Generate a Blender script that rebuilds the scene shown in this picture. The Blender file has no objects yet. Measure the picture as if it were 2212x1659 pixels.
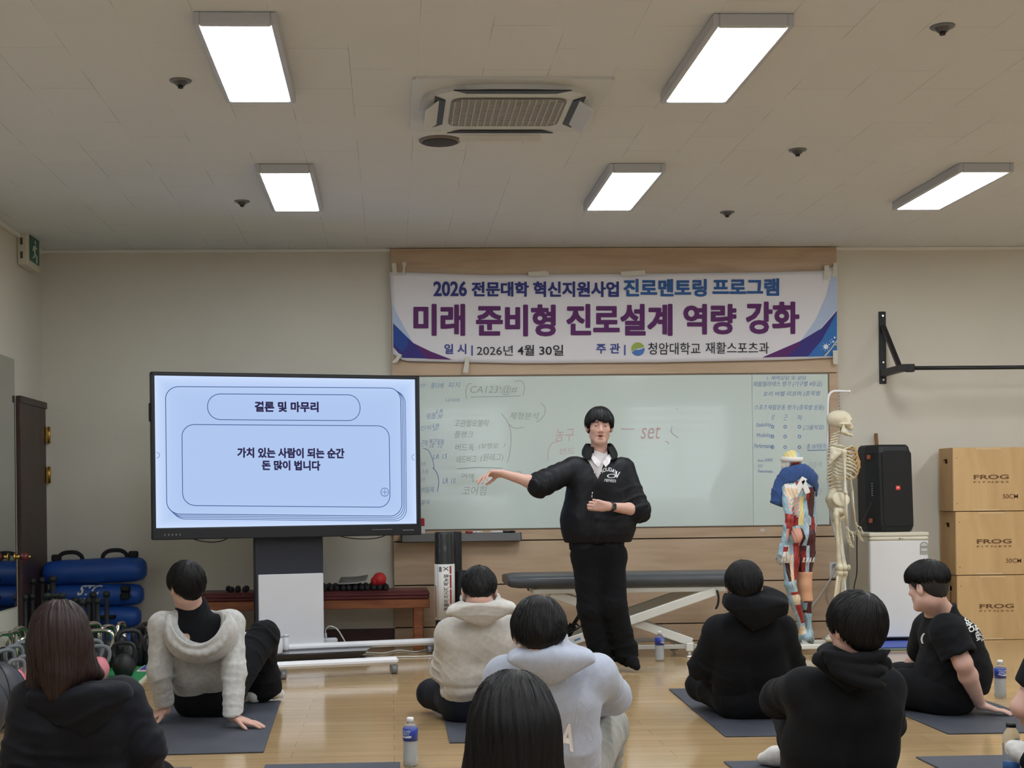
import bpy, math, random
import numpy as np
from mathutils import Vector, Matrix
from mathutils.bvhtree import BVHTree
import openvdb as vdb

SC = bpy.context.scene
COL = SC.collection
PI = math.pi

# ---------------------------------------------------------------- camera, world, exposure
FPX, CAMH = 3067.0, 1.16                       # focal length in pixels of the 2212 x 1659 frame, lens height
YAW, ROLL = math.radians(2.5), 0.0113
PPX, PPY = 979.0, 1073.5                       # principal point
cam = bpy.data.cameras.new('camera')
camo = bpy.data.objects.new('camera', cam)
COL.objects.link(camo)
cam.sensor_fit = 'HORIZONTAL'; cam.sensor_width = 36.0
cam.lens = 36.0 * FPX / 2212.0
cam.shift_x = (1106.0 - PPX) / 2212.0
cam.shift_y = (PPY - 829.5) / 2212.0
cam.clip_start = 0.05; cam.clip_end = 60
CM = Matrix.Rotation(-YAW, 3, 'Z') @ Matrix.Rotation(PI / 2, 3, 'X') @ Matrix.Rotation(-ROLL, 3, 'Z')
CP = Vector((0, 0, CAMH))
camo.matrix_world = Matrix.Translation(CP) @ CM.to_4x4()
SC.camera = camo

world = bpy.data.worlds.new('world'); SC.world = world
world.use_nodes = True
world.node_tree.nodes['Background'].inputs[0].default_value = (0.55, 0.65, 0.8, 1)
world.node_tree.nodes['Background'].inputs[1].default_value = 0.25
SC.view_settings.view_transform = 'Standard'
SC.view_settings.look = 'None'
SC.view_settings.gamma = 1
SC.view_settings.use_curve_mapping = False
SC.view_settings.exposure = 0.0
LAMP = 29.0                                    # radiance of the ceiling LED panels
LAMP_COL = (0.90, 0.955, 1.0)

# ---------------------------------------------------------------- measuring in the room
def ray(px, py):
    return CM @ Vector(((px - PPX) / FPX, -(py - PPY) / FPX, -1.0))
def at(px, py, Y):
    d = ray(px, py); return CP + d * (Y / d.y)
def atz(px, py, z):
    d = ray(px, py); return CP + d * ((z - CAMH) / d.z)
def atx(px, py, x):
    d = ray(px, py); return CP + d * (x / d.x)
def V(*a): return Vector(a)

# ---------------------------------------------------------------- materials
def lin(c):
    return tuple(((x / 255) / 12.92 if x / 255 <= 0.04045 else ((x / 255 + 0.055) / 1.055) ** 2.4) for x in c[:3]) + (1.0,)
MATS = {}
def mat(name, col=(200, 200, 200), rough=0.5, metal=0.0, spec=0.5, coat=0.0, bump=None, var=None, emit=None,
        trans=0.0, ior=1.45, sheen=0.0, stretch=None, alpha=1.0):
    """plain principled material; bump=(scale, strength), var=(scale, dark colour)"""
    if name in MATS: return MATS[name]
    m = bpy.data.materials.new(name); m.use_nodes = True
    nt = m.node_tree; b = nt.nodes['Principled BSDF']
    b.inputs['Base Color'].default_value = lin(col)
    b.inputs['Roughness'].default_value = rough
    b.inputs['Metallic'].default_value = metal
    b.inputs['Specular IOR Level'].default_value = spec
    b.inputs['Coat Weight'].default_value = coat
    b.inputs['Transmission Weight'].default_value = trans
    b.inputs['IOR'].default_value = ior
    b.inputs['Sheen Weight'].default_value = sheen
    b.inputs['Alpha'].default_value = alpha
    if emit:
        b.inputs['Emission Color'].default_value = lin(emit[0]) if max(emit[0]) > 1.01 else tuple(emit[0]) + (1,)
        b.inputs['Emission Strength'].default_value = emit[1]
    vec = None
    if bump or var:
        tc = nt.nodes.new('ShaderNodeTexCoord'); vec = tc.outputs['Object']
        if stretch:
            mp = nt.nodes.new('ShaderNodeMapping'); mp.inputs['Scale'].default_value = stretch
            nt.links.new(vec, mp.inputs[0]); vec = mp.outputs[0]
    if var:
        n = nt.nodes.new('ShaderNodeTexNoise'); n.inputs['Scale'].default_value = var[0]; n.inputs['Detail'].default_value = 5
        nt.links.new(vec, n.inputs['Vector'])
        r = nt.nodes.new('ShaderNodeValToRGB')
        r.color_ramp.elements[0].position = 0.35; r.color_ramp.elements[1].position = 0.68
        r.color_ramp.elements[0].color = lin(var[1]); r.color_ramp.elements[1].color = lin(col)
        nt.links.new(n.outputs['Fac'], r.inputs[0]); nt.links.new(r.outputs[0], b.inputs['Base Color'])
    if bump:
        n = nt.nodes.new('ShaderNodeTexNoise'); n.inputs['Scale'].default_value = bump[0]; n.inputs['Detail'].default_value = 4
        nt.links.new(vec, n.inputs['Vector'])
        bp = nt.nodes.new('ShaderNodeBump'); bp.inputs['Strength'].default_value = bump[1]; bp.inputs['Distance'].default_value = 0.004
        nt.links.new(n.outputs['Fac'], bp.inputs['Height']); nt.links.new(bp.outputs[0], b.inputs['Normal'])
    MATS[name] = m
    return m
def emis(name, col, strength=1.0):
    if name in MATS: return MATS[name]
    m = bpy.data.materials.new(name); m.use_nodes = True; nt = m.node_tree
    nt.nodes.remove(nt.nodes['Principled BSDF'])
    e = nt.nodes.new('ShaderNodeEmission'); e.inputs[0].default_value = lin(col) if max(col) > 1.01 else tuple(col) + (1,)
    e.inputs[1].default_value = strength
    nt.links.new(e.outputs[0], nt.nodes['Material Output'].inputs[0])
    MATS[name] = m
    return m
def wood(name, light, dark, scale=(1.2, 14, 14), rough=0.45, bump=0.06, coat=0.0, detail=6, warp=0.6):
    """long grain wood: noise stretched along one axis"""
    if name in MATS: return MATS[name]
    m = mat(name, light, rough, coat=coat); nt = m.node_tree; b = nt.nodes['Principled BSDF']
    tc = nt.nodes.new('ShaderNodeTexCoord'); mp = nt.nodes.new('ShaderNodeMapping'); mp.inputs['Scale'].default_value = scale
    nt.links.new(tc.outputs['Object'], mp.inputs[0])
    n = nt.nodes.new('ShaderNodeTexNoise'); n.inputs['Scale'].default_value = 1.0; n.inputs['Detail'].default_value = detail
    n.inputs['Distortion'].default_value = warp
    nt.links.new(mp.outputs[0], n.inputs['Vector'])
    r = nt.nodes.new('ShaderNodeValToRGB'); r.color_ramp.elements[0].position = 0.32; r.color_ramp.elements[1].position = 0.7
    r.color_ramp.elements[0].color = lin(dark); r.color_ramp.elements[1].color = lin(light)
    nt.links.new(n.outputs['Fac'], r.inputs[0]); nt.links.new(r.outputs[0], b.inputs['Base Color'])
    bp = nt.nodes.new('ShaderNodeBump'); bp.inputs['Strength'].default_value = bump; bp.inputs['Distance'].default_value = 0.003
    nt.links.new(n.outputs['Fac'], bp.inputs['Height']); nt.links.new(bp.outputs[0], b.inputs['Normal'])
    return m

# ---------------------------------------------------------------- objects
def tag(o, label=None, cat=None, group=None, kind=None):
    if label: o['label'] = label
    if cat: o['category'] = cat
    if group: o['group'] = group
    if kind: o['kind'] = kind
    return o
def thing(name, label, cat, loc=(0, 0, 0), rotz=0.0, group=None):
    o = bpy.data.objects.new(name, None); COL.objects.link(o)
    o.location = loc; o.rotation_euler = (0, 0, rotz); o.empty_display_size = 0.05
    return tag(o, label, cat, group)
def link(name, me, m, parent=None, world=False):
    if m is not None:
        for x in (m if isinstance(m, (list, tuple)) else [m]): me.materials.append(x)
    o = bpy.data.objects.new(name, me); COL.objects.link(o)
    if parent is not None:
        o.parent = parent
        if world:
            q = parent; acc = Vector()
            while q is not None: acc += Vector(q.location); q = q.parent
            o.location = -acc
    return o
def dup(root, loc, rotz=None, label=None, group=None):
    r = root.copy(); COL.objects.link(r); r.location = loc
    if rotz is not None: r.rotation_euler = (0, 0, rotz)
    if label: r['label'] = label
    if group: r['group'] = group
    for ch in list(root.children):
        c = ch.copy(); COL.objects.link(c); c.parent = r
        for g in ch.children:
            d = g.copy(); COL.objects.link(d); d.parent = c
    return r
def frame(d, up=(0, 0, 1)):
    """3x3 with z along d"""
    z = Vector(d).normalized(); u = Vector(up)
    if abs(z.dot(u)) > 0.98: u = Vector((0, 1, 0)) if abs(z.y) < 0.9 else Vector((1, 0, 0))
    x = u.cross(z).normalized(); y = z.cross(x)
    return Matrix((x, y, z)).transposed()

class MB:
    def __init__(s): s.v = []; s.f = []; s.sm = []; s.mi = []
    def add(s, vs, fs, smooth=False, mi=0):
        n = len(s.v); s.v += [tuple(p) for p in vs]
        s.f += [tuple(i + n for i in f) for f in fs]; s.sm += [smooth] * len(fs); s.mi += [mi] * len(fs)
        return s
    def box(s, c, size, bev=0.0, R=None, mi=0):
        hx, hy, hz = size[0] / 2, size[1] / 2, size[2] / 2; c = Vector(c); b = min(bev, hx * .9, hy * .9, hz * .9)
        vs = []; idx = {}
        for sx in (-1, 1):
            for sy in (-1, 1):
                for sz in (-1, 1):
                    if b <= 0:
                        idx[sx, sy, sz] = [len(vs)] * 3; vs.append((sx * hx, sy * hy, sz * hz))
                    else:
                        k = len(vs); idx[sx, sy, sz] = [k, k + 1, k + 2]
                        vs += [(sx * hx, sy * (hy - b), sz * (hz - b)), (sx * (hx - b), sy * hy, sz * (hz - b)), (sx * (hx - b), sy * (hy - b), sz * hz)]
        fs = []
        q = [(-1, -1), (1, -1), (1, 1), (-1, 1)]
        for sg in (-1, 1):
            o = q if sg > 0 else q[::-1]
            fs.append([idx[sg, a, d][0] for a, d in o])
            fs.append([idx[d, sg, a][1] for a, d in o])
            fs.append([idx[a, d, sg][2] for a, d in o])
        if b > 0:
            for a in (-1, 1):
                for d in (-1, 1):
                    e = [[idx[-1, a, d][1], idx[1, a, d][1], idx[1, a, d][2], idx[-1, a, d][2]],
                         [idx[a, -1, d][2], idx[a, 1, d][2], idx[a, 1, d][0], idx[a, -1, d][0]],
                         [idx[a, d, -1][0], idx[a, d, 1][0], idx[a, d, 1][1], idx[a, d, -1][1]]]
                    for f in e: fs.append(f if a * d > 0 else f[::-1])
            for k, t in idx.items(): fs.append(t if k[0] * k[1] * k[2] > 0 else t[::-1])
        vs = [(R @ Vector(v) if R else Vector(v)) + c for v in vs]
        return s.add(vs, fs, False, mi)
    def loft(s, rings, closed=True, cap=True, smooth=True, mi=0, loop=False):
        n = len(rings[0]); vs = [p for r in rings for p in r]; fs = []
        R = len(rings); rng = range(R if loop else R - 1)
        for i in rng:
            j = (i + 1) % R
            for k in range(n if closed else n - 1):
                l = (k + 1) % n
                fs.append((i * n + k, i * n + l, j * n + l, j * n + k))
        s.add(vs, fs, smooth, mi)
        if cap and not loop:
            base = len(s.v) - len(vs)
            s.f.append(tuple(base + k for k in range(n))[::-1]); s.sm.append(False); s.mi.append(mi)
            s.f.append(tuple(base + (R - 1) * n + k for k in range(n))); s.sm.append(False); s.mi.append(mi)
        return s
    def cyl(s, p0, p1, r0, r1=None, n=16, smooth=True, mi=0, cap=True):
        p0, p1 = Vector(p0), Vector(p1); r1 = r0 if r1 is None else r1
        F = frame(p1 - p0)
        rings = [[p + F @ Vector((r * math.cos(a), r * math.sin(a), 0)) for a in [2 * PI * k / n for k in range(n)]] for p, r in ((p0, r0), (p1, r1))]
        return s.loft(rings, cap=cap, smooth=smooth, mi=mi)
    def tube(s, pts, r, n=8, mi=0, cap=True, flat=1.0, up=(0, 0, 1), loop=False):
        pts = [Vector(p) for p in pts]; N = len(pts); rs = r if isinstance(r, (list, tuple)) else [r] * N
        rings = []; F = None
        for i, p in enumerate(pts):
            d = pts[(i + 1) % N] - pts[i - 1] if loop else pts[min(i + 1, N - 1)] - pts[max(i - 1, 0)]
            if F is None: F = frame(d, up)
            else:
                z = d.normalized(); x = (F.col[0] - z * F.col[0].dot(z)).normalized(); F = Matrix((x, z.cross(x), z)).transposed()
            rings.append([p + F @ Vector((rs[i] * math.cos(2 * PI * k / n), rs[i] * flat * math.sin(2 * PI * k / n), 0)) for k in range(n)])
        return s.loft(rings, cap=cap, smooth=n > 4, mi=mi, loop=loop)
    def lathe(s, prof, c=(0, 0, 0), n=24, R=None, mi=0, smooth=True, sx=1.0, sy=1.0):
        c = Vector(c); rings = []
        for r, z in prof:
            rings.append([c + (R @ Vector((r * sx * math.cos(2 * PI * k / n), r * sy * math.sin(2 * PI * k / n), z)) if R else
                               Vector((r * sx * math.cos(2 * PI * k / n), r * sy * math.sin(2 * PI * k / n), z))) for k in range(n)])
        return s.loft(rings, smooth=smooth, mi=mi)
    def ell(s, c, r, R=None, n=20, m=12, mi=0):
        if not isinstance(r, (tuple, list)): r = (r, r, r)
        prof = []
        c = Vector(c); rings = []
        for i in range(m + 1):
            t = PI * (i + 0.001) / (m + 0.002) - PI / 2
            rings.append([c + ((R if R else Matrix.Identity(3)) @ Vector((r[0] * math.cos(t) * math.cos(2 * PI * k / n), r[1] * math.cos(t) * math.sin(2 * PI * k / n), r[2] * math.sin(t)))) for k in range(n)])
        return s.loft(rings, mi=mi)
    def prism(s, poly, vec, mi=0, smooth=False):
        """polygon (list of 3D points) swept along vec"""
        n = len(poly); vec = Vector(vec); a = [Vector(p) for p in poly]; b = [p + vec for p in a]
        fs = [tuple(range(n))[::-1], tuple(range(n, 2 * n))] + [(k, (k + 1) % n, n + (k + 1) % n, n + k) for k in range(n)]
        return s.add(a + b, fs, smooth, mi)
    def quad(s, a, b, c, d, mi=0): return s.add([a, b, c, d], [(0, 1, 2, 3)], False, mi)
    def text(s, body, put, bold=0.0, shear=0.0, space=1.0, ext=0.0, mi=0, res=3):
        """put: callable (u, v, w) -> point, or four corners LL, LR, UR, UL; u, v in 0..1 over the glyph box"""
        vs, fs = glyphs(body, bold, shear, space, ext, res)
        if not len(vs): return s
        if not callable(put):
            LL, LR, UR, UL = [Vector(p) for p in put]; nrm = (LR - LL).cross(UL - LL).normalized()
            put = lambda u, v, w: (LL * (1 - u) + LR * u) * (1 - v) + (UL * (1 - u) + UR * u) * v + nrm * w
        lo = vs.min(0); hi = vs.max(0); e = np.maximum(hi - lo, 1e-6)
        return s.add([put((x - lo[0]) / e[0], (y - lo[1]) / e[1], z) for x, y, z in vs], fs, False, mi)
    def mesh(s, name):
        me = bpy.data.meshes.new(name); me.from_pydata(s.v, [], s.f)
        me.polygons.foreach_set('use_smooth', s.sm); me.polygons.foreach_set('material_index', s.mi)
        me.update(); return me
    def build(s, name, m, parent=None, world=False):
        return link(name, s.mesh(name), m, parent, world)

_G = {}
def glyphs(body, bold=0.0, shear=0.0, space=1.0, ext=0.0, res=3):
    key = (body, bold, shear, space, ext, res)
    if key not in _G:
        c = bpy.data.curves.new('lettering', 'FONT'); c.body = body; c.offset = bold; c.shear = shear
        c.space_character = space; c.extrude = ext; c.resolution_u = res
        o = bpy.data.objects.new('lettering', c)
        me = o.to_mesh()
        vs = np.array([v.co[:] for v in me.vertices]); fs = [tuple(p.vertices) for p in me.polygons]
        o.to_mesh_clear(); bpy.data.objects.remove(o); bpy.data.curves.remove(c)
        _G[key] = (vs, fs)
    return _G[key]
def pxquad(x0, y0, x1, y1, Y):
    """a rectangle of the wall plane y=Y from frame pixels: LL, LR, UR, UL"""
    return [at(x0, y1, Y), at(x1, y1, Y), at(x1, y0, Y), at(x0, y0, Y)]
def rrect(w, h, r, n=6, c=(0, 0)):
    pts = []
    for cx, cy, a0 in ((w / 2 - r, h / 2 - r, 0), (-w / 2 + r, h / 2 - r, 90), (-w / 2 + r, -h / 2 + r, 180), (w / 2 - r, -h / 2 + r, 270)):
        for k in range(n + 1):
            a = math.radians(a0 + 90 * k / n); pts.append((c[0] + cx + r * math.cos(a), c[1] + cy + r * math.sin(a)))
    return pts
def bez(p0, p1, p2, p3, n=12):
    p0, p1, p2, p3 = [Vector(p) for p in (p0, p1, p2, p3)]
    return [p0 * (1 - t) ** 3 + p1 * 3 * t * (1 - t) ** 2 + p2 * 3 * t * t * (1 - t) + p3 * t ** 3 for t in [k / n for k in range(n + 1)]]
def spline(pts, n=8):
    """Catmull-Rom through the points"""
    P = [Vector(p) for p in pts]; P = [P[0] * 2 - P[1]] + P + [P[-1] * 2 - P[-2]]; out = []
    for i in range(1, len(P) - 2):
        for k in range(n):
            t = k / n; a, b, c, d = P[i - 1:i + 3]
            out.append(0.5 * (b * 2 + (c - a) * t + (a * 2 - b * 5 + c * 4 - d) * t * t + (b * 3 - a - c * 3 + d) * t ** 3))
    return out + [P[-2]]
# ================================================================ the room
XL, XR, YB, YF, ZC = -2.71, 6.9, 11.2, -1.3, 3.12
def paint(name, col, dark):
    return mat(name, col, 0.75, spec=0.25, bump=(220, 0.08), var=(0.9, dark))
M_wall = paint('wall_paint', (214, 209, 196), (207, 202, 190))
M_white = mat('white_trim', (226, 224, 216), 0.5)

def ceiling_mat():
    m = mat('ceiling_tiles', (224, 223, 220), 0.85, spec=0.15); nt = m.node_tree; b = nt.nodes['Principled BSDF']
    tc = nt.nodes.new('ShaderNodeTexCoord'); mp = nt.nodes.new('ShaderNodeMapping')
    mp.inputs['Rotation'].default_value = (0, 0, PI / 2); mp.inputs['Location'].default_value = (0.1, 0.165, 0)
    nt.links.new(tc.outputs['Object'], mp.inputs[0])
    br = nt.nodes.new('ShaderNodeTexBrick'); br.inputs['Scale'].default_value = 1.0
    br.inputs['Brick Width'].default_value = 0.61; br.inputs['Row Height'].default_value = 0.305
    br.inputs['Mortar Size'].default_value = 0.0013; br.inputs['Mortar Smooth'].default_value = 0.3
    br.inputs['Color1'].default_value = lin((219, 222, 226)); br.inputs['Color2'].default_value = lin((217, 220, 224))
    nt.links.new(mp.outputs[0], br.inputs['Vector'])
    n = nt.nodes.new('ShaderNodeTexNoise'); n.inputs['Scale'].default_value = 2.3; n.inputs['Detail'].default_value = 4
    nt.links.new(tc.outputs['Object'], n.inputs['Vector'])
    r = nt.nodes.new('ShaderNodeValToRGB'); r.color_ramp.elements[0].position = 0.45; r.color_ramp.elements[1].position = 0.6
    r.color_ramp.elements[0].color = lin((216, 219, 223)); r.color_ramp.elements[1].color = lin((150, 149, 147))
    nt.links.new(n.outputs['Fac'], r.inputs[0]); nt.links.new(r.outputs[0], br.inputs['Mortar'])
    nt.links.new(br.outputs['Color'], b.inputs['Base Color'])
    n2 = nt.nodes.new('ShaderNodeTexNoise'); n2.inputs['Scale'].default_value = 260
    nt.links.new(tc.outputs['Object'], n2.inputs['Vector'])
    bp = nt.nodes.new('ShaderNodeBump'); bp.inputs['Strength'].default_value = 0.12; bp.inputs['Distance'].default_value = 0.002
    nt.links.new(n2.outputs['Fac'], bp.inputs['Height']); nt.links.new(bp.outputs[0], b.inputs['Normal'])
    return m
def floor_mat():
    m = mat('floor_laminate', (190, 160, 114), 0.16, spec=0.5); nt = m.node_tree; b = nt.nodes['Principled BSDF']
    tc = nt.nodes.new('ShaderNodeTexCoord')
    br = nt.nodes.new('ShaderNodeTexBrick'); br.inputs['Scale'].default_value = 1.0
    br.inputs['Brick Width'].default_value = 1.25; br.inputs['Row Height'].default_value = 0.145
    br.inputs['Mortar Size'].default_value = 0.0011; br.inputs['Mortar Smooth'].default_value = 0.2; br.offset = 0.37
    br.inputs['Color1'].default_value = (1, 1, 1, 1); br.inputs['Color2'].default_value = (0.9, 0.89, 0.87, 1); br.inputs['Mortar'].default_value = (0.58, 0.52, 0.45, 1)
    nt.links.new(tc.outputs['Object'], br.inputs['Vector'])
    mp = nt.nodes.new('ShaderNodeMapping'); mp.inputs['Scale'].default_value = (1.1, 17, 17)
    nt.links.new(tc.outputs['Object'], mp.inputs[0])
    n = nt.nodes.new('ShaderNodeTexNoise'); n.inputs['Scale'].default_value = 1.0; n.inputs['Detail'].default_value = 7; n.inputs['Distortion'].default_value = 0.5
    nt.links.new(mp.outputs[0], n.inputs['Vector'])
    r = nt.nodes.new('ShaderNodeValToRGB'); r.color_ramp.elements[0].position = 0.3; r.color_ramp.elements[1].position = 0.72
    r.color_ramp.elements[0].color = lin((174, 146, 107)); r.color_ramp.elements[1].color = lin((189, 161, 121))
    nt.links.new(n.outputs['Fac'], r.inputs[0])
    mx = nt.nodes.new('ShaderNodeMixRGB'); mx.blend_type = 'MULTIPLY'; mx.inputs[0].default_value = 1
    nt.links.new(r.outputs[0], mx.inputs[1]); nt.links.new(br.outputs['Color'], mx.inputs[2]); nt.links.new(mx.outputs[0], b.inputs['Base Color'])
    n3 = nt.nodes.new('ShaderNodeTexNoise'); n3.inputs['Scale'].default_value = 1.7; n3.inputs['Detail'].default_value = 3
    nt.links.new(tc.outputs['Object'], n3.inputs['Vector'])
    mr = nt.nodes.new('ShaderNodeMapRange'); mr.inputs[3].default_value = 0.08; mr.inputs[4].default_value = 0.15
    nt.links.new(n3.outputs['Fac'], mr.inputs[0]); nt.links.new(mr.outputs[0], b.inputs['Roughness'])
    mp2 = nt.nodes.new('ShaderNodeMapping'); mp2.inputs['Scale'].default_value = (2, 7, 7)
    nt.links.new(tc.outputs['Object'], mp2.inputs[0])
    n4 = nt.nodes.new('ShaderNodeTexNoise'); n4.inputs['Scale'].default_value = 1.0; n4.inputs['Detail'].default_value = 2
    nt.links.new(mp2.outputs[0], n4.inputs['Vector'])
    bp = nt.nodes.new('ShaderNodeBump'); bp.inputs['Strength'].default_value = 0.012; bp.inputs['Distance'].default_value = 0.004
    nt.links.new(n4.outputs['Fac'], bp.inputs['Height']); nt.links.new(bp.outputs[0], b.inputs['Normal'])
    return m
def struct(name, mb, m, parent=None):
    o = mb.build(name, m, parent); o['kind'] = 'structure'; return o

T = 0.12
struct('floor', MB().box(((XL + XR) / 2, (YB + YF) / 2, -0.05), (XR - XL + 2 * T, YB - YF + 2 * T, 0.1)), floor_mat())
struct('ceiling', MB().box(((XL + XR) / 2, (YB + YF) / 2, ZC + 0.05), (XR - XL + 2 * T, YB - YF + 2 * T, 0.1)), ceiling_mat())
struct('wall_back', MB().box(((XL + XR) / 2, YB + T / 2, ZC / 2), (XR - XL + 2 * T, T, ZC)), M_wall)
struct('wall_left', MB().box((XL - T / 2, (YB + YF) / 2, ZC / 2), (T, YB - YF, ZC)), M_wall)
struct('wall_right', MB().box((XR + T / 2, (YB + YF) / 2, ZC / 2), (T, YB - YF, ZC)), M_wall)
# the rear wall behind the camera, with two blinded windows that the glass board mirrors
WINS = [(0.4, 2.0), (3.9, 5.7)]; WZ0, WZ1 = 0.95, 2.75
wb = MB(); xs = [XL - T] + [v for w in WINS for v in w] + [XR + T]
for i in range(0, len(xs), 2): wb.box(((xs[i] + xs[i + 1]) / 2, YF - T / 2, ZC / 2), (xs[i + 1] - xs[i], T, ZC))
for a, b_ in WINS:
    wb.box(((a + b_) / 2, YF - T / 2, WZ0 / 2), (b_ - a, T, WZ0)); wb.box(((a + b_) / 2, YF - T / 2, (ZC + WZ1) / 2), (b_ - a, T, ZC - WZ1))
struct('wall_front', wb, M_wall)
M_day = emis('daylight_pane', (0.78, 0.89, 1.0), 5.5)
for i, (a, b_) in enumerate(WINS):
    f = MB()
    for s in (0, 1):
        f.box((a + 0.03 + s * (b_ - a - 0.06), YF - 0.06, (WZ0 + WZ1) / 2), (0.06, 0.08, WZ1 - WZ0)); f.box(((a + b_) / 2, YF - 0.06, WZ0 + 0.03 + s * (WZ1 - WZ0 - 0.06)), (b_ - a, 0.08, 0.06))
    f.box(((a + b_) / 2, YF - 0.06, (WZ0 + WZ1) / 2), (0.05, 0.07, WZ1 - WZ0))
    w = struct('window_%d' % (i + 1), f, M_white)
    MB().box(((a + b_) / 2, YF - 0.09, (WZ0 + WZ1) / 2), (b_ - a - 0.04, 0.01, WZ1 - WZ0 - 0.04)).build('pane', M_day, w)
    sl = MB()
    for k in range(12):
        sl.box(((a + b_) / 2, YF - 0.012, WZ0 + 0.12 + k * 0.145), (b_ - a - 0.06, 0.02, 0.085))
    sl.build('blind', mat('blind_slat', (120, 120, 118), 0.6), w)

# ---- wood panelling with grooves on the back wall
M_panel = wood('panel_laminate', (196, 172, 146), (180, 154, 127), (1.3, 9, 11), 0.42, 0.03, detail=7, warp=1.4)
PX0, PX1, PYF = 0.015, 3.561, 11.15
pm = MB()
zs = [0.0, 0.138, 0.468, 0.812, 2.115, ZC - 0.004]
for z0, z1 in zip(zs[:-1], zs[1:]):
    pm.box(((PX0 + PX1) / 2, PYF + 0.024, (z0 + z1) / 2), (PX1 - PX0, 0.048, z1 - z0 - (0.009 if z0 < 1.0 else 0.003)), 0.002)
struct('trim_1', pm, M_panel)
struct('trim_2', MB().box(((PX0 + PX1) / 2, 11.186, ZC / 2), (PX1 - PX0 - 0.01, 0.026, ZC - 0.01)), mat('panel_shadow_gap', (58, 46, 36), 0.8))
M_maroon = wood('maroon_baseboard', (74, 38, 36), (56, 28, 28), (2, 18, 18), 0.45)
struct('baseboard_back', MB().box(((XL + PX0) / 2, 11.19, 0.066), (PX0 - XL - 0.004, 0.02, 0.13), 0.003), M_maroon)
struct('baseboard_right', MB().box(((XR + PX1) / 2, 11.19, 0.066), (XR - PX1 - 0.004, 0.02, 0.13), 0.003), M_maroon)
# ---- slim white cornice
cn = MB().box(((XL + PX0) / 2, YB - 0.012, ZC - 0.014), (PX0 - XL, 0.024, 0.026), 0.003)
cn.box(((PX1 + XR) / 2, YB - 0.012, ZC - 0.014), (XR - PX1, 0.024, 0.026), 0.003)
struct('trim_3', cn, M_white)
struct('trim_4', MB().box((XL + 0.014, (YB + YF) / 2, ZC - 0.016), (0.028, YB - YF, 0.03), 0.003), M_white)

# ---- door and mirror on the left wall
d0 = atx(33, 853, XL).y; zt = atx(33, 853, XL).z
M_door = wood('brown_door', (66, 46, 42), (50, 34, 31), (14, 14, 1.1), 0.4, 0.03)
door = struct('door_1', MB().box((XL + 0.018, (d0 + 11.17) / 2, zt / 2), (0.03, 11.17 - d0, zt - 0.01), 0.004), M_door)
MB().box((XL + 0.034, (d0 + 11.17) / 2, zt - 0.03), (0.02, 11.17 - d0 + 0.01, 0.05), 0.003).build('top_rail', M_door, door)
MB().box((XL + 0.012, 11.182, zt / 2), (0.024, 0.022, zt), 0.002).build('door_jamb', M_white, door)
M_brass = mat('brass', (196, 160, 88), 0.3, metal=1.0)
for py in (940, 1026):
    zc = at(96, py, 11.17).z
    h = MB().box((XL + 0.045, 11.15, zc), (0.014, 0.035, 0.12), 0.002); h.cyl((XL + 0.056, 11.17, zc - 0.065), (XL + 0.056, 11.17, zc + 0.065), 0.011, n=10)
    h.build('hinge', M_brass, door)
kp = atx(53, 1203, XL + 0.1)
kn = MB().ell(kp, (0.032, 0.032, 0.032)); kb = kn.build('door_knob', mat('red_wood_knob', (96, 28, 30), 0.3, coat=0.4), door)
g = MB().cyl((XL + 0.03, kp.y, kp.z), (XL + 0.07, kp.y, kp.z), 0.014, n=12); g.cyl((XL + 0.03, kp.y, kp.z), (XL + 0.04, kp.y, kp.z), 0.03, n=16); g.cyl((kp.x + 0.03, kp.y, kp.z), (kp.x + 0.045, kp.y, kp.z), 0.014, 0.006, n=10)
g.build('knob_fitting', M_brass, kb)
m1 = atx(28, 776, XL); m2 = atx(27, 1312, XL)
mz0, mz1, my1 = m2.z, m1.z, m1.y
mir = MB().box((XL + 0.006, my1 - 1.1, (mz0 + mz1) / 2), (0.01, 2.2, mz1 - mz0), 0.002).build('wall_mirror', mat('mirror_glass', (216, 222, 220), 0.03, metal=1.0))
tag(mir, 'tall frameless mirror on the left wall beside the brown door', 'mirror')

# ---- ceiling lights
LZ = ZC - 0.055
M_lampframe = mat('lamp_frame', (188, 190, 197), 0.45)
M_lamp = emis('led_diffuser', LAMP_COL, LAMP)
def ceiling_light(x, y, label, group):
    t = thing('ceiling_light', label, 'ceiling light', (x, y, LZ), 0, group)
    w, l = 0.283, 1.085; fw = 0.026; f = MB()
    for s in (-1, 1):
        f.box((s * (w / 2 + fw / 2), 0, 0.027), (fw, l + 2 * fw, 0.054), 0.004)
        f.box((0, s * (l / 2 + fw / 2), 0.027), (w, fw, 0.054), 0.004)
    f.box((0, 0, 0.046), (w, l, 0.012))
    f.build('frame', M_lampframe, t)
    MB().prism([(x_, y_, 0.002) for x_, y_ in rrect(w, l, 0.012, 4)], (0, 0, 0.02)).build('diffuser', M_lamp, t)
    return t
lights = []
for px, py, lab in ((435, 130, 'large white LED ceiling panel above the grey hoodie, at upper left of the air conditioner'),
                    (1560, 138, 'large white LED ceiling panel right of the air conditioner'),
                    (625, 406, 'small looking LED ceiling panel further back above the presentation screen'),
                    (1345, 406, 'small looking LED ceiling panel above the middle of the banner'),
                    (2050, 406, 'LED ceiling panel at far right above the wall mounted bar')):
    p = atz(px, py, LZ); y = 6.3 if py < 300 else 8.9
    x = {435: -0.605, 1560: 1.5, 625: -0.6, 1345: 1.475, 2050: 3.575}[px]
    l = ceiling_light(x, y, lab, 'LED panels on the ceiling') if not lights else dup(lights[0], (x, y, LZ), 0, lab, 'LED panels on the ceiling')
    lights.append(l)
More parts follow.
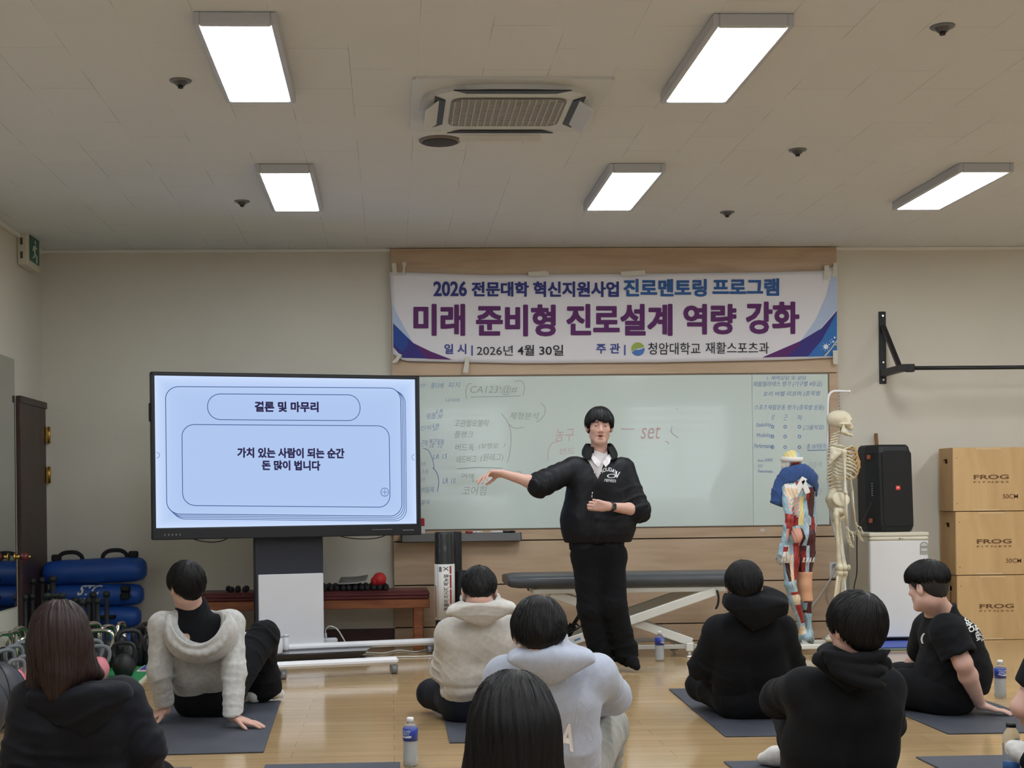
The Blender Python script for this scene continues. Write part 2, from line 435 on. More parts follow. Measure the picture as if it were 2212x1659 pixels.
for x, y in ((3.575, 6.3), (5.68, 8.9), (5.68, 6.3), (-0.6, 3.7), (1.49, 3.7), (3.575, 3.7), (-0.6, 1.1), (1.49, 1.1), (3.575, 1.1)):
    dup(lights[0], (x, y, LZ), 0, 'LED ceiling panel over the near end of the hall, above the viewer', 'LED panels over the near end of the hall')
# ================================================================ ceiling fittings
M_acw = mat('ac_white', (205, 206, 206), 0.4)
M_dark = mat('near_black_plastic', (22, 23, 27), 0.5)
M_grey = mat('mid_grey', (120, 121, 124), 0.5)
def air_conditioner():
    z = ZC - 0.014
    t = thing('air_conditioner', 'square white ceiling cassette air conditioner with a grey grille between two LED panels', 'air conditioner', (0.595, 7.08, z))
    S = 0.475
    b = MB().prism([(x, y, 0.0) for x, y in rrect(2 * S, 2 * S, 0.03, 4)], (0, 0, 0.014))
    b.build('panel', M_acw, t)
    # lower face plate: octagon-like with curved outline, slightly lower
    pl = MB(); poly = []
    for k in range(48):
        a = 2 * PI * k / 48; e = 2 / 2.9
        poly.append((0.43 * math.copysign(abs(math.cos(a)) ** e, math.cos(a)), 0.40 * math.copysign(abs(math.sin(a)) ** e, math.sin(a)), -0.024))
    pl.prism(poly, (0, 0, 0.03)); pl.build('face_plate', M_acw, t)
    g = MB().prism([(x, y, -0.031) for x, y in rrect(0.56, 0.5, 0.06, 5)], (0, 0, 0.004)); g.build('grille_backing', mat('grille_grey', (128, 125, 124), 0.6), t)
    s = MB()
    for k in range(17): s.box((-0.262 + k * 0.0327, 0, -0.033), (0.0045, 0.49 if 0 < k < 16 else 0.4, 0.005))
    for k in range(22): s.box((0, -0.235 + k * 0.0224, -0.032), (0.545 if 1 < k < 20 else 0.47, 0.003, 0.003))
    s.build('grille', mat('grille_light', (196, 194, 192), 0.5), t)
    M_slot = mat('slot_dark', (24, 25, 34), 0.45)
    for a in range(4):
        R = Matrix.Rotation(a * PI / 2, 3, 'Z'); D = 0.375 if a % 2 == 0 else 0.345
        o = MB().prism([R @ Vector((x, -D + y, -0.0305)) for x, y in ((-0.28, -0.018), (0.28, -0.018), (0.215, 0.034), (-0.215, 0.034))], (0, 0, 0.005)).build('air_outlet', M_slot, t)
        R2 = R @ Matrix.Rotation(math.radians(15.6 if a == 0 else 38), 3, 'X')
        MB().box(R @ Vector((0, -D - 0.03, -0.052)), (0.43, 0.045 if a % 2 == 0 else 0.085, 0.007), 0.003, R2).build('louver', M_acw, t)
    MB().box((-0.33, 0.35, -0.031), (0.03, 0.012, 0.004), 0.001).build('status_lamp', mat('status_green', (190, 225, 190), 0.4), t)
    return t
air_conditioner()
p = atz(950, 303, ZC)
t = thing('ceiling_speaker', 'round dark ceiling loudspeaker behind the air conditioner', 'ceiling speaker', (p.x, p.y, ZC - 0.012))
MB().lathe([(0.0, -0.002), (0.094, -0.002), (0.113, 0.004), (0.115, 0.012)], n=36).build('rim', mat('speaker_rim', (120, 114, 110), 0.5), t)
MB().lathe([(0.0, -0.006), (0.085, -0.005), (0.098, -0.002)], n=36).build('grille', mat('speaker_grille', (62, 58, 57), 0.7), t)
def sprinkler(px, py, lab):
    p = atz(px, py, ZC - 0.02)
    t = thing('sprinkler', lab, 'sprinkler', (p.x, p.y, ZC - 0.001), 0, 'sprinkler heads on the ceiling')
    MB().lathe([(0.0, -0.006), (0.048, -0.006), (0.052, 0.0)], n=20).build('escutcheon', M_grey, t)
    c = MB().lathe([(0.036, -0.004), (0.029, -0.014), (0.02, -0.024), (0.0, -0.024)], n=10, smooth=False); c.build('cage', mat('sprinkler_body', (92, 92, 98), 0.35, metal=0.6), t)
    MB().cyl((0, 0, -0.02), (0, 0, -0.036), 0.015, 0.012, n=12).build('deflector', M_dark, t)
    return t
for px, py, lab in ((390, 183, 'sprinkler head left of the large LED panel on the left'), (523, 441, 'small sprinkler head left of the far LED panel above the screen'),
                    (2036, 67, 'sprinkler head nearest the top right corner of the ceiling'), (1723, 331, 'sprinkler head midway between the right LED panels'),
                    (1571, 464, 'farthest sprinkler head, above the right end of the banner')):
    sprinkler(px, py, lab)
# exit sign on the left wall in the corner
y0 = atx(36, 540, XL).y; y1 = 10.85; pz = at(60, 545, (y0 + y1) / 2).z
t = thing('exit_sign', 'green exit sign in a cream box high in the left corner', 'sign', (XL, (y0 + y1) / 2, pz))
MB().box((0.04, 0, 0), (0.078, y1 - y0, 0.24), 0.008).build('housing', mat('exit_housing', (206, 200, 182), 0.5), t)
MB().box((0.081, 0.01, 0.015), (0.006, y1 - y0 - 0.09, 0.19), 0.002).build('face', mat('exit_green', (20, 84, 66), 0.35), t)
f = MB(); xo = 0.0845
f.cyl((xo, 0.02, 0.075), (xo + 0.002, 0.02, 0.075), 0.016, n=12)
for a, b_ in (((0.0, 0.05), (-0.01, -0.01)), ((-0.01, -0.01), (0.05, -0.03)), ((0.05, -0.03), (0.05, -0.075)), ((-0.01, -0.01), (-0.04, -0.05)), ((-0.04, -0.05), (-0.07, -0.05)), ((0.0, 0.045), (0.045, 0.03)), ((0.0, 0.045), (-0.045, 0.035)), ((-0.045, 0.035), (-0.055, 0.0))):
    A, B = Vector((xo, a[0], a[1])), Vector((xo, b_[0], b_[1])); f.tube([A, B], 0.009, n=6, flat=0.3)
f.build('running_figure', mat('exit_white', (196, 214, 206), 0.4), t)
for s in (-1, 1): MB().box((0.035, -(y1 - y0) / 2 - 0.002, s * 0.05), (0.018, 0.004, 0.05), 0.001).build('vent', mat('vent_brown', (84, 70, 62), 0.6), t)
# ================================================================ presentation display on its stand
M_black = mat('black_plastic', (24, 25, 30), 0.42)
M_blue_black = mat('blue_black_metal', (38, 41, 54), 0.45)
M_panelwhite = mat('stand_white', (212, 213, 218), 0.45)
M_chrome = mat('polished_metal', (215, 216, 218), 0.18, metal=1.0)
M_barwhite = mat('white_painted_bar', (232, 233, 238), 0.3, coat=0.3)
TL = at(326, 803, 9.95); TR = at(903, 810, 10.46)
TC = (TL + TR) / 2; TA = math.atan2(TR.y - TL.y, TR.x - TL.x)
display = thing('presentation_display', 'large black interactive display on a wheeled stand showing a pale blue slide', 'display', (TC.x, TC.y, 0), TA)
W, H, zt = 1.945, 1.17, TL.z; zb = zt - H; sw, sz0, sz1 = 1.885, zb + 0.083, zt - 0.026
b = MB()
b.box((0, 0.035, (zt + zb) / 2), (W, 0.055, H), 0.006)
for s in (-1, 1): b.box((s * (W / 2 - 0.013), 0.0, (zt + zb) / 2), (0.026, 0.04, H), 0.005)
b.box((0, 0, zt - 0.013), (W, 0.04, 0.026), 0.005); b.box((0, -0.004, zb + 0.04), (W, 0.05, 0.08), 0.006)
b.box((0, 0.075, (zt + zb) / 2 + 0.05), (1.3, 0.05, 0.7), 0.01); b.box((-W / 2 - 0.004, 0.03, zt - 0.28), (0.012, 0.03, 0.13), 0.004)
b.build('bezel', M_black, display)
# the lit slide: paler rim, very slightly bluer middle as displayed
m = emis('screen_slide', (0.63, 0.76, 0.95), 0.82); nt = m.node_tree
tc = nt.nodes.new('ShaderNodeTexCoord'); sep = nt.nodes.new('ShaderNodeSeparateXYZ'); nt.links.new(tc.outputs['Generated'], sep.inputs[0])
def mnode(op, a, b_=None):
    n = nt.nodes.new('ShaderNodeMath'); n.operation = op
    for i, x in enumerate((a, b_)):
        if x is None: continue
        if isinstance(x, (int, float)): n.inputs[i].default_value = x
        else: nt.links.new(x, n.inputs[i])
    return n.outputs[0]
ex = mnode('ABSOLUTE', mnode('SUBTRACT', sep.outputs[0], 0.5)); ez = mnode('ABSOLUTE', mnode('SUBTRACT', sep.outputs[2], 0.5))
e = mnode('MAXIMUM', mnode('POWER', mnode('MULTIPLY', ex, 2.0), 14), mnode('POWER', mnode('MULTIPLY', ez, 2.0), 9))
mx = nt.nodes.new('ShaderNodeMixRGB'); nt.links.new(e, mx.inputs[0])
mx.inputs[1].default_value = lin((176, 200, 240)); mx.inputs[2].default_value = lin((206, 224, 255))
nt.links.new(mx.outputs[0], nt.nodes['Emission'].inputs[0]); nt.nodes['Emission'].inputs[1].default_value = 1.0
scr = MB().box((0, 0.004, (sz0 + sz1) / 2), (sw, 0.006, sz1 - sz0)).build('screen', m, display)
# slide outlines: pixel positions on the screen in the photo, mapped to the display's own plane
SX0, SX1, SYT, SYB = 334.0, 900.0, 811.0, 1136.0
def scp(px, py, d=-0.0015):                       # screen plane point; the photo's screen corners as a reference
    u = (px - SX0) / (SX1 - SX0); top = 809 + 5 * u; bot = 1144 - 15 * u
    v = (py - top) / (bot - top)
    u = u * 1.0 + 0.026 * u * (1 - u) * 1.0       # the far side is foreshortened
    return Vector((-sw / 2 + u * sw, d, sz1 - v * (sz1 - sz0)))
M_line = emis('slide_line', (64, 92, 148), 0.9); M_ink = emis('slide_ink', (52, 46, 84), 0.9)
ln = MB()
def sline(pts, w=0.0052):
    P = [scp(*p) for p in pts]; n = len(P); L = []; Rr = []
    for i in range(n):
        d = P[(i + 1) % n] - P[i - 1]; nn = Vector((-d.z, 0, d.x)).normalized() * w / 2; L.append(P[i] + nn); Rr.append(P[i] - nn)
    ln.add(L + Rr, [(i, n + i, n + (i + 1) % n, (i + 1) % n) for i in range(n)])
def srr(x0, y0, x1, y1, r): return [(x, y) for x, y in rrect(x1 - x0, y1 - y0, r, 7, ((x0 + x1) / 2, (y0 + y1) / 2))]
sline(srr(355.5, 833, 866, 1113, 27)); sline(srr(441, 848.5, 772, 905, 27)); sline(srr(388, 916, 838.5, 1094, 26))
def sopen(pts, w=0.0042):
    P = [scp(*p) for p in pts]; n = len(P); L = []; Rr = []
    for i in range(n):
        d = P[min(i + 1, n - 1)] - P[max(i - 1, 0)]; nn = Vector((-d.z, 0, d.x)).normalized() * w / 2; L.append(P[i] + nn); Rr.append(P[i] - nn)
    ln.add(L + Rr, [(i, n + i, n + i + 1, i + 1) for i in range(n - 1)])
for k in (1, 2, 3):
    o = k * 3.6; r = 27; a = []
    for t in range(8): an = math.radians(62 - 62 * t / 7); a.append((866 + o - r + r * math.cos(an), 833 + o * 0.6 + r - r * math.sin(an)))
    for t in range(8): an = math.radians(90 * t / 7); a.append((866 + o - r + r * math.cos(an), 1113 + o - r + r * math.sin(an)))
    for t in range(8): an = math.radians(90 + 62 * t / 7); a.append((355 + o + r + r * math.cos(an), 1113 + o - r + r * math.sin(an)))
    sopen(a)
sopen([(826.5 + 9 * math.cos(x * PI / 12), 1061 + 9 * math.sin(x * PI / 12)) for x in range(25)], 0.004)
for a in range(4): sopen([(826.5, 1061), (826.5 + 7 * math.cos(a * PI / 2), 1061 + 7 * math.sin(a * PI / 2))], 0.003)
for cx, a0 in ((336, -90), (897, 90)): sopen([(cx + 6 * math.cos(math.radians(a0 + x * 15)), 984 + 6 * math.sin(math.radians(a0 + x * 15))) for x in range(13)], 0.003)
ln.build('slide_outline', M_line, scr)
for s, x0, y0, x1, y1 in (('결론 및 마무리', 540, 864.5, 678.5, 887), ('가치 있는 사람이 되는 순간', 502, 966, 735, 988), ('돈 많이 법니다', 554, 993.5, 681, 1015)):
    mb = MB()
    for k, (ox, oy) in enumerate(((0, 0), (.38, 0), (-.38, 0), (0, .35), (0, -.35))): mb.text(s, [scp(x0 + ox, y1 + oy, -0.002 - k * 1e-4), scp(x1 + ox, y1 + oy, -0.002 - k * 1e-4), scp(x1 + ox, y0 + oy, -0.002 - k * 1e-4), scp(x0 + ox, y0 + oy, -0.002 - k * 1e-4)], bold=0.028)
    mb.build('slide_lettering', M_ink, scr)
# buttons and marks on the lower bezel
g = MB()
for k in range(5): g.box((-W / 2 + 0.085 + k * 0.026, -0.0305, zb + 0.035), (0.009, 0.003, 0.012), 0.001)
g.box((W / 2 - 0.30, -0.031, zb + 0.045), (0.15, 0.006, 0.004)); g.build('button_marking', M_grey, display)
g = MB().text('MAXHUB', [(W / 2 - 0.14, -0.0302, zb + 0.034), (W / 2 - 0.06, -0.0302, zb + 0.034), (W / 2 - 0.06, -0.0302, zb + 0.042), (W / 2 - 0.14, -0.0302, zb + 0.042)], bold=0.02, space=1.3)
g.build('bezel_mark', mat('mark_grey', (150, 152, 158), 0.5), display)
# column
c = MB().box((0.01, 0.13, (zb + 0.16 + 0.08) / 2), (0.50, 0.07, zb + 0.08), 0.006); c.build('column', M_blue_black, display)
c = MB().box((0.018, 0.088, 0.075 + 0.27), (0.475, 0.03, 0.545), 0.004); c.build('column_cover', M_panelwhite, display)
bp = MB()
poly = [(-0.62, -0.20), (0.50, -0.20), (0.60, 0.02), (0.60, 0.16), (0.40, 0.30), (-0.52, 0.30), (-0.62, 0.1)]
low = [(x * 0.9, (y - 0.05) * 0.86 + 0.05) for x, y in poly]
n = len(poly)
bp.add([(x, y, 0.072) for x, y in poly] + [(x, y, 0.062) for x, y in poly] + [(x, y, 0.022) for x, y in low],
       [tuple(range(n)), tuple(range(2 * n, 3 * n))[::-1]] + [(k, n + k, n + (k + 1) % n, (k + 1) % n) for k in range(n)] + [(n + k, 2 * n + k, 2 * n + (k + 1) % n, n + (k + 1) % n) for k in range(n)])
bp.build('base_plate', mat('glossy_charcoal', (44, 45, 52), 0.18, coat=0.5), display)
ci, si = math.cos(TA), math.sin(TA)
def dloc(p): d = p - Vector((TC.x, TC.y, 0)); return Vector((d.x * ci + d.y * si, -d.x * si + d.y * ci, p.z))
fr = dloc(atz(860, 1427, 0.085)); br_ = dloc(atz(942, 1386, 0.085))
def bar(e, x0):
    b = MB(); b.box(((x0 + e.x) / 2, e.y, 0.088), (e.x - x0, 0.06, 0.05), 0.018); return b.build('base_bar', M_barwhite, display)
bar(fr, -0.5); bar(br_, -0.7)
M_caster = mat('caster_grey', (128, 130, 136), 0.3, metal=0.3)
for p in (fr + Vector((-0.03, 0, 0)), Vector((fr.x - 0.77, fr.y, 0)), br_ + Vector((-0.05, 0, 0)), Vector((-0.64, br_.y, 0))):
    w = MB(); w.cyl((p.x - 0.02, p.y, 0.03), (p.x + 0.02, p.y, 0.03), 0.03, n=16); w.cyl((p.x, p.y, 0.03), (p.x, p.y, 0.066), 0.012, n=8)
    w.box((p.x, p.y, 0.052), (0.048, 0.04, 0.02), 0.004); w.build('caster', M_caster, display)
for a, b_, s in ((410, 495, 8), (745, 862, 6)):
    A = dloc(at(a, 1163, 10.1)); B = dloc(at(b_, 1163, 10.1)); A.z = B.z = zb + 0.008; A.y = B.y = 0.03
    MB().tube(bez(A, A + Vector((0.08, 0, -0.035)), B + Vector((-0.06, 0, -0.05)), B), 0.004, n=6).build('dangling_cable', M_black, display)

# things standing on and beside the base plate
def onplate(px, py): return atz(px, py, 0.0735)
p = onplate(709, 1392)
t = thing('power_strip', 'white power strip with a plugged cable on the dark base plate of the display stand', 'power strip', p, TA)
MB().box((0, 0, 0.024), (0.135, 0.06, 0.046), 0.008).build('body', M_panelwhite, t)
s = MB()
for k in (-1, 0, 1): s.cyl((k * 0.038, 0, 0.047), (k * 0.038, 0, 0.05), 0.015, n=14)
s.build('socket', mat('socket_grey', (160, 160, 165), 0.5), t)
pl = MB().cyl((-0.02, 0, 0.047), (-0.02, 0, 0.085), 0.013, 0.009, n=12); pl.build('plug', M_panelwhite, t)
MB().tube(spline([(-0.02, 0, 0.083), (-0.018, 0, 0.11), (0.01, -0.01, 0.135), (0.06, -0.03, 0.115), (0.10, -0.05, 0.05), (0.12, -0.06, 0.006)], 8), 0.0048, n=8).build('cable', mat('cable_white', (214, 213, 210), 0.5), t)
for nm, px, py, r, h, lab in (('tub', 597, 1412, 0.045, 0.135, 'white plastic tub with a bluish rim on the base plate, behind the raised knee'),
                              ('jar', 618, 1405, 0.02, 0.115, 'narrow white jar standing right of the white tub on the base plate')):
    p = onplate(px, py); t = thing(nm, lab, nm, p)
    MB().lathe([(0, 0), (r * 0.92, 0), (r, h * 0.1), (r, h * 0.86), (0, h * 0.86)], n=24).build('body', M_panelwhite, t)
    MB().lathe([(r * 1.06, h * 0.86), (r * 1.06, h * 0.94), (r * 0.9, h), (0, h)], n=24).build('lid', mat('tub_lid', (186, 198, 216), 0.4) if nm == 'tub' else M_panelwhite, t)
p = atz(533, 1412, 0.074); t = thing('jar', 'small white lidded jar on the base plate left of the raised knee', 'jar', p)
MB().lathe([(0, 0), (0.03, 0), (0.034, 0.02), (0.034, 0.11), (0, 0.11)], n=20).build('body', M_panelwhite, t)
MB().lathe([(0.036, 0.11), (0.036, 0.125), (0.026, 0.15), (0.0, 0.155)], n=20).build('lid', M_panelwhite, t)
M_cable = MATS['cable_white']
q = lambda px, py: atz(px, py, 0.006)
MB().tube(spline([q(758, 1412), q(790, 1410), q(828, 1411), q(862, 1405), q(895, 1408), q(925, 1403), q(960, 1398)], 8), 0.006, n=8).build('power_cable', M_cable)
tag(bpy.data.objects['power_cable'], 'white cable waving across the floor behind the display stand', 'cable')
MB().tube(spline([q(765, 1413.5), q(780, 1417.5), q(800, 1420.5), q(850, 1419), q(905, 1418), q(990, 1415)], 8), 0.005, n=8).build('floor_cable', M_cable)
tag(bpy.data.objects['floor_cable'], 'straight white cable on the floor nearer than the waving cable', 'cable')

# ================================================================ whiteboard, tray, banner
M_board = mat('glass_board', (206, 218, 213), 0.07, spec=0.5, coat=0.25)
wb = thing('whiteboard', 'wide glass writing board with faded marker notes behind the presenter', 'whiteboard', at(1330, 1140, PYF - 0.004))
L0, L1, B1 = 872, 1790, 812
def bp_(px, py, d=0.0): return at(px, py, PYF - 0.011 - d)
zb0, zb1 = at(1300, 1139, PYF - 0.01).z, at(1300, 811.5, PYF - 0.01).z
bx0, bx1, bxs = at(L0, 980, PYF - 0.01).x, at(L1, 970, PYF - 0.01).x, at(1626, 970, PYF - 0.01).x
for a, b_ in ((bx0, bxs - 0.001), (bxs + 0.001, bx1)):
    MB().box(((a + b_) / 2, PYF - 0.005, (zb0 + zb1) / 2), (b_ - a, 0.008, zb1 - zb0), 0.001).build('glass_pane', M_board, wb, True)
e = MB()
e.box(((bx0 + bx1) / 2, PYF - 0.002, zb1 + 0.006), (bx1 - bx0 + 0.03, 0.01, 0.012), 0.002); e.box(((bx0 + bx1) / 2, PYF - 0.002, zb0 - 0.004), (bx1 - bx0 + 0.03, 0.01, 0.008), 0.002)
for x in (bx0 - 0.006, bx1 + 0.006): e.box((x, PYF - 0.002, (zb0 + zb1) / 2), (0.012, 0.01, zb1 - zb0), 0.002)
e.build('frame', mat('board_edge', (112, 97, 82), 0.5), wb, True)
M_mb, M_mg, M_mr = mat('marker_blue', (128, 154, 190), 0.6), mat('marker_grey', (160, 169, 164), 0.6), mat('marker_red', (200, 170, 170), 0.6)
M_mb2 = mat('marker_blue_strong', (102, 130, 182), 0.6)
def hand(items, name, m, rnd):
    R = random.Random(rnd)
    for s, x0, y0, x1, y1 in items:
        k = R.uniform(-2.0, 1.0)
        MB().text(s, [bp_(x0, y1), bp_(x1, y1 + k), bp_(x1, y0 + k), bp_(x0, y0)], bold=-0.004, shear=0.22, ext=0.0).build('handwriting', m, wb, True)
    return MB()
def stroke(mb, pts, w=1.4):
    P = spline([Vector((x, y, 0)) for x, y in pts], 6); n = len(P); L = []; R = []
    for i in range(n):
        d = P[min(i + 1, n - 1)] - P[max(i - 1, 0)]; nn = Vector((-d.y, d.x, 0)).normalized() * w / 2
        L.append(bp_(*(P[i] + nn)[:2])); R.append(bp_(*(P[i] - nn)[:2]))
    mb.add(L + R, [(i, n + i, n + i + 1, i + 1) for i in range(n - 1)])
h1 = hand([('이완', 905, 829, 920, 837), ('풀다배', 931, 827, 959, 839), ('피지', 968, 826, 995, 838), ('나이버', 962, 860, 993, 869), ('LR', 942, 884, 957, 892), ('윗몸', 921, 893, 942, 906), ('30', 945, 896, 956, 905), ('LR', 934, 915, 949, 923), ('인지', 909, 920, 932, 930), ('30', 935, 925, 946, 931),
           ('근력', 910, 950, 924, 964), ('복근', 927, 948, 943, 960), ('회복', 944, 948, 959, 962), ('15', 928, 960, 937, 968), ('15', 946, 961, 955, 968), ('LR 15', 935, 982, 966, 992), ('하체', 909, 998, 920, 1006), ('스트', 910, 1014, 926, 1022), ('인', 909, 1032, 918, 1040), ('버팀목', 910, 1052, 938, 1064), ('LR 10', 956, 1033, 984, 1044), ('휴식', 909, 1080, 929, 1092)], 'b', M_mb, 3)
stroke(h1, [(914, 968), (926, 974), (935, 995), (938, 1015)]); stroke(h1, [(935, 1010), (944, 1022), (948, 1040), (945, 1062)], 1.8)
h1.build('marker_line_marking', M_mb, wb, True)
h2 = hand([('CA123!@#', 1016, 833, 1118, 853), ('고관절오블릭', 981, 906, 1056, 922), ('플랭크', 982, 931, 1022, 946), ('버드독', 983, 958, 1024, 974), ('(보행로', 1034, 957, 1076, 971), (')', 1086, 956, 1091, 967), ('데드버그', 986, 985, 1028, 1001), ('(원레그)', 1038, 980, 1087, 998), ('어깨', 997, 1022, 1025, 1034), ('코어힘', 998, 1050, 1052, 1070), ('체형분석', 1101, 890, 1164, 906), ('김순자', 1746, 998, 1776, 1011), ('순복', 1752, 1026, 1770, 1038), ('영인', 1757, 1056, 1775, 1070)], 'g', M_mg, 5)
stroke(h2, [(1008, 862), (1006, 845), (1011, 831), (1018, 828)]); stroke(h2, [(1110, 824), (1126, 823), (1133, 835), (1130, 855)]); stroke(h2, [(1016, 858), (1060, 857), (1125, 855)])
stroke(h2, [(1083, 893), (1098, 915), (1104, 945), (1100, 985), (1095, 1000)]); stroke(h2, [(1100, 917), (1112, 925), (1132, 923)]); stroke(h2, [(1168, 870), (1177, 880), (1176, 895), (1166, 908), (1158, 911)])
stroke(h2, [(987, 1013), (1030, 1010), (1085, 1011)]); stroke(h2, [(1118, 1018), (1124, 1019), (1127, 1025)]); stroke(h2, [(1022, 1035), (1022, 1042)]); stroke(h2, [(1462, 882), (1463, 886)]); stroke(h2, [(1452, 920), (1450, 933), (1460, 942), (1465, 945)])
h2.build('marker_line_marking', M_mg, wb, True)
h3 = hand([('농구', 1200, 926, 1240, 954), ('반드', 1209, 968, 1240, 982), ('set', 1384, 920, 1427, 948)], 'r', M_mr, 7)
stroke(h3, [(1341, 926), (1356, 927), (1370, 926)], 2); stroke(h3, [(1184, 995), (1184, 975), (1192, 958), (1205, 954)]); stroke(h3, [(1437, 953), (1443, 956), (1444, 960)], 2)
h3.build('marker_line_marking', M_mr, wb, True)
h4 = hand([('1. 체력상담 및 상담', 1656, 812, 1742, 821), ('재활필라테스 평가 (기구별 4등급)', 1627, 824, 1776, 837), ('호리 바렐 리포머 (종목별', 1648, 846, 1772, 858), ('스포츠재활운동 평가 (종목별 운동)', 1629, 874, 1780, 887), ('상', 1666, 896, 1674, 908), ('근', 1693, 896, 1701, 908), ('하', 1723, 896, 1733, 908), ('Stability', 1633, 914, 1667, 925), ('Mobility', 1634, 936, 1668, 947), ('Performance', 1629, 958, 1670, 968), ('(그룹작업)', 1735, 919, 1780, 931), ('총 18개동작', 1743, 959, 1785, 970), ('Auto 과부하', 1636, 990, 1669, 998), ('과부', 1636, 1003, 1647, 1011), ('Awareness', 1636, 1014, 1669, 1021)], 'b2', M_mb2, 9)
for y in (922, 943, 966):
    for x in (1669, 1696, 1727): stroke(h4, [(x + 3 * math.cos(a), y + 3 * math.sin(a)) for a in [k * PI / 4 for k in range(9)]], 1.6)
stroke(h4, [(1744, 973), (1765, 972.5), (1785, 972)], 1.6)
h4.build('marker_line_marking', M_mb2, wb, True)
st = MB().box(bp_(1648, 1145) + Vector((0, 0.012, 0)), (0.033, 0.003, 0.022)); tag(st.build('paper_sticker', mat('sticker_white', (196, 196, 194), 0.6)), 'tiny pale sticker on the wood just under the right part of the glass board', 'sticker')
# tray
tp0, tp1 = at(868, 1160, PYF - 0.05), at(1124, 1160, PYF - 0.05)
ty = PYF - 0.055; tzc = at(1000, 1161, PYF - 0.1).z
t = thing('marker_tray', 'long grey metal marker tray below the left part of the glass board', 'tray', (tp0.x, PYF, tzc))
k = MB(); k.box(((tp0.x + tp1.x) / 2, ty, tzc - 0.025), (tp1.x - tp0.x, 0.105, 0.012), 0.002); k.box(((tp0.x + tp1.x) / 2, PYF - 0.107, tzc), (tp1.x - tp0.x, 0.01, 0.062), 0.003)
k.build('channel', mat('tray_grey', (118, 118, 120), 0.4, metal=0.35), t, True)
k = MB()
for x in (tp0.x, tp1.x): k.box((x, ty, tzc), (0.008, 0.112, 0.066), 0.002)
k.build('end_cap', M_dark, t, True)
tz = tzc - 0.0188
def marker(px, lab, body, capc, L=0.13, a=0.1):
    p = at(px, 1150, ty); o = MB(); R = Matrix.Rotation(a, 3, 'Z'); d = R @ Vector((1, 0, 0)); c = Vector((p.x, ty - 0.03, tzc + 0.04))
    t = thing('marker_pen', lab, 'marker', c)
    MB().cyl(-d * L / 2, d * L * 0.2, 0.009, n=12).build('barrel', body, t); MB().cyl(d * L * 0.2, d * L / 2, 0.0105, 0.008, n=12).build('cap', capc, t)
M_mkw = mat('marker_body', (206, 206, 204), 0.4)
tr2 = MB().box(((tp0.x + tp1.x) / 2, ty - 0.005, tzc + 0.029), (tp1.x - tp0.x - 0.01, 0.1, 0.004)).build('shelf', MATS['tray_grey'], t, True)
marker(1078, 'black and white marker pen lying at the right end of the tray', M_mkw, M_dark, 0.14, 0.12)
marker(1096, 'all black marker pen at the right end of the tray', M_dark, M_dark, 0.12, -0.1)
marker(1016, 'red capped marker lying on the tray right of the foam rollers', mat('marker_red_body', (158, 50, 50), 0.4), M_mkw, 0.08, 0.05)
marker(1034, 'short white marker on the tray beside the red one', M_mkw, M_mkw, 0.06, -0.05)
p = at(911, 1150, ty); t = thing('board_eraser', 'red and white eraser box on the tray just right of the display edge', 'eraser', (p.x, ty - 0.01, tzc + 0.031))
MB().box((0, 0, 0.03), (0.05, 0.06, 0.06), 0.004).build('base', M_mkw, t); MB().box((0.005, 0, 0.062 + 0.03), (0.035, 0.05, 0.06), 0.004).build('felt_block', mat('eraser_red', (170, 38, 52), 0.6), t)

# banner: a slack printed cloth taped to the panelling
BY = PYF - 0.03
def ban_edge(u):                                   # left/right outline in frame pixels
    top = np.interp(u, [0, 0.03, 0.2, 0.35, 0.6, 0.85, 0.97, 1.0], [588, 588, 594, 593, 591, 588, 585, 572])
    bot = np.interp(u, [0, 0.03, 0.3, 0.6, 0.9, 1.0], [765, 780, 785, 783, 777, 772])
    xl = 841 + 966 * u; return top, bot
def ban(u, v, d=0.0):
    """u right 0..1, v up 0..1"""
    top, bot = ban_edge(u); x = 841 + 968 * u
    inset = 4.0 * math.sin(PI * v) * (1 - min(1, u / 0.05)) + (7 * (1 - v) ** 2 * (1 - min(1, u / 0.05)))
    y = bot + (top - bot) * v
    bil = 0.012 * math.sin(PI * min(1, u * 1.02)) * math.sin(PI * v) + 0.004 * math.sin(u * 21 + v * 5) * v + 0.006 * math.exp(-((u - 0.02 - (1 - v) * 0.22) / 0.012) ** 2) * v + 0.006 * math.exp(-((0.985 - u - (1 - v) * 0.2) / 0.012) ** 2) * v
    return at(x + inset, y, BY - bil - d)
banner = thing('banner', 'white printed cloth banner with purple Korean headline taped above the glass board', 'banner', ban(0.5, 0.0))
NU, NV = 80, 20; b = MB(); rows = [[ban(i / NU, j / NV) for i in range(NU + 1)] for j in range(NV + 1)]
b.loft(rows, closed=False, cap=False); me = b.mesh('cloth')
cl = link('cloth', me, mat('banner_cloth', (224, 222, 228), 0.75, bump=(90, 0.05)), banner, True)
so = cl.modifiers.new('thickness', 'SOLIDIFY'); so.thickness = 0.0015; so.offset = -1
def bpx(px, py, d=0.0025):
    u = (px - 841) / 968.0; top, bot = ban_edge(u); v = (py - bot) / (top - bot); return ban(min(max(u, 0), 1), v, d)
def bfill(pts, name, m, d, sub=10):
    """pts: outline pairs bottom/top along x: list of (px, ylow, yhigh)"""
    vs = []; fs = []
    for x, y0, y1 in pts:
        for k in range(sub + 1): vs.append(bpx(x, y0 + (y1 - y0) * k / sub, d))
    n = sub + 1
    for i in range(len(pts) - 1):
        for k in range(sub): fs.append((i * n + k, (i + 1) * n + k, (i + 1) * n + k + 1, i * n + k + 1))
    return MB().add(vs, fs, True).build(name, m, banner, True)
fine = lambda a, b_, fl, fh, n=24: [(a + (b_ - a) * k / n, fl(a + (b_ - a) * k / n), fh(a + (b_ - a) * k / n)) for k in range(n + 1)]
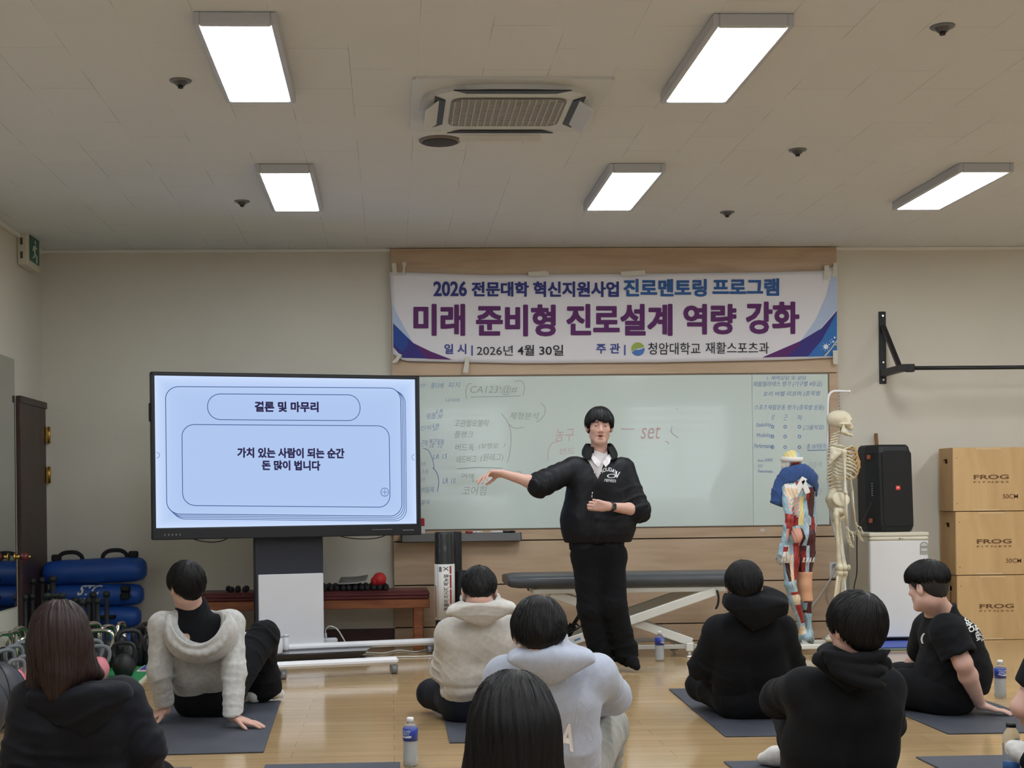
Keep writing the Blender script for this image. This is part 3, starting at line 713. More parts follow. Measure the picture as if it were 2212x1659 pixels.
ip = lambda xs, ys: (lambda x: float(np.interp(x, xs, ys)))
M_b1, M_b2, M_b3 = mat('print_pale_blue', (178, 194, 222), 0.75), mat('print_blue', (44, 74, 150), 0.75), mat('print_violet', (58, 52, 126), 0.75)
M_b4, M_b5 = mat('print_purple', (92, 42, 106), 0.75), mat('print_bright_blue', (52, 112, 182), 0.75)
bfill(fine(842, 893, ip([842, 893], [697, 742]), ip([842, 850, 870, 893], [655, 672, 705, 741.5])), 'pale_swoosh', M_b1, 0.0025)
bfill(fine(843, 976, ip([843, 866, 905, 976], [750, 773, 774, 777]), ip([843, 866, 893, 930, 976], [698, 718, 741, 759, 776.8])), 'violet_swoosh', M_b3, 0.003)
bfill(fine(843, 880, ip([843, 866, 880], [742, 760, 746]), ip([843, 866, 880], [698, 718, 730])), 'blue_swoosh', M_b2, 0.004)
bfill(fine(897, 976, ip([897, 922, 976], [745, 775, 777]), ip([897, 930, 976], [743.5, 759, 776.8])), 'purple_swoosh', M_b4, 0.004)
bfill(fine(1730, 1808, ip([1730, 1770, 1808], [737, 712, 668]), ip([1730, 1762, 1785, 1795, 1808], [736, 690, 640, 598, 590])), 'pale_swoosh', M_b1, 0.0025)
bfill(fine(1648, 1808, ip([1648, 1808], [772, 769]), ip([1648, 1728, 1775, 1808], [771.5, 737, 709, 671])), 'violet_swoosh', M_b3, 0.003)
bfill(fine(1648, 1728, ip([1648, 1700, 1728], [772, 771, 745]), ip([1648, 1700, 1728], [771.5, 750, 738])), 'purple_swoosh', M_b4, 0.004)
bfill(fine(1745, 1808, ip([1745, 1808], [770.5, 769]), ip([1745, 1775, 1808], [770, 735, 674])), 'blue_swoosh', M_b5, 0.004)
M_spark = mat('print_white', (226, 232, 240), 0.7)
sp = MB()
for x, y, r in ((1784, 749, 5), (1803, 729, 2), (1800, 738, 2.3), (1795, 740, 1.3), (1791, 744, 1.5), (1806, 745, 1.4), (1797, 733, 1), (1793, 736, 0.9)):
    sp.add([bpx(x, y, 0.006)] + [bpx(x + r * math.cos(a), y + r * math.sin(a), 0.006) for a in [k * PI / 5 for k in range(10)]], [(0, k + 1, (k + 1) % 10 + 1) for k in range(10)])
for k in range(8):
    a = k * PI / 4 + 0.2; sp.add([bpx(1784 + 0.8 * math.cos(a + 1.57), 749 + 0.8 * math.sin(a + 1.57), 0.006), bpx(1784 + 12 * math.cos(a), 749 + 12 * math.sin(a), 0.006), bpx(1784 - 0.8 * math.cos(a + 1.57), 749 - 0.8 * math.sin(a + 1.57), 0.006)], [(0, 1, 2)])
sp.build('spark_print', M_spark, banner, True)
sp = MB().add([bpx(1780, 769, 0.005), bpx(1784, 769, 0.005), bpx(1808, 739, 0.005), bpx(1808, 734, 0.005), bpx(1795, 752, 0.005)], [(0, 1, 2, 3, 4)]); sp.build('gold_line_print', mat('print_gold', (206, 200, 160), 0.7), banner, True)
def btext(items, name, m):
    for s, x0, y0, x1, y1, bo in items:
        mb = MB()
        sh_ = max(0.0, bo - 0.014) * 52
        for k, (ox, oy) in enumerate(((0, 0),) if bo < 0.016 else [(sh_ * a, sh_ * b_ * .85) for a, b_ in ((0, 0), (1, 0), (-1, 0), (0, 1), (0, -1), (.8, .8), (-.8, .8), (.8, -.8), (-.8, -.8))]):
            mb.text(s, (lambda u, v, w, a=x0, b_=y0, c=x1, d=y1: bpx(a + (c - a) * u + ox, d + (b_ - d) * v + oy, 0.005 + k * 0.0001)), bold=min(bo, 0.012), res=3)
        mb.build(name, m, banner, True)
btext([('2026', 937, 608, 1008, 639.5, 0.028), ('전문대학', 1019.5, 609, 1141.5, 640, 0.032), ('혁신지원사업', 1152.5, 608.5, 1336, 641, 0.032)], 'navy_lettering', mat('print_navy', (46, 54, 126), 0.7))
btext([('진로멘토링', 1348, 603.5, 1526, 640, 0.036), ('프로그램', 1540, 602, 1682, 638, 0.036)], 'blue_lettering', mat('print_mid_blue', (46, 92, 156), 0.7))
btext([('미래', 895, 658, 1003, 724, 0.05), ('준비형', 1030, 659, 1199, 725, 0.05), ('진로설계', 1225, 658, 1451, 724, 0.05), ('역량', 1478, 658, 1589, 721, 0.05), ('강화', 1613, 653, 1725, 720, 0.05)], 'purple_headline', mat('print_plum', (92, 36, 100), 0.7))
btext([('일 시 |', 960, 743, 1021, 768, 0.02), ('주 관 |', 1288, 742, 1351, 767, 0.02)], 'violet_lettering', mat('print_violet2', (62, 74, 146), 0.7))
btext([('2026년', 1030, 746, 1108, 768, 0.004), ('4월', 1118, 745, 1154, 768, 0.014), ('30일', 1165, 745, 1217, 768, 0.014), ('청암대학교', 1400, 740, 1513, 766, 0.006), ('재활스포츠과', 1524, 739, 1661, 764, 0.004)], 'black_lettering', mat('print_black', (34, 34, 42), 0.7))
# round two-tone university mark
cx, cy, r = 1378, 754, 14.5
def half(a0, a1, cut, m, nm, d):
    pts = [(cx + r * math.cos(math.radians(a)), cy - r * math.sin(math.radians(a))) for a in np.linspace(a0, a1, 18)]
    c2 = [(cx + r * x, cy + r * y) for x, y in cut]
    P = pts + c2; mb = MB().add([bpx(x, y, d) for x, y in P], [tuple(range(len(P)))]); mb.build(nm, m, banner, True)
half(20, 200, [(-0.75, 0.25), (-0.45, 0.02), (0.1, -0.12), (0.55, -0.2)], mat('print_lime', (150, 172, 84), 0.7), 'green_mark', 0.005)
half(205, 372, [(0.6, -0.02), (0.1, 0.12), (-0.4, 0.1), (-0.75, 0.38)], mat('print_mark_blue', (74, 118, 186), 0.7), 'blue_mark', 0.0055)
# strips of masking tape, one thing each
M_tape = mat('masking_tape', (206, 204, 192), 0.7)
def tape(pts, lab):
    a = [at(x, y, BY - 0.022) for x, y in pts]; o = MB().prism(a, (0, 0.0012, 0)).build('masking_tape', M_tape); tag(o, lab, 'tape', 'strips of tape on the banner')
tape([(846, 569), (855, 568), (858, 594), (849, 594)], 'strip of tape at the top left corner of the banner')
tape([(868, 567), (877, 566), (878, 572), (874, 580), (876, 594), (869, 595), (871, 578)], 'twisted strip of tape just right of the top left corner strip')
tape([(1141, 588), (1178, 585), (1185, 588), (1186, 596), (1142, 597)], 'flat strip of tape on the top edge above the navy lettering')
tape([(1341, 587), (1376, 585), (1393, 584), (1394, 594), (1342, 597)], 'flat strip of tape on the top edge near the middle')
tape([(1781, 574), (1791, 573), (1792, 583), (1789, 603), (1780, 603)], 'strip of tape left of the top right corner of the banner')
tape([(1801, 568), (1808, 567), (1807, 598), (1798, 598)], 'strip of tape at the very top right corner of the banner')
tape([(1799, 757), (1811, 757), (1810, 787), (1800, 786)], 'strip of tape at the bottom right corner of the banner')
tape([(861, 763), (869, 767), (858, 782), (849, 784), (847, 781), (854, 775)], 'bent strip of tape at the bottom left corner of the banner')
tape([(1006, 770), (1015, 771), (1011, 805), (1000, 804)], 'strip of tape hanging from the bottom edge under the date line')
# ================================================================ bench with small weights (behind the display)
M_leather = mat('maroon_leather', (104, 52, 54), 0.38, bump=(60, 0.12), var=(5, (84, 40, 42)))
M_pine = wood('stained_pine', (158, 96, 58), (116, 62, 36), (3, 26, 26), 0.45)
BX0, BX1 = at(432, 1285, 10.8).x, at(927, 1285, 10.8).x; BYF_, BYB = 10.72, 11.08; BZ = 0.452
bench = thing('padded_bench', 'low wooden bench with a maroon padded top along the back wall behind the display', 'bench', ((BX0 + BX1) / 2, 10.9, 0))
c = MB(); cx = (BX0 + BX1) / 2
for k, (z, e, h) in enumerate(((BZ - 0.045, 0.0, 0.03), (BZ - 0.022, 0.004, 0.028), (BZ - 0.004, -0.006, 0.022))): c.box((cx, 10.9, z), (BX1 - BX0 + 2 * e, BYB - BYF_ + 2 * e, h), 0.012)
c.build('pad', M_leather, bench, True)
a = MB()
for y in (BYF_ + 0.02, BYB - 0.02): a.box((cx, y, BZ - 0.095), (BX1 - BX0, 0.032, 0.066), 0.004)
for x in (BX0 + 0.018, BX1 - 0.018): a.box((x, 10.9, BZ - 0.095), (0.032, 0.3, 0.066), 0.004)
a.build('apron', M_pine, bench, True)
for x in (BX0 + 0.09, BX1 - 0.085):
    for y in (BYF_ + 0.05, BYB - 0.05): MB().box((x, y, 0.178), (0.075, 0.07, 0.356), 0.006).build('leg', M_pine, bench, True)
M_rub = mat('black_rubber', (27, 27, 30), 0.6, bump=(140, 0.1))
def dumbbell(x, y, z, rz, lab, group, r=0.0222):
    t = thing('dumbbell', lab, 'dumbbell', (x, y, z + r), rz, group)
    for s in (-1, 1): MB().ell((0, s * 0.062, 0), (r, r * 1.05, r), n=14, m=9).build('head', M_rub, t)
    MB().cyl((0, -0.04, 0), (0, 0.04, 0), 0.014, n=10).build('grip', M_rub, t); return t
x0 = at(688, 1275, 10.78).x; d0_ = None; ztop = BZ + 0.007
for k in range(12):
    x = x0 + k * 0.0465 + 0.0; y = 10.80; lab = 'small black dumbbell in the front row lying on the maroon bench'
    lab = ['leftmost small black dumbbell of the front row on the bench', lab][k > 0] if k < 11 else 'rightmost small black dumbbell of the front row on the bench'
    g = 'black dumbbells in the front row on the bench'
    if d0_ is None: d0_ = dumbbell(x, y, ztop, 0.05, lab, g)
    else: dup(d0_, (x, y, ztop + 0.0222), 0.02 * ((k * 7) % 5 - 2), lab, g)
for k in range(11): dup(d0_, (x0 + 0.02 + k * 0.047, 11.0, ztop + 0.0222), 0.03 * ((k * 5) % 5 - 2), 'small black dumbbell in the rear row on the maroon bench', 'black dumbbells in the rear row on the bench')
for px, rz, lab in ((498, 0.3, 'black dumbbell lying askew on the bench, leftmost of the three by the display column'), (515, 0.1, 'middle black dumbbell of three lying left of the display column'), (532, 0.0, 'black dumbbell on the bench touching the left edge of the display column')):
    dup(d0_, (at(px, 1280, 10.85).x, 10.82, ztop + 0.0222), rz, lab, 'dumbbells left of the display column')
mg = thing('magazine', 'grey covered magazine lying on top of the small dumbbells', 'magazine', at(762, 1258, 10.87))
mz = ztop + 0.047; mc = at(762, 1262, 10.88)
m_ = MB(); N = 10; rows = []
for j in range(5): rows.append([(mc.x + (-0.105 + 0.21 * i / N) + (j / 4) * 0.012, 10.78 + j * 0.05, mz + 0.012 + 0.018 * (i / N) ** 3 + j * 0.008) for i in range(N + 1)])
m_.loft(rows, closed=False, cap=False); o = link('cover', m_.mesh('cover'), mat('magazine_grey', (128, 130, 130), 0.45, var=(9, (90, 94, 94))), mg, True)
so = o.modifiers.new('thickness', 'SOLIDIFY'); so.thickness = 0.002; so.offset = 1
rows = [[(p[0], p[1] + 0.004, p[2] - 0.006) for p in r] for r in rows]
o = link('pages', MB().loft(rows, closed=False, cap=False).mesh('pages'), mat('paper_white', (206, 205, 200), 0.7), mg, True); so = o.modifiers.new('thickness', 'SOLIDIFY'); so.thickness = 0.008; so.offset = 0
rp = at(818, 1253, 10.86)
pb = MB(); pb.ell((rp.x + 0.006, 10.86, rp.z + 0.006), (0.053, 0.055, 0.053)); pb.ell((rp.x - 0.022, 10.86, rp.z - 0.008), (0.040, 0.045, 0.040))
tag(pb.build('massage_ball', mat('red_rubber', (206, 48, 52), 0.45)), 'bright red double massage ball at the right end of the dumbbells on the bench', 'ball')

# ---- foam rollers standing by the bench
def roller(px, Y, r, z1, lab, m, sleeve=None):
    x = at(px, 1300, Y).x
    t = thing('foam_roller', lab, 'foam roller', (x, Y, 0))
    b = MB().lathe([(r * 0.3, 0), (r * 0.96, 0), (r, 0.012), (r, z1 - 0.012), (r * 0.94, z1), (r * 0.3, z1)], n=32)
    b.build('roll', m, t)
    if sleeve:
        z0, z2 = sleeve; rs = r + 0.004
        s = MB().lathe([(r + 0.001, z0), (rs, z0), (rs, z2), (r + 0.001, z2)], n=40); s.build('paper_sleeve', mat('sleeve_white', (214, 212, 208), 0.5), t)
        def wrap(u0, u1, zz0, zz1):
            def f(u, v, w):
                # text reads upwards: u along height, v across
                ang = math.radians(u0 + (u1 - u0) * (1 - v)); return Vector(((rs + 0.0015) * math.sin(ang), -(rs + 0.0015) * math.cos(ang), zz0 + (zz1 - zz0) * u))
            return f
        MB().text('폼롤러 마사지 메뉴얼', wrap(-8, 20, z0 + 0.07, z2 - 0.075), bold=0.02).build('sleeve_lettering', mat('sleeve_ink', (72, 66, 66), 0.6), t)
        rd = mat('sleeve_red', (156, 62, 62), 0.6)
        def patch(a0, a1, zz0, zz1, name, mm):
            R = rs + 0.0012; P = []
            for zz in (zz0, zz1): P.append([(R * math.sin(math.radians(a0 + (a1 - a0) * k / 6)), -R * math.cos(math.radians(a0 + (a1 - a0) * k / 6)), zz) for k in range(7)])
            MB().loft(P, closed=False, cap=False).build(name, mm, t)
        L = z2 - z0
        for a, b_ in ((0.03, 0.27), (0.29, 0.55), (0.57, 0.81), (0.83, 0.97)): patch(27, 39, z0 + L * a, z0 + L * b_, 'red_label', rd)
        patch(-66, -58, z0 + 0.02, z0 + L * 0.62, 'red_label', rd); patch(-44, -41.5, z0 + 0.01, z2 - 0.01, 'grey_line', M_grey); patch(-34, -18, z2 - 0.055, z2 - 0.018, 'grey_mark', mat('sleeve_mark', (120, 118, 116), 0.6))
        MB().text('X', wrap(-8, 20, z2 - 0.05, z2 - 0.015), bold=0.01).build('sleeve_lettering', MATS['sleeve_ink'], t)
    return t
M_eva = mat('black_foam', (34, 36, 38), 0.4, bump=(220, 0.1), coat=0.2)
zz = lambda px, py, Y: at(px, py, Y).z
roller(961, 10.5, 0.0715, zz(961, 1149, 10.5), 'tall black foam roller in a white printed paper sleeve beside the bench', M_eva, (zz(961, 1338, 10.5), zz(961, 1218, 10.5)))
roller(985, 10.72, 0.048, zz(985, 1148, 10.72), 'plain black foam roller standing just behind the sleeved one', M_rub)
roller(996, 10.6, 0.045, zz(996, 1232, 10.6), 'short black foam roller standing right of the two tall rollers', M_rub)

# ---- treatment bed
M_vinyl = mat('grey_vinyl', (72, 75, 79), 0.38, bump=(40, 0.04), var=(2.5, (62, 65, 69)))
M_bedwhite = mat('bed_frame_white', (214, 213, 206), 0.4)
b0, b1 = at(1094, 1250, 10.15).x, 2.63
bed = thing('treatment_bed', 'grey vinyl treatment bed on a white scissor frame behind the presenter', 'bed', ((b0 + b1) / 2, 10.3, 0))
cu = MB(); YF_, YK = 10.0, 10.6; zt_ = 0.597; rings = []
for x, e, zz_ in ((b0, 0.10, 0.02), (b0 + 0.02, 0.055, 0.008), (b0 + 0.08, 0.02, 0.0), (b0 + 0.2, 0.0, 0.0), (b1 - 0.1, 0.0, 0.0), (b1 - 0.02, 0.02, 0.003), (b1, 0.05, 0.02)):
    rings.append([(x, 10.3 + sx * (YK - YF_) / 2 * (1 - e), zt_ - 0.047 + sz) for sx, sz in [(c_[0], c_[1]) for c_ in
                  [(1.0, 0.0), (0.99, 0.025), (0.9, 0.042 - zz_), (0.5, 0.048 - zz_), (0, 0.05 - zz_), (-0.5, 0.048 - zz_), (-0.9, 0.042 - zz_), (-0.99, 0.025), (-1, 0.0), (-0.985, -0.03 + zz_), (-0.93, -0.043 + zz_), (0, -0.046 + zz_), (0.93, -0.043 + zz_), (0.985, -0.03 + zz_)]]])
cu.loft(rings); cu.build('cushion', M_vinyl, bed, True)
f = MB(); zr = zt_ - 0.115
for y in (10.06, 10.54): f.box(((b0 + b1) / 2 + 0.05, y, zr), (b1 - b0 - 0.28, 0.04, 0.036), 0.004)
for x in (b0 + 0.2, b1 - 0.12): f.box((x, 10.3, zr), (0.04, 0.48, 0.036), 0.004)
f.build('upper_frame', M_bedwhite, bed, True)
def strut(a, b_, y, nm, m=M_bedwhite, w=0.062):
    p, q_ = Vector((a[0], y, a[1])), Vector((b_[0], y, b_[1])); d = q_ - p; R = frame(d, (0, 1, 0))
    MB().box((p + q_) / 2, (w, 0.035, d.length), 0.005, R).build(nm, m, bed, True)
xl, xr = at(1225, 1395, 10.0).x, at(1492, 1400, 10.02).x
hx = at(1545, 1275, 10.05).x; hl = at(1190, 1280, 10.05).x
for y in (10.04, 10.54):
    strut((xl, 0.115), (hx, zr - 0.015), y, 'scissor_arm'); strut((xr + 0.02, 0.10), (hl, zr - 0.015), y + (0.04 if y < 10.3 else -0.04), 'scissor_arm')
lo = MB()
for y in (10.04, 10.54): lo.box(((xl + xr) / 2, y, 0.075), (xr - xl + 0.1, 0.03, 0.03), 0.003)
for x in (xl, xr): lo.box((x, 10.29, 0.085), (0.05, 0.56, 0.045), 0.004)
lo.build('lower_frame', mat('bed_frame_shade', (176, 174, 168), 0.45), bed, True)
for x in (xl, xr):
    for y in (10.02, 10.56):
        k = MB(); k.box((x - 0.01, y, 0.075), (0.05, 0.05, 0.06), 0.006); k.cyl((x - 0.01, y, 0.012), (x - 0.01, y, 0.05), 0.011, n=10); k.build('foot_bracket', M_bedwhite, bed, True)
        MB().lathe([(0, 0), (0.03, 0), (0.032, 0.01), (0.012, 0.02), (0, 0.02)], (x - 0.01, y, 0.0), n=18).build('leveling_foot', M_chrome, bed, True)
ac = MB(); A, B = at(1222, 1376, 10.25), at(1252, 1328, 10.25); ac.cyl(A, A.lerp(B, 0.55), 0.03, n=14); ac.cyl(A.lerp(B, 0.5), B + (B - A) * 0.6, 0.014, n=10); ac.box(A, (0.09, 0.07, 0.06), 0.01, frame(B - A)); ac.build('actuator', M_dark, bed, True)
MB().tube(spline([at(1250, 1352, 10.2), at(1243, 1347, 10.18), at(1232, 1356, 10.2), at(1226, 1368, 10.2), at(1244, 1360, 10.19), at(1256, 1352, 10.2)], 6), 0.006, n=6).build('actuator_cable', M_dark, bed, True)
lv = MB(); p0 = at(1549, 1275, 10.02); lv.tube(spline([p0, p0 + Vector((0.01, 0, -0.05)), p0 + Vector((0.005, 0, -0.1)), p0 + Vector((-0.012, 0, -0.135))], 4), [0.018] * 12 + [0.012], n=8, flat=0.4); lv.build('release_lever', M_dark, bed, True)
for px in (1141,): MB().box(at(px, 1271, 10.05), (0.007, 0.02, 0.035), 0.001).build('hook', M_dark, bed, True)
MB().quad(*[Vector((v.x, 10.0215, v.z)) for v in (at(1240, 1386, 10.02), at(1254, 1381, 10.02), at(1254, 1377, 10.02), at(1240, 1382, 10.02))]).build('blue_label', mat('label_blue', (84, 124, 186), 0.5), bed, True)
MB().tube([atz(1380, 1388, 0.008) + Vector((0, 0.3, 0)), atz(1450, 1387, 0.008) + Vector((0, 0.3, 0))], 0.008, n=6).build('floor_conduit', mat('conduit_white', (206, 202, 192), 0.5)); tag(bpy.data.objects['floor_conduit'], 'thin white conduit along the foot of the panelling behind the bed', 'cable conduit')
bpy.data.objects['floor_conduit'].location = (0, 0, 0.0)

# ---- refrigerator with loudspeaker
M_fw = mat('fridge_white', (222, 223, 224), 0.35, bump=(120, 0.03)); M_cream = mat('fridge_cream', (214, 209, 192), 0.4)
fx0, fx1 = at(1880, 1250, 10.6).x, at(2007, 1250, 10.6).x; FY = 10.6; fz1 = at(1944, 1150, 10.6).z; fz0 = at(1940, 1377, 10.6).z
fm = thing('play_mat', 'blue foam mat with a red edge lying under the white refrigerator', 'mat', atz(1940, 1406, 0))
mx0, mx1 = atz(1893, 1404, 0).x, atz(2010, 1404, 0).x; my = atz(1940, 1405, 0).y
MB().box(((mx0 + mx1) / 2, (my + 11.1) / 2, 0.024), (mx1 - mx0, 11.1 - my, 0.012), 0.004).build('upper_layer', mat('foam_blue', (78, 98, 176), 0.7, bump=(120, 0.1)), fm, True)
MB().box(((mx0 + mx1) / 2, (my + 11.1) / 2 + 0.006, 0.0095), (mx1 - mx0 + 0.01, 11.1 - my, 0.015), 0.003).build('lower_layer', mat('foam_teal', (138, 160, 158), 0.7), fm, True)
MB().box((mx0 - 0.012, (my + 11.1) / 2 - 0.03, 0.02), (0.03, 11.0 - my, 0.02), 0.004).build('edge_strip', mat('foam_red', (176, 70, 78), 0.7), fm, True)
fr_ = thing('refrigerator', 'small white refrigerator with a cream top standing between skeleton and wooden boxes', 'refrigerator', ((fx0 + fx1) / 2, 10.85, 0.032)); cx = (fx0 + fx1) / 2; w = fx1 - fx0
zb_ = 0.058
MB().box((cx, 10.88, (zb_ + fz1 - 0.03) / 2), (w - 0.006, 0.46, fz1 - 0.03 - zb_), 0.006).build('cabinet', mat('fridge_side', (196, 192, 176), 0.45), fr_, True)
MB().box((cx, 10.86, fz1 - 0.015), (w + 0.012, 0.52, 0.03), 0.007).build('top', M_cream, fr_, True)
MB().box((cx, 10.625, (fz0 + fz1 - 0.062) / 2), (w, 0.05, fz1 - 0.062 - fz0), 0.008).build('door', M_fw, fr_, True)
dr = bpy.data.objects[-1] if False else None
MB().box((cx, 10.622, fz1 - 0.047), (w, 0.052, 0.03), 0.01).build('door_handle', M_cream, fr_, True)
g = MB(); ring = [(0.0065 * math.cos(k * PI / 8), 0.0065 * math.sin(k * PI / 8)) for k in range(16)]
lx = at(1944, 1162, 10.59).x; g.prism([(lx + a, 10.5945, fz1 - 0.047 + b_) for a, b_ in ring], (0, 0.002, 0)); g.text('LG', [(lx + 0.011, 10.5945, fz1 - 0.053), (lx + 0.027, 10.5945, fz1 - 0.053), (lx + 0.027, 10.5945, fz1 - 0.042), (lx + 0.011, 10.5945, fz1 - 0.042)], bold=0.02)
g.build('logo_lettering', mat('logo_grey', (92, 92, 96), 0.5), fr_, True)
ez0, ez1, e0, e1 = at(1996, 1198, 10.6).z, at(1996, 1170, 10.6).z, at(1987, 1180, 10.6).x, at(2005, 1180, 10.6).x
ew = (e1 - e0) / 2; ecx = (e0 + e1) / 2
MB().prism([(e0, 10.598, ez0), (e1, 10.598, ez0), (e1, 10.598, ez1 - ew)] + [(ecx + ew * math.cos(a), 10.598, ez1 - ew + ew * math.sin(a)) for a in [k * PI / 10 for k in range(1, 10)]] + [(e0, 10.598, ez1 - ew)], (0, 0.002, 0)).build('energy_label', mat('label_grey', (146, 146, 142), 0.5), fr_, True)
s = MB()
s.prism([(ecx + ew * 0.75 * math.cos(a), 10.5965, ez1 - ew + ew * 0.75 * math.sin(a)) for a in [k * PI / 10 for k in range(11)]], (0, 0.001, 0)); s.box((ecx, 10.5968, (ez0 + ez1) / 2 - 0.012), (ew * 1.5, 0.001, 0.022))
for k in range(3): s.box((ecx + (k - 1) * ew * 0.55, 10.5968, ez0 + 0.011), (ew * 0.36, 0.001, 0.01))
s.build('label_print', mat('label_light', (196, 196, 190), 0.5), fr_, True)
for x in (fx0 + 0.04, fx1 - 0.04):
    for y in (10.68, 11.06): MB().cyl((x, y, 0.031), (x, y, zb_ + 0.004), 0.018, n=10).build('foot', M_dark, fr_, True)
MB().box((cx, 10.67, 0.05), (w - 0.03, 0.02, 0.03), 0.002).build('kick_plate', M_dark, fr_, True)
p = at(1904, 1392, 10.5); t = thing('adapter_box', 'small white plastic box on the floor at the left foot of the refrigerator', 'box', (p.x, 10.53, 0.03))
MB().box((0, 0, 0.03), (0.06, 0.05, 0.06), 0.008).build('shell', M_fw, t); MB().box((0.005, -0.026, 0.03), (0.035, 0.003, 0.03), 0.001).build('recess', M_grey, t)
# loudspeaker
lx0, lx1 = at(1884, 1050, 10.66).x, at(1983, 1050, 10.66).x; lz1 = at(1930, 960, 10.7).z; lh = lz1 - fz1
sp = thing('loudspeaker', 'tall black party loudspeaker with a small red logo standing on the refrigerator', 'loudspeaker', ((lx0 + lx1) / 2, 10.86, fz1), 0.16)
w = (lx1 - lx0) * 0.93; b = MB()
prof = [(-w / 2, 0.13), (-w / 2 - 0.004, 0.0), (-w / 2 + 0.045, -0.14), (-w / 2 + 0.075, -0.155), (w / 2 - 0.04, -0.155), (w / 2 - 0.012, -0.14), (w / 2 + 0.004, 0.0), (w / 2, 0.13)]
rings = []
for z, s_ in ((0, 0.86), (0.012, 0.93), (0.05, 1.0), (lh * 0.5, 0.985), (lh - 0.06, 0.96), (lh - 0.015, 0.9), (lh, 0.82)): rings.append([(x * s_ - 0.03 * (z / lh) * 0.6, y * s_, z) for x, y in prof])
b.loft(rings, smooth=False); b.build('cabinet', mat('speaker_black', (26, 27, 31), 0.5, bump=(200, 0.05)), sp)
q_ = [(x, z) for x, z in rrect(w * 0.74, lh * 0.86, 0.03, 5)]
MB().prism([(x + 0.02 - 0.018 * ((z + lh * 0.5) / lh), -0.149 - 0.005, z + lh * 0.5) for x, z in q_], (0, -0.006, 0)).build('front_grille', mat('speaker_mesh', (20, 21, 25), 0.6, bump=(400, 0.4)), sp)
MB().prism([(x + 0.012, -0.161, z + lh * 0.505) for x, z in rrect(0.036, 0.032, 0.004, 3)], (0, -0.003, 0)).build('logo_badge', mat('logo_red', (226, 62, 52), 0.45), sp)
MB().text('JBL', [(-0.001, -0.1645, lh * 0.505 - 0.007), (0.025, -0.1645, lh * 0.505 - 0.007), (0.025, -0.1645, lh * 0.505 + 0.008), (-0.001, -0.1645, lh * 0.505 + 0.008)], bold=0.02).build('logo_lettering', mat('logo_white', (240, 216, 210), 0.5), sp)
MB().box((0.01, -0.152, lh * 0.9), (0.07, 0.006, 0.012), 0.002).build('top_vent', M_dark, sp)
mo = mat('accent_orange', (150, 74, 50), 0.5)
for z in (lh * 0.86, lh * 0.13):
    for s_ in (-1, 1): MB().box((s_ * (w / 2 - 0.012) - 0.008 - (0.012 if z > 0.3 else 0), -0.055, z), (0.03, 0.012, 0.035), 0.004).build('corner_accent', mo, sp)
for k in range(6): MB().cyl((-w / 2 + 0.006, -0.085 - 0.0, lh * 0.42 + k * 0.018), (-w / 2 - 0.004, -0.09, lh * 0.42 + k * 0.018), 0.005, n=8).build('side_button', M_grey, sp)
cb = [at(1882, 1087, 10.75), at(1872, 1108, 10.72), at(1858, 1135, 10.66), at(1852, 1147, 10.62), at(1851, 1180, 10.64), at(1851, 1235, 10.66), at(1846, 1262, 10.66), at(1840, 1300, 10.66), at(1836, 1340, 10.65), atz(1834, 1392, 0.006)]
tag(MB().tube(spline(cb, 6), 0.005, n=6).build('speaker_cable', M_dark), 'black cable running from the loudspeaker down beside the refrigerator', 'cable')
ws = at(1906, 934, 11.0); we = Vector((ws.x + 0.13, 11.06, 0.15))
st_ = MB().cyl(Vector((ws.x + 0.006, 11.165, ws.z)), Vector((ws.x + 0.1, 11.14, 0.0)), 0.014, n=12).build('wooden_stick', wood('stick_brown', (138, 98, 62), (108, 72, 42), (20, 20, 2), 0.5)); tag(st_, 'brown wooden stick leaning on the wall behind the loudspeaker', 'stick')

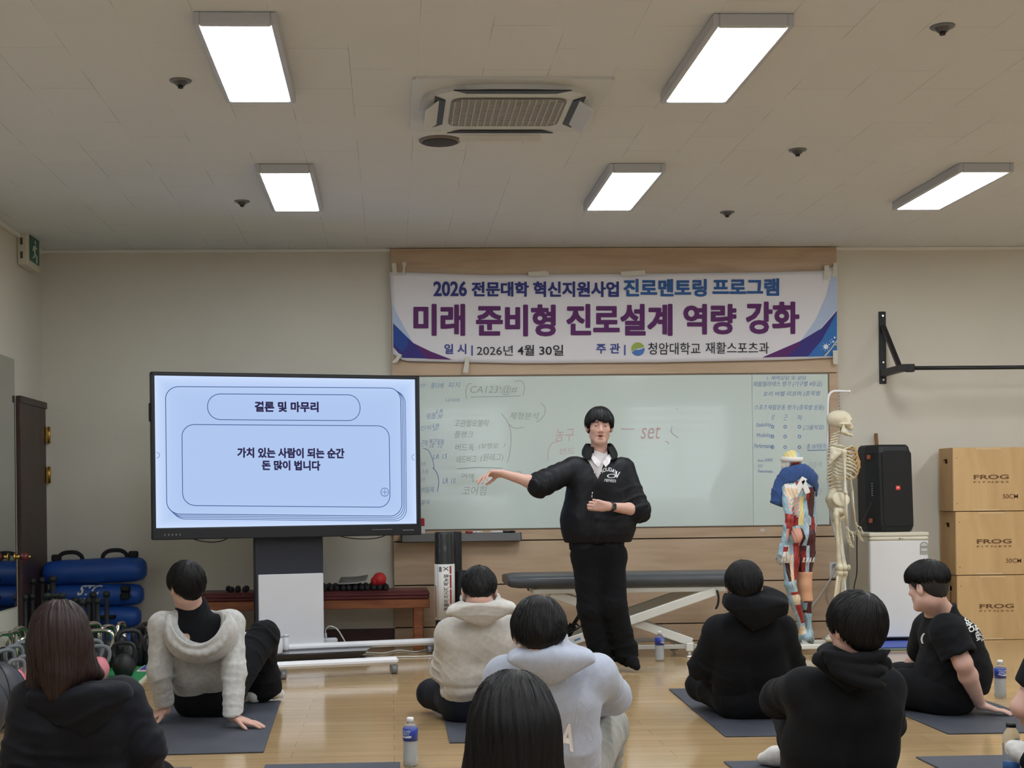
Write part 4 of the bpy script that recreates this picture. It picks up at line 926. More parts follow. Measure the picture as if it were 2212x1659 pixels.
# ---- wooden jump boxes
M_ply = wood('birch_plywood', (214, 180, 130), (194, 158, 110), (5, 5, 1.1), 0.5, 0.03, detail=4, warp=1.2)
M_plyd = wood('plywood_side', (190, 154, 108), (168, 134, 92), (4, 9, 1.4), 0.55, 0.03)
M_burn = mat('burnt_print', (112, 78, 48), 0.6)
def jump_box(px0, py0, py1, depth, lab, size_mark, mark):
    Y0 = 10.86; a = at(px0, py1, Y0); b_ = at(px0, py0, Y0); z0, z1 = a.z, b_.z; x0 = (a.x + b_.x) / 2; w = 0.76; h = z1 - z0
    t = thing('jump_box', lab, 'box', (x0 + w / 2, Y0, z0), 0, 'wooden jump boxes in the stack')
    th = 0.018
    MB().box((0, th / 2, h / 2), (w, th, h), 0.002).build('front_panel', M_ply, t)
    MB().box((0, depth - th / 2, h / 2), (w, th, h), 0.002).build('rear_panel', M_ply, t)
    for s_ in (-1, 1):
        # side panel around a slot
        p = MB(); hy, hz, sw_, sh = depth / 2 + 0.01, h * 0.79, 0.085, 0.036; xx = s_ * (w / 2 - th / 2)
        y0_, y1_ = th, depth - th
        p.box((xx, (y0_ + y1_) / 2, (hz - sh / 2) / 2), (th, y1_ - y0_, hz - sh / 2)); p.box((xx, (y0_ + y1_) / 2, (h + hz + sh / 2) / 2), (th, y1_ - y0_, h - hz - sh / 2))
        p.box((xx, (y0_ + hy - sw_ / 2) / 2, hz), (th, hy - sw_ / 2 - y0_, sh)); p.box((xx, (y1_ + hy + sw_ / 2) / 2, hz), (th, y1_ - hy - sw_ / 2, sh)); p.build('side_panel', M_plyd, t)
    for z in (th / 2, h - th / 2): MB().box((0, depth / 2, z), (w - 2 * th, depth - 2 * th, th)).build('cover_panel', M_plyd, t)
    tn = MB()
    tn.box((-w / 2 + 0.28 + 0.0, -0.0005, h - 0.01), (0.2, 0.003, 0.012)); tn.box((-w / 2 + 0.26, -0.0005, 0.008), (0.2, 0.003, 0.012)); tn.build('finger_joint', mat('ply_end', (214, 186, 142), 0.6), t)
    sc = MB()
    for x_, z_ in ((-w / 2 + 0.03, 0.06), (-w / 2 + 0.03, h - 0.08), (0.2, 0.1)): sc.cyl((x_, -0.001, z_), (x_, 0.002, z_), 0.004, n=8)
    sc.build('screw_marking', M_burn, t)
    def T_(s, u0, v0, u1, v1, bold, sp=1.0): MB().text(s, [(x, -0.002, z) for x, z in ((u0 - x0 - w / 2, v0), (u1 - x0 - w / 2, v0), (u1 - x0 - w / 2, v1), (u0 - x0 - w / 2, v1))], bold=bold, space=sp).build('printed_lettering', M_burn, t)
    for s, (x_0, y_0, x_1, y_1), bo, spc in mark:
        A, B = at(x_0, y_1, Y0), at(x_1, y_0, Y0); T_(s, A.x, A.z - z0, B.x, B.z - z0, bo, spc)
    return t
FR = lambda x0, x1, y0, y1, y2, y3: [('FROG', (x0, y0, x1, y1), 0.026, 1.0), ('FITNESS', (x0, y2, x1, y3), 0.01, 1.35)]
jump_box(2068, 1244, 1383, 0.27, 'wooden jump box at the bottom of the stack, without a size mark', 0, FR(2116, 2190, 1304, 1314.5, 1317, 1322))
jump_box(2065, 1106, 1242.5, 0.32, 'wooden jump box in the middle of the stack, marked 50CM', 0, FR(2110, 2185, 1164, 1174.5, 1178, 1182.5) + [('50CM', (2173, 1206, 2206, 1216), 0.006, 1.0)])
jump_box(2059, 967, 1104.5, 0.29, 'wooden jump box on top of the stack, marked 50CM', 0, FR(2103, 2179, 1025, 1035.5, 1039, 1043.5) + [('50CM', (2166, 1067, 2199, 1077), 0.006, 1.0)])
cz = at(2065, 1242.5, 10.86).z - 0.006; cb0, cb1 = at(2041, 1260, 11.05).x, at(2068, 1310, 10.86).x + 0.02
t = thing('cardboard_box', 'brown cardboard box tucked left of the bottom jump box', 'box', ((cb0 + cb1) / 2, 11.05, 0))
MB().box((-0.012, 0.03, cz / 2), (cb1 - cb0 - 0.034, 0.2, cz), 0.003).build('carton', mat('cardboard', (182, 146, 108), 0.75), t); MB().box((-0.012, -0.071, cz * 0.72), (cb1 - cb0 - 0.036, 0.002, 0.006)).build('flap_seam', mat('cardboard_dark', (128, 98, 70), 0.8), t)

# ---- wall mounted pull-up bar
M_bar = mat('black_powder_coat', (30, 30, 34), 0.45)
def W_(px, py): return at(px, py, YB - 0.012)
pu = thing('pull_up_bar', 'black wall mounted pull up bar with a triangular bracket on the right wall', 'pull-up bar', W_(1906, 828))
pt, pb_ = W_(1906, 673), W_(1907.5, 829); cxp = (pt.x + pb_.x) / 2; DX = 1.55
BARY = 10.72; bz = at(1990, 795, BARY).z
for k in (0, 1):
    X = cxp + k * DX
    MB().box((X, YB - 0.008, (pt.z + pb_.z) / 2), (0.056, 0.014, pt.z - pb_.z), 0.003).build('wall_plate', M_bar, pu, True)
    MB().box((X, (YB + BARY) / 2, bz + 0.002), (0.045, YB - BARY + 0.05, 0.055), 0.004).build('arm', M_bar, pu, True)
    A, B = Vector((X, YB - 0.03, pt.z - 0.12)), Vector((X, BARY + 0.1, bz + 0.02)); d = B - A
    MB().box((A + B) / 2, (0.034, 0.034, d.length), 0.003, frame(d, (1, 0, 0))).build('brace', M_bar, pu, True)
    for z in (pt.z - 0.035, pb_.z + 0.17, pb_.z + 0.03): MB().cyl((X, YB - 0.016, z), (X, YB - 0.026, z), 0.012, 0.008, n=8).build('bolt', M_chrome, pu, True)
MB().box((cxp + 0.045, BARY, bz), (0.06, 0.06, 0.06), 0.006).build('bar_socket', M_bar, pu, True)
MB().cyl((cxp, BARY, bz), (cxp + DX, BARY, bz), 0.0155, n=20).build('bar', M_bar, pu, True)
ou = thing('wall_outlet', 'white double wall outlet on the panelling behind the skeleton knee', 'outlet', at(1802, 1231, PYF - 0.002))
MB().box(at(1802, 1231, PYF - 0.006), (0.072, 0.01, 0.125), 0.004).build('plate', M_mkw, ou, True)
MB().cyl(at(1803, 1223, PYF - 0.01), at(1803, 1223, PYF - 0.035), 0.02, n=16).build('plug', M_grey, ou, True)
cc = [at(1803, 1226, PYF - 0.035), at(1797, 1245, PYF - 0.055), at(1776, 1280, PYF - 0.05), at(1745, 1322, PYF - 0.06), at(1715, 1352, PYF - 0.08), at(1690, 1372, PYF - 0.12), atz(1660, 1392, 0.008)]
tag(MB().tube(spline(cc, 6), 0.007, n=6).build('extension_cable', mat('cable_grey', (178, 176, 168), 0.5)), 'grey white cable drooping from the wall outlet behind the muscle figure', 'cable')
cc = [at(1795, 1246, PYF - 0.012), at(1791, 1262, PYF - 0.02), at(1788, 1285, PYF - 0.03), at(1794, 1312, PYF - 0.03), at(1797, 1370, PYF - 0.02)]
tag(MB().tube(spline(cc, 6), 0.0055, n=6).build('outlet_cord', MATS['cable_grey']), 'thin pale cord hanging straight down from the wall outlet', 'cable')

# ---- yoga mats
M_yoga = mat('yoga_mat', (68, 72, 82), 0.62, bump=(160, 0.15), var=(3.5, (60, 63, 72)))
def yoga(x0, x1, y0, y1, rz, lab):
    t = MB().box((0, 0, 0.0035), (x1 - x0, y1 - y0, 0.007), 0.002).build('yoga_mat', M_yoga); t.location = ((x0 + x1) / 2, (y0 + y1) / 2, 0.0005); t.rotation_euler = (0, 0, rz)
    return tag(t, lab, 'yoga mat', 'dark yoga mats on the floor')
yoga(-1.225, -0.62, 6.51, 8.15, 0.03, 'dark yoga mat under the hands of the person leaning back in the grey hoodie')
yoga(0.262, 0.87, 6.675, 8.33, 0.0, 'dark yoga mat under the person in the beige grey hoodie')
yoga(1.605, 2.21, 6.69, 8.36, -0.035, 'dark yoga mat under the cross legged person in the black hoodie')
yoga(2.64, 3.26, 6.66, 8.3, 0.0, 'dark yoga mat under the person in the black printed T-shirt')
yoga(1.42, 2.03, 4.4, 6.07, 0.0, 'dark yoga mat under the person in the black sweatshirt, seen only at its far edge')
yoga(2.27, 2.95, 4.45, 6.09, 0.0, 'dark yoga mat at the bottom right corner beside the bottle with the black cap')
yoga(-1.48, -0.87, 4.53, 6.17, 0.0, 'dark yoga mat under the person with long brown hair')
yoga(-0.56, 0.025, 4.55, 6.2, 0.0, 'dark yoga mat whose far edge shows left of the nearest water bottle')
lg = MB(); c_ = atz(1590, 1583, 0.0085)
for k in range(2): lg.add([Vector((c_.x + (0.045 - 0.02 * k + d) * math.cos(a), c_.y + (0.04 - 0.018 * k + d) * math.sin(a), 0.0082)) for d in (0, 0.008) for a in [0.6 + k * PI + i * PI / 8 for i in range(11)]], [(i, i + 1, 12 + i, 11 + i) for i in range(10)])
# ---- bottles
M_pet = mat('clear_pet', (232, 236, 238), 0.08, trans=0.92, ior=1.12, spec=0.5); M_liq = mat('sports_drink', (232, 235, 238), 0.12, trans=0.15, ior=1.33)
M_label = mat('bottle_label_blue', (36, 62, 158), 0.3, coat=0.3); M_capw = mat('bottle_cap_white', (232, 232, 232), 0.35); M_lw = mat('label_white', (206, 212, 226), 0.4)
def sports_bottle(px, py, turn, lab):
    p = atz(px, py, 0); t = thing('sports_drink_bottle', lab, 'bottle', p, turn, 'blue labelled drink bottles')
    R = 0.0325
    prof = [(0, 0.002), (0.024, 0.0), (0.031, 0.006), (R, 0.016), (0.031, 0.022), (R, 0.03), (0.0305, 0.075), (R, 0.115), (R, 0.118), (R, 0.163), (0.028, 0.174), (0.02, 0.182), (0.0125, 0.187), (0.0125, 0.197), (0, 0.197)]
    MB().lathe(prof, n=28).build('body', M_pet, t)
    MB().lathe([(0, 0.004), (0.029, 0.008), (0.0295, 0.028), (0.0285, 0.075), (0.03, 0.115), (0.03, 0.15), (0, 0.15)], n=24).build('drink', M_liq, t)
    lr = R + 0.0006
    MB().lathe([(R - 0.001, 0.112), (lr, 0.112), (lr, 0.164), (R - 0.002, 0.166)], n=36).build('label', M_label, t)
    MB().lathe([(0, 0.19), (0.0155, 0.19), (0.0155, 0.208), (0.013, 0.211), (0, 0.211)], n=24).build('cap', M_capw, t)
    def wr(a0, a1, z0, z1): return lambda u, v, w: Vector(((lr + 0.0006) * math.sin(math.radians(a0 + (a1 - a0) * u)), -(lr + 0.0006) * math.cos(math.radians(a0 + (a1 - a0) * u)), z0 + (z1 - z0) * v))
    MB().text('POCARI', wr(-42, 42, 0.149, 0.159), bold=0.01).build('label_lettering', M_lw, t)
    MB().text('SWEAT', wr(-40, 36, 0.137, 0.147), bold=0.01).build('label_lettering', M_lw, t)
    f = wr(-50, 50, 0.124, 0.136); g = MB(); n_ = 14
    g.add([f(i / n_, 0.62 + 0.38 * abs(math.cos(PI * i / n_ * 0.9 + 0.25)), 0) for i in range(n_ + 1)] + [f(i / n_, 0.1 + 0.75 * (abs(1 - 1.55 * i / n_)) ** 1.6 * (0.9 if i < 9 else 0.55), 0) for i in range(n_ + 1)], [(i, i + 1, n_ + 2 + i, n_ + 1 + i) for i in range(n_)]); g.build('label_wave_print', M_lw, t)
    return t
s1 = sports_bottle(887, 1655, -0.75, 'blue labelled drink bottle nearest the viewer, left of the black haired head')
dup(s1, atz(1425, 1428, 0), 0.9, 'blue labelled drink bottle farthest back, beside the presenter and the bed')
dup(s1, atz(2161, 1507, 0), 0.1, 'blue labelled drink bottle at the right behind the T-shirt wearer')
p = atz(2185, 1668, 0); t = thing('water_bottle', 'clear plastic bottle with a black cap and some blue drink at the right edge', 'bottle', p)
R = 0.034
MB().lathe([(0, 0), (0.029, 0.0), (R, 0.006), (R, 0.118), (0.031, 0.124), (R, 0.132), (R, 0.148), (0.029, 0.168), (0.019, 0.18), (0.017, 0.184), (0.017, 0.196), (0, 0.196)], n=32).build('body', M_pet, t)
MB().lathe([(0, 0.004), (0.031, 0.006), (0.032, 0.045), (0, 0.045)], n=24).build('drink', mat('blue_drink', (34, 122, 206), 0.15, trans=0.3), t)
MB().lathe([(0, 0.186), (0.0205, 0.186), (0.0205, 0.203), (0, 0.204)], n=28).build('cap', M_black, t)
p = atz(413, 1531, 0.008); t = thing('water_bottle', 'bright blue drink bottle lying on the mat behind the person in the grey hoodie', 'bottle', (p.x + 0.02, p.y + 0.03, 0.0075), 0.5)
MB().lathe([(0, -0.1), (0.025, -0.1), (0.03, -0.09), (0.03, 0.03), (0.02, 0.07), (0.013, 0.085), (0, 0.085)], (0, 0, 0.03), n=24, R=Matrix.Rotation(PI / 2, 3, 'Y')).build('body', mat('blue_pet', (58, 150, 226), 0.15, trans=0.35), t)
MB().lathe([(0.0145, 0.086), (0.0145, 0.104), (0, 0.104)], (0, 0, 0.03), n=16, R=Matrix.Rotation(PI / 2, 3, 'Y')).build('cap', M_capw, t)
# ================================================================ training gear in the left corner
M_kb = mat('black_iron', (30, 30, 32), 0.5, bump=(90, 0.12)); M_kch = mat('chrome_handle', (224, 222, 216), 0.12, metal=1.0)
M_kg = mat('grey_handle', (118, 122, 128), 0.55, bump=(160, 0.15)); M_kp = mat('pink_vinyl', (226, 138, 148), 0.5, bump=(60, 0.05)); M_kdg = mat('dark_grey_vinyl', (58, 61, 66), 0.55)
def kettlebell(px, py, Y, s, mh, mb_, rz, lab, group, wide=1.0, dz=0.0):
    """py: frame row of the handle top; stands on the floor"""
    q = at(px, py, Y); x = q.x; t = thing('kettlebell', lab, 'kettlebell', (x, Y, 0.015), rz, group); b_ = s; s = (q.z - 0.015) / 0.2915
    MB().lathe([(r * s * b_, z * s) for r, z in [(0, 0), (0.055, 0.0), (0.075, 0.012), (0.098, 0.06), (0.102, 0.095), (0.088, 0.145), (0.06, 0.175), (0.03, 0.186), (0, 0.188)]], n=28).build('body', mb_, t)
    h = [(-0.062, 0.14), (-0.078, 0.185), (-0.08, 0.225), (-0.066, 0.258), (-0.038, 0.272), (0, 0.275), (0.038, 0.272), (0.066, 0.258), (0.08, 0.225), (0.078, 0.185), (0.062, 0.14)]
    MB().tube(spline([(x_ * s * wide, 0, z_ * s) for x_, z_ in h], 4), 0.0165 * s, n=10).build('handle', mh, t); return t
gA = 'kettlebells with polished handles on the left'; gB = 'grey handled kettlebells on the left'; gC = 'all black kettlebells on the left'
kettlebell(7, 1364, 9.56, 0.48, M_kch, M_kb, 1.15, 'kettlebell with polished handle, cut by the left edge of the picture', gA)
kettlebell(29, 1360, 9.76, 0.5, M_kch, M_kb, 1.2, 'kettlebell with polished handle standing second from the left edge', gA)
kettlebell(43, 1352, 9.9, 0.58, M_kch, M_kb, 1.2, 'kettlebell with polished handle standing third from the left edge, the tallest there', gA)
kettlebell(58, 1373, 9.45, 0.62, M_kch, M_kb, 1.0, 'kettlebell with polished handle just left of the brown haired head', gA)
kettlebell(213, 1357, 9.68, 0.72, M_kch, M_kb, 0.1, 'kettlebell with a wide polished handle right of the brown haired head', gA, 1.25)
kettlebell(197, 1342, 9.98, 0.6, M_kch, M_kb, 0.9, 'kettlebell with polished handle behind the wide handled one', gA)
kettlebell(232, 1348, 9.86, 0.62, M_kch, M_kb, 1.1, 'kettlebell with polished handle between the wide handled one and the blue bags', gA)
kettlebell(261, 1341, 10.12, 0.55, M_kch, M_kb, 1.45, 'kettlebell with polished handle seen edge on in front of the blue bags', gA)
kettlebell(12, 1400, 9.05, 0.6, M_kg, M_kdg, 0.8, 'grey handled dark kettlebell nearest the left edge', gB)
kettlebell(30, 1391, 9.18, 0.6, M_kg, M_kdg, 0.9, 'grey handled dark kettlebell second from the left edge', gB)
kettlebell(47, 1383, 9.31, 0.6, M_kg, M_kdg, 1.0, 'grey handled dark kettlebell third from the left edge', gB)
kettlebell(35, 1421, 8.72, 0.75, M_kg, M_kp, 0.8, 'pink kettlebell with a grey handle left of the brown haired head', gB)
kettlebell(56, 1413, 8.88, 0.72, M_kg, M_kp, 0.6, 'pink kettlebell with a grey handle touching the brown haired head on its left', gB)
kettlebell(213, 1391, 9.2, 0.85, M_kg, M_kp, 0.0, 'pink kettlebell with a grey handle right of the brown haired head', gB, 1.1)
kettlebell(199, 1379, 9.44, 0.6, M_kg, M_kdg, 0.4, 'grey handled dark kettlebell behind the pink one on the right', gB)
kettlebell(267, 1384, 9.32, 0.9, M_kb, M_kb, 0.0, 'big black kettlebell standing in front of the blue bags', gC, 1.1)
kettlebell(279, 1357, 9.70, 0.58, M_kb, M_kb, 0.3, 'black kettlebell just behind the big black one', gC)
kettlebell(300, 1350, 9.95, 0.62, M_kb, M_kb, 1.2, 'black kettlebell right of the stacked blue bags', gC)
kettlebell(314, 1343, 10.12, 0.62, M_kb, M_kb, 1.3, 'black kettlebell beside the wall, farthest right of the gear', gC)
kettlebell(322, 1368, 9.9, 0.48, M_kb, M_kb, 1.0, 'black kettlebell low in front of the others right of the blue bags', gC)
# ---- club bells standing upright
M_club = mat('club_rubber', (32, 34, 37), 0.55)
def club(px, py, Y, lab, fat=1.0):
    p = at(px, py, Y); H = p.z; t = thing('club_bell', lab, 'club bell', (p.x, Y, 0.001), 0, 'black club bells standing in the left corner')
    MB().lathe([(0, 0), (0.02 * fat, 0), (0.021 * fat, 0.03), (0.0175 * fat, 0.08), (0.0165 * fat, H - 0.05)], n=18).build('shaft', M_club, t)
    MB().ell((0, 0, H - 0.028), (0.0275 * fat, 0.0275 * fat, 0.027), n=16, m=10).build('knob', M_club, t); return t
for i, (px, py, Y, lab) in enumerate(((70, 1248, 10.6, 'tall black club bell in front of the brown door, leftmost of the tall ones'), (90, 1246, 10.7, 'tall black club bell in the middle of the tall ones'), (114, 1243, 10.5, 'thick tall black club bell overlapping the top blue bag'),
        (41, 1294, 10.3, 'black club bell nearest the mirror'), (54, 1283, 10.4, 'black club bell in front of the door, second from the mirror'), (69, 1281, 10.5, 'black club bell third from the mirror'), (99, 1282, 10.3, 'black club bell between the tall ones and the brown haired head'),
        (124, 1282, 10.45, 'black club bell behind the top of the brown haired head'), (136, 1294, 10.26, 'black club bell just right above the brown haired head'), (154, 1294, 10.34, 'black club bell second to the right above the brown haired head'), (163, 1289, 10.45, 'black club bell third to the right above the brown haired head'),
        (178, 1293, 10.2, 'black club bell under the white print of the blue bag, front left'), (191, 1290, 10.35, 'black club bell under the white print of the blue bag, front right'), (201, 1277, 10.5, 'taller black club bell crossing the white print of the blue bag'), (211, 1290, 10.2, 'black club bell just right of the white print'), (230, 1276, 10.3, 'lone tall black club bell right of the white print'))):
    club(px, py, Y + 0.17 if Y < 10.4 else Y + 0.06, lab, 1.25 if px == 114 else 1.0)
rk = thing('weight_bar', 'short black bar lying across the club bells above the brown haired head', 'bar', at(118, 1286, 10.3))
MB().cyl(at(98, 1288, 10.3), at(138, 1285, 10.3), 0.013, n=12).build('rod', M_club, rk, True)
for px in (102, 134): MB().ell(at(px, 1287, 10.3), (0.03, 0.026, 0.024)).build('end_weight', M_club, rk, True)
# ---- stacked blue water bags
M_bag = mat('blue_tarpaulin', (34, 82, 168), 0.42, bump=(26, 0.25), var=(4, (28, 70, 148))); M_strap = mat('black_webbing', (22, 22, 25), 0.7)
def water_bag(px0, px1, py, Y, r, lab, straps, tilt=0.0, z=None):
    a, b_ = at(px0, py, Y), at(px1, py, Y); cz = z; c = Vector(((a.x + b_.x) / 2, Y, cz)); L = b_.x - a.x
    t = thing('water_bag', lab, 'training bag', (c.x, Y, cz - r), 0, 'blue water bags in the corner'); R = Matrix.Rotation(-tilt, 3, 'Y') @ Matrix.Rotation(PI / 2, 3, 'Y')
    o = Vector((0, 0, r)); pr = [(0, -L / 2), (r * 0.55, -L / 2 + 0.004), (r * 0.86, -L / 2 + 0.03), (r * 0.97, -L / 2 + 0.08)] + [(r * (1 + 0.012 * math.sin(k * 2.1)), -L / 2 + 0.12 + k * (L - 0.24) / 8) for k in range(9)] + [(r * 0.97, L / 2 - 0.08), (r * 0.86, L / 2 - 0.03), (r * 0.55, L / 2 - 0.004), (0, L / 2)]
    MB().lathe(pr, o, n=28, R=R).build('body', M_bag, t)
    for kind, u, ang in straps:
        x = (u - 0.5) * L; ca, sa = math.cos(math.radians(ang)), math.sin(math.radians(ang)); Rt = lambda q: o + Matrix.Rotation(-tilt, 3, 'Y') @ Vector((q[0], -q[1] * ca - q[2] * sa + 0, -q[1] * sa * -1 * -1 + q[2] * ca) if False else (q[0], -q[2] * sa + q[1] * ca, q[2] * ca + q[1] * sa))
        if kind == 'loop':
            P = [Rt((x + dx, 0, r + dz)) for dx, dz in ((-0.095, -0.008), (-0.085, 0.025), (-0.05, 0.05), (0, 0.056), (0.05, 0.05), (0.085, 0.025), (0.095, -0.008))]
            MB().tube(spline(P, 5), 0.016, n=8, flat=0.35, up=(0, 1, 0)).build('handle', M_strap, t)
        else:
            MB().box(Rt((x, 0, r + 0.018)), (0.07, 0.05, 0.05), 0.008, Matrix.Rotation(math.radians(ang), 3, 'X')).build('strap_end', M_strap, t)
    return t
zz_ = [at(200, y, 10.8).z for y in (1248, 1294, 1334, 1376)]
r_ = 0.098
zs_ = [0.093, 0.27, 0.43, 0.595]
water_bag(160, 296, 1380, 10.98, 0.0845, 'lowest blue water bag of the stack, mostly behind kettlebells', [], 0, 0.0995)
water_bag(150, 305, 1334, 10.98, 0.0845, 'third blue water bag from the top with a black loop handle', [('loop', 0.5, 85)], 0, 0.27)
t2 = water_bag(105, 311, 1294, 10.98, 0.0845, 'second blue water bag from the top with white print', [('patch', 0.83, 92), ('patch', 0.83, 62)], 0.0, 0.4405)
water_bag(92, 317, 1245, 10.98, 0.096, 'topmost blue water bag with two black loop handles', [('loop', 0.27, 0), ('loop', 0.7, 0), ('patch', 0.14, 0), ('patch', 0.88, 0)], 0.035, 0.624)
c2 = Vector(t2.location); L2 = at(311, 1294, 10.98).x - at(105, 1294, 10.98).x
def on2(u0, u1, a0, a1): return lambda u, v, w: Vector(((u0 + (u1 - u0) * u - 0.5) * L2 + 0.02 * v, -0.089 * math.cos(math.radians(a0 + (a1 - a0) * v)), 0.0845 + 0.089 * math.sin(math.radians(a0 + (a1 - a0) * v))))
MB().text('STC', on2(0.32, 0.56, 2, 62), bold=0.03, shear=0.3).build('white_lettering', M_mkw, t2)
MB().text('AQUA BAG', on2(0.32, 0.55, -28, -10), bold=0.02, shear=0.2).build('white_lettering', M_mkw, t2)
# ---- big medicine balls at the left edge
def med_ball(p, r, lab, m):
    t = thing('medicine_ball', lab, 'ball', (p[0], p[1], 0), 0, 'dark medicine balls'); MB().ell((0, 0, r), r, n=40, m=24).build('shell', m, t)
    for k in range(3):
        a = k * PI / 3 + 0.3; Rm = Matrix.Rotation(a, 3, 'Z') @ Matrix.Rotation(0.5, 3, 'Y')
        MB().tube([Vector((0, 0, r)) + Rm @ Vector((r * math.cos(q), 0, r * math.sin(q))) for q in [2 * PI * i / 40 for i in range(40)]], 0.0035, n=6, loop=True).build('seam', M_dark, t)
    return t
M_mb1 = mat('ball_grey_vinyl', (58, 60, 66), 0.45, bump=(80, 0.08))
c_ = at(-20, 1500, 7.3); med_ball((c_.x, 7.3), 0.178, 'big dark grey medicine ball cut by the left edge of the picture', M_mb1)
c_ = at(-62, 1540, 6.9); med_ball((c_.x, 6.9), 0.17, 'second dark medicine ball in front of the first at the left edge', M_mb1)
# ---- play mats under the gear
e0, e1 = atz(296, 1487, 0), atz(322, 1462, 0); d = (e1 - e0)
pm_ = thing('play_mat', 'green foam play mat with a pale border under the kettlebells', 'mat', (e0.x, e0.y, 0))
far = e0 + d * (1.6 / d.y); far.z = 0
poly = [Vector((XL + 0.05, e0.y - 0.3, 0.001)), Vector((e0.x - 0.08, e0.y - 0.25, 0.001)), Vector((e0.x, e0.y, 0.001)), Vector((far.x, far.y, 0.001)), Vector((XL + 0.05, far.y, 0.001))]
poly = [Vector((XL + 0.05, e0.y - 0.05, 0.001)), Vector((e0.x, e0.y, 0.001)), Vector((far.x, min(far.y, 10.6), 0.001)), Vector((XL + 0.05, 10.6, 0.001))]
MB().prism(poly, (0, 0, 0.01)).build('border', mat('foam_cream', (196, 194, 172), 0.7), pm_, True)
cen = sum(poly, Vector()) / 4; inn = [cen + (p - cen) * 0.955 + Vector((0, 0, 0.0095)) for p in poly]
MB().prism(inn, (0, 0, 0.004)).build('surface', mat('foam_green', (44, 138, 82), 0.65, bump=(90, 0.1)), pm_, True)
p0 = atz(288, 1452, 0.016); bm_ = thing('play_mat', 'small blue foam mat with a red edge lying on the green one', 'mat', (p0.x, p0.y, 0.015))
MB().box((0.17, 0.15, 0.006), (0.30, 0.3, 0.012), 0.003).build('border', mat('foam_white', (204, 204, 208), 0.7), bm_); MB().box((0.17, 0.155, 0.0135), (0.27, 0.26, 0.004), 0.002).build('surface', mat('foam_royal', (54, 76, 170), 0.65), bm_); MB().box((0.17, 0.018, 0.0135), (0.27, 0.012, 0.0045)).build('edge_strip', mat('foam_red2', (186, 60, 86), 0.65), bm_)
# ================================================================ figures: smooth implicit surfaces
f32 = np.float32
class Sdf:
    """union of rounded limbs and lumps; every primitive culled to its neighbourhood"""
    def __init__(s, k=0.02): s.ops = []; s.k = k; s.post = []
    def _a(s, kind, fn, lo, hi, k): s.ops.append((kind, fn, np.array(lo, f32), np.array(hi, f32), s.k if k is None else k)); return s
    def cap(s, a, b, ra, rb=None, k=None, sub=False):
        a = np.array(a, f32); b = np.array(b, f32); rb = ra if rb is None else rb; ba = b - a; L = float(ba @ ba) + 1e-9
        def fn(P):
            pa = P - a; h = np.clip(pa @ ba / L, 0, 1); return np.sqrt(((pa - h[:, None] * ba) ** 2).sum(1)) - (ra + (rb - ra) * h)
        r = max(ra, rb); return s._a('sub' if sub else 'add', fn, np.minimum(a, b) - r, np.maximum(a, b) + r, k)
    def chain(s, pts, rs, k=None):
        for i in range(len(pts) - 1): s.cap(pts[i], pts[i + 1], rs[i], rs[i + 1], k)
        return s
    def ell(s, c, r, R=None, k=None, sub=False):
        c = np.array(c, f32); r = np.array(r if hasattr(r, '__len__') else (r, r, r), f32); M = np.array(R, f32) if R is not None else np.eye(3, dtype=f32)
        def fn(P):
            q = (P - c) @ M; k0 = np.sqrt(((q / r) ** 2).sum(1)); k1 = np.sqrt(((q / (r * r)) ** 2).sum(1)) + 1e-6; return k0 * (k0 - 1) / k1
        m = r.max(); return s._a('sub' if sub else 'add', fn, c - m, c + m, k)
    def box(s, c, h, rad, R=None, k=None, sub=False):
        c = np.array(c, f32); h = np.array(h, f32) - rad; M = np.array(R, f32) if R is not None else np.eye(3, dtype=f32)
        def fn(P):
            q = np.abs((P - c) @ M) - h; return np.sqrt((np.maximum(q, 0) ** 2).sum(1)) + np.minimum(q.max(1), 0) - rad
        m = float(np.sqrt((h * h).sum())) + rad; return s._a('sub' if sub else 'add', fn, c - m, c + m, k)
    def rod(s, a, b, ra, rb, rnd=.008, k=None, sub=False):
        a = np.array(a, f32); b = np.array(b, f32); L = float(np.linalg.norm(b - a)); u = (b - a) / L
        def fn(P):
            q = P - a; t = q @ u; rad = np.sqrt(np.maximum((q * q).sum(1) - t * t, 0)); x = rad - (ra + (rb - ra) * np.clip(t / L, 0, 1)) + rnd; y = np.maximum(-t, t - L) + rnd
            return np.minimum(np.maximum(x, y), 0) + np.sqrt(np.maximum(x, 0) ** 2 + np.maximum(y, 0) ** 2) - rnd
        r = max(ra, rb); return s._a('sub' if sub else 'add', fn, np.minimum(a, b) - r, np.maximum(a, b) + r, k)
    def fn(s, f, lo, hi, k=None, kind='add'): return s._a(kind, f, lo, hi, k)
    def after(s, f): s.post.append(f); return s
    def __call__(s, P):
        d = np.full(len(P), 0.5, f32)
        for kind, fn, lo, hi, k in s.ops:
            m = 0.05 + k; msk = ((P > lo - m) & (P < hi + m)).all(1)
            if not msk.any(): continue
            a = fn(P[msk]).astype(f32); c = d[msk]; k = max(k, 1e-4)
            if kind == 'add': h = np.clip(0.5 + 0.5 * (c - a) / k, 0, 1); d[msk] = c + (a - c) * h - k * h * (1 - h)
            elif kind == 'sub': a = -a; h = np.clip(0.5 - 0.5 * (c - a) / k, 0, 1); d[msk] = c + (a - c) * h + k * h * (1 - h)
            else: h = np.clip(0.5 - 0.5 * (c - a) / k, 0, 1); d[msk] = c + (a - c) * h + k * h * (1 - h)
        for f in s.post: d = f(P, d)
        return d
    def bounds(s):
        L = np.min([o[2] for o in s.ops if o[0] == 'add'], 0); H = np.max([o[3] for o in s.ops if o[0] == 'add'], 0); return L - 0.03, H + 0.03
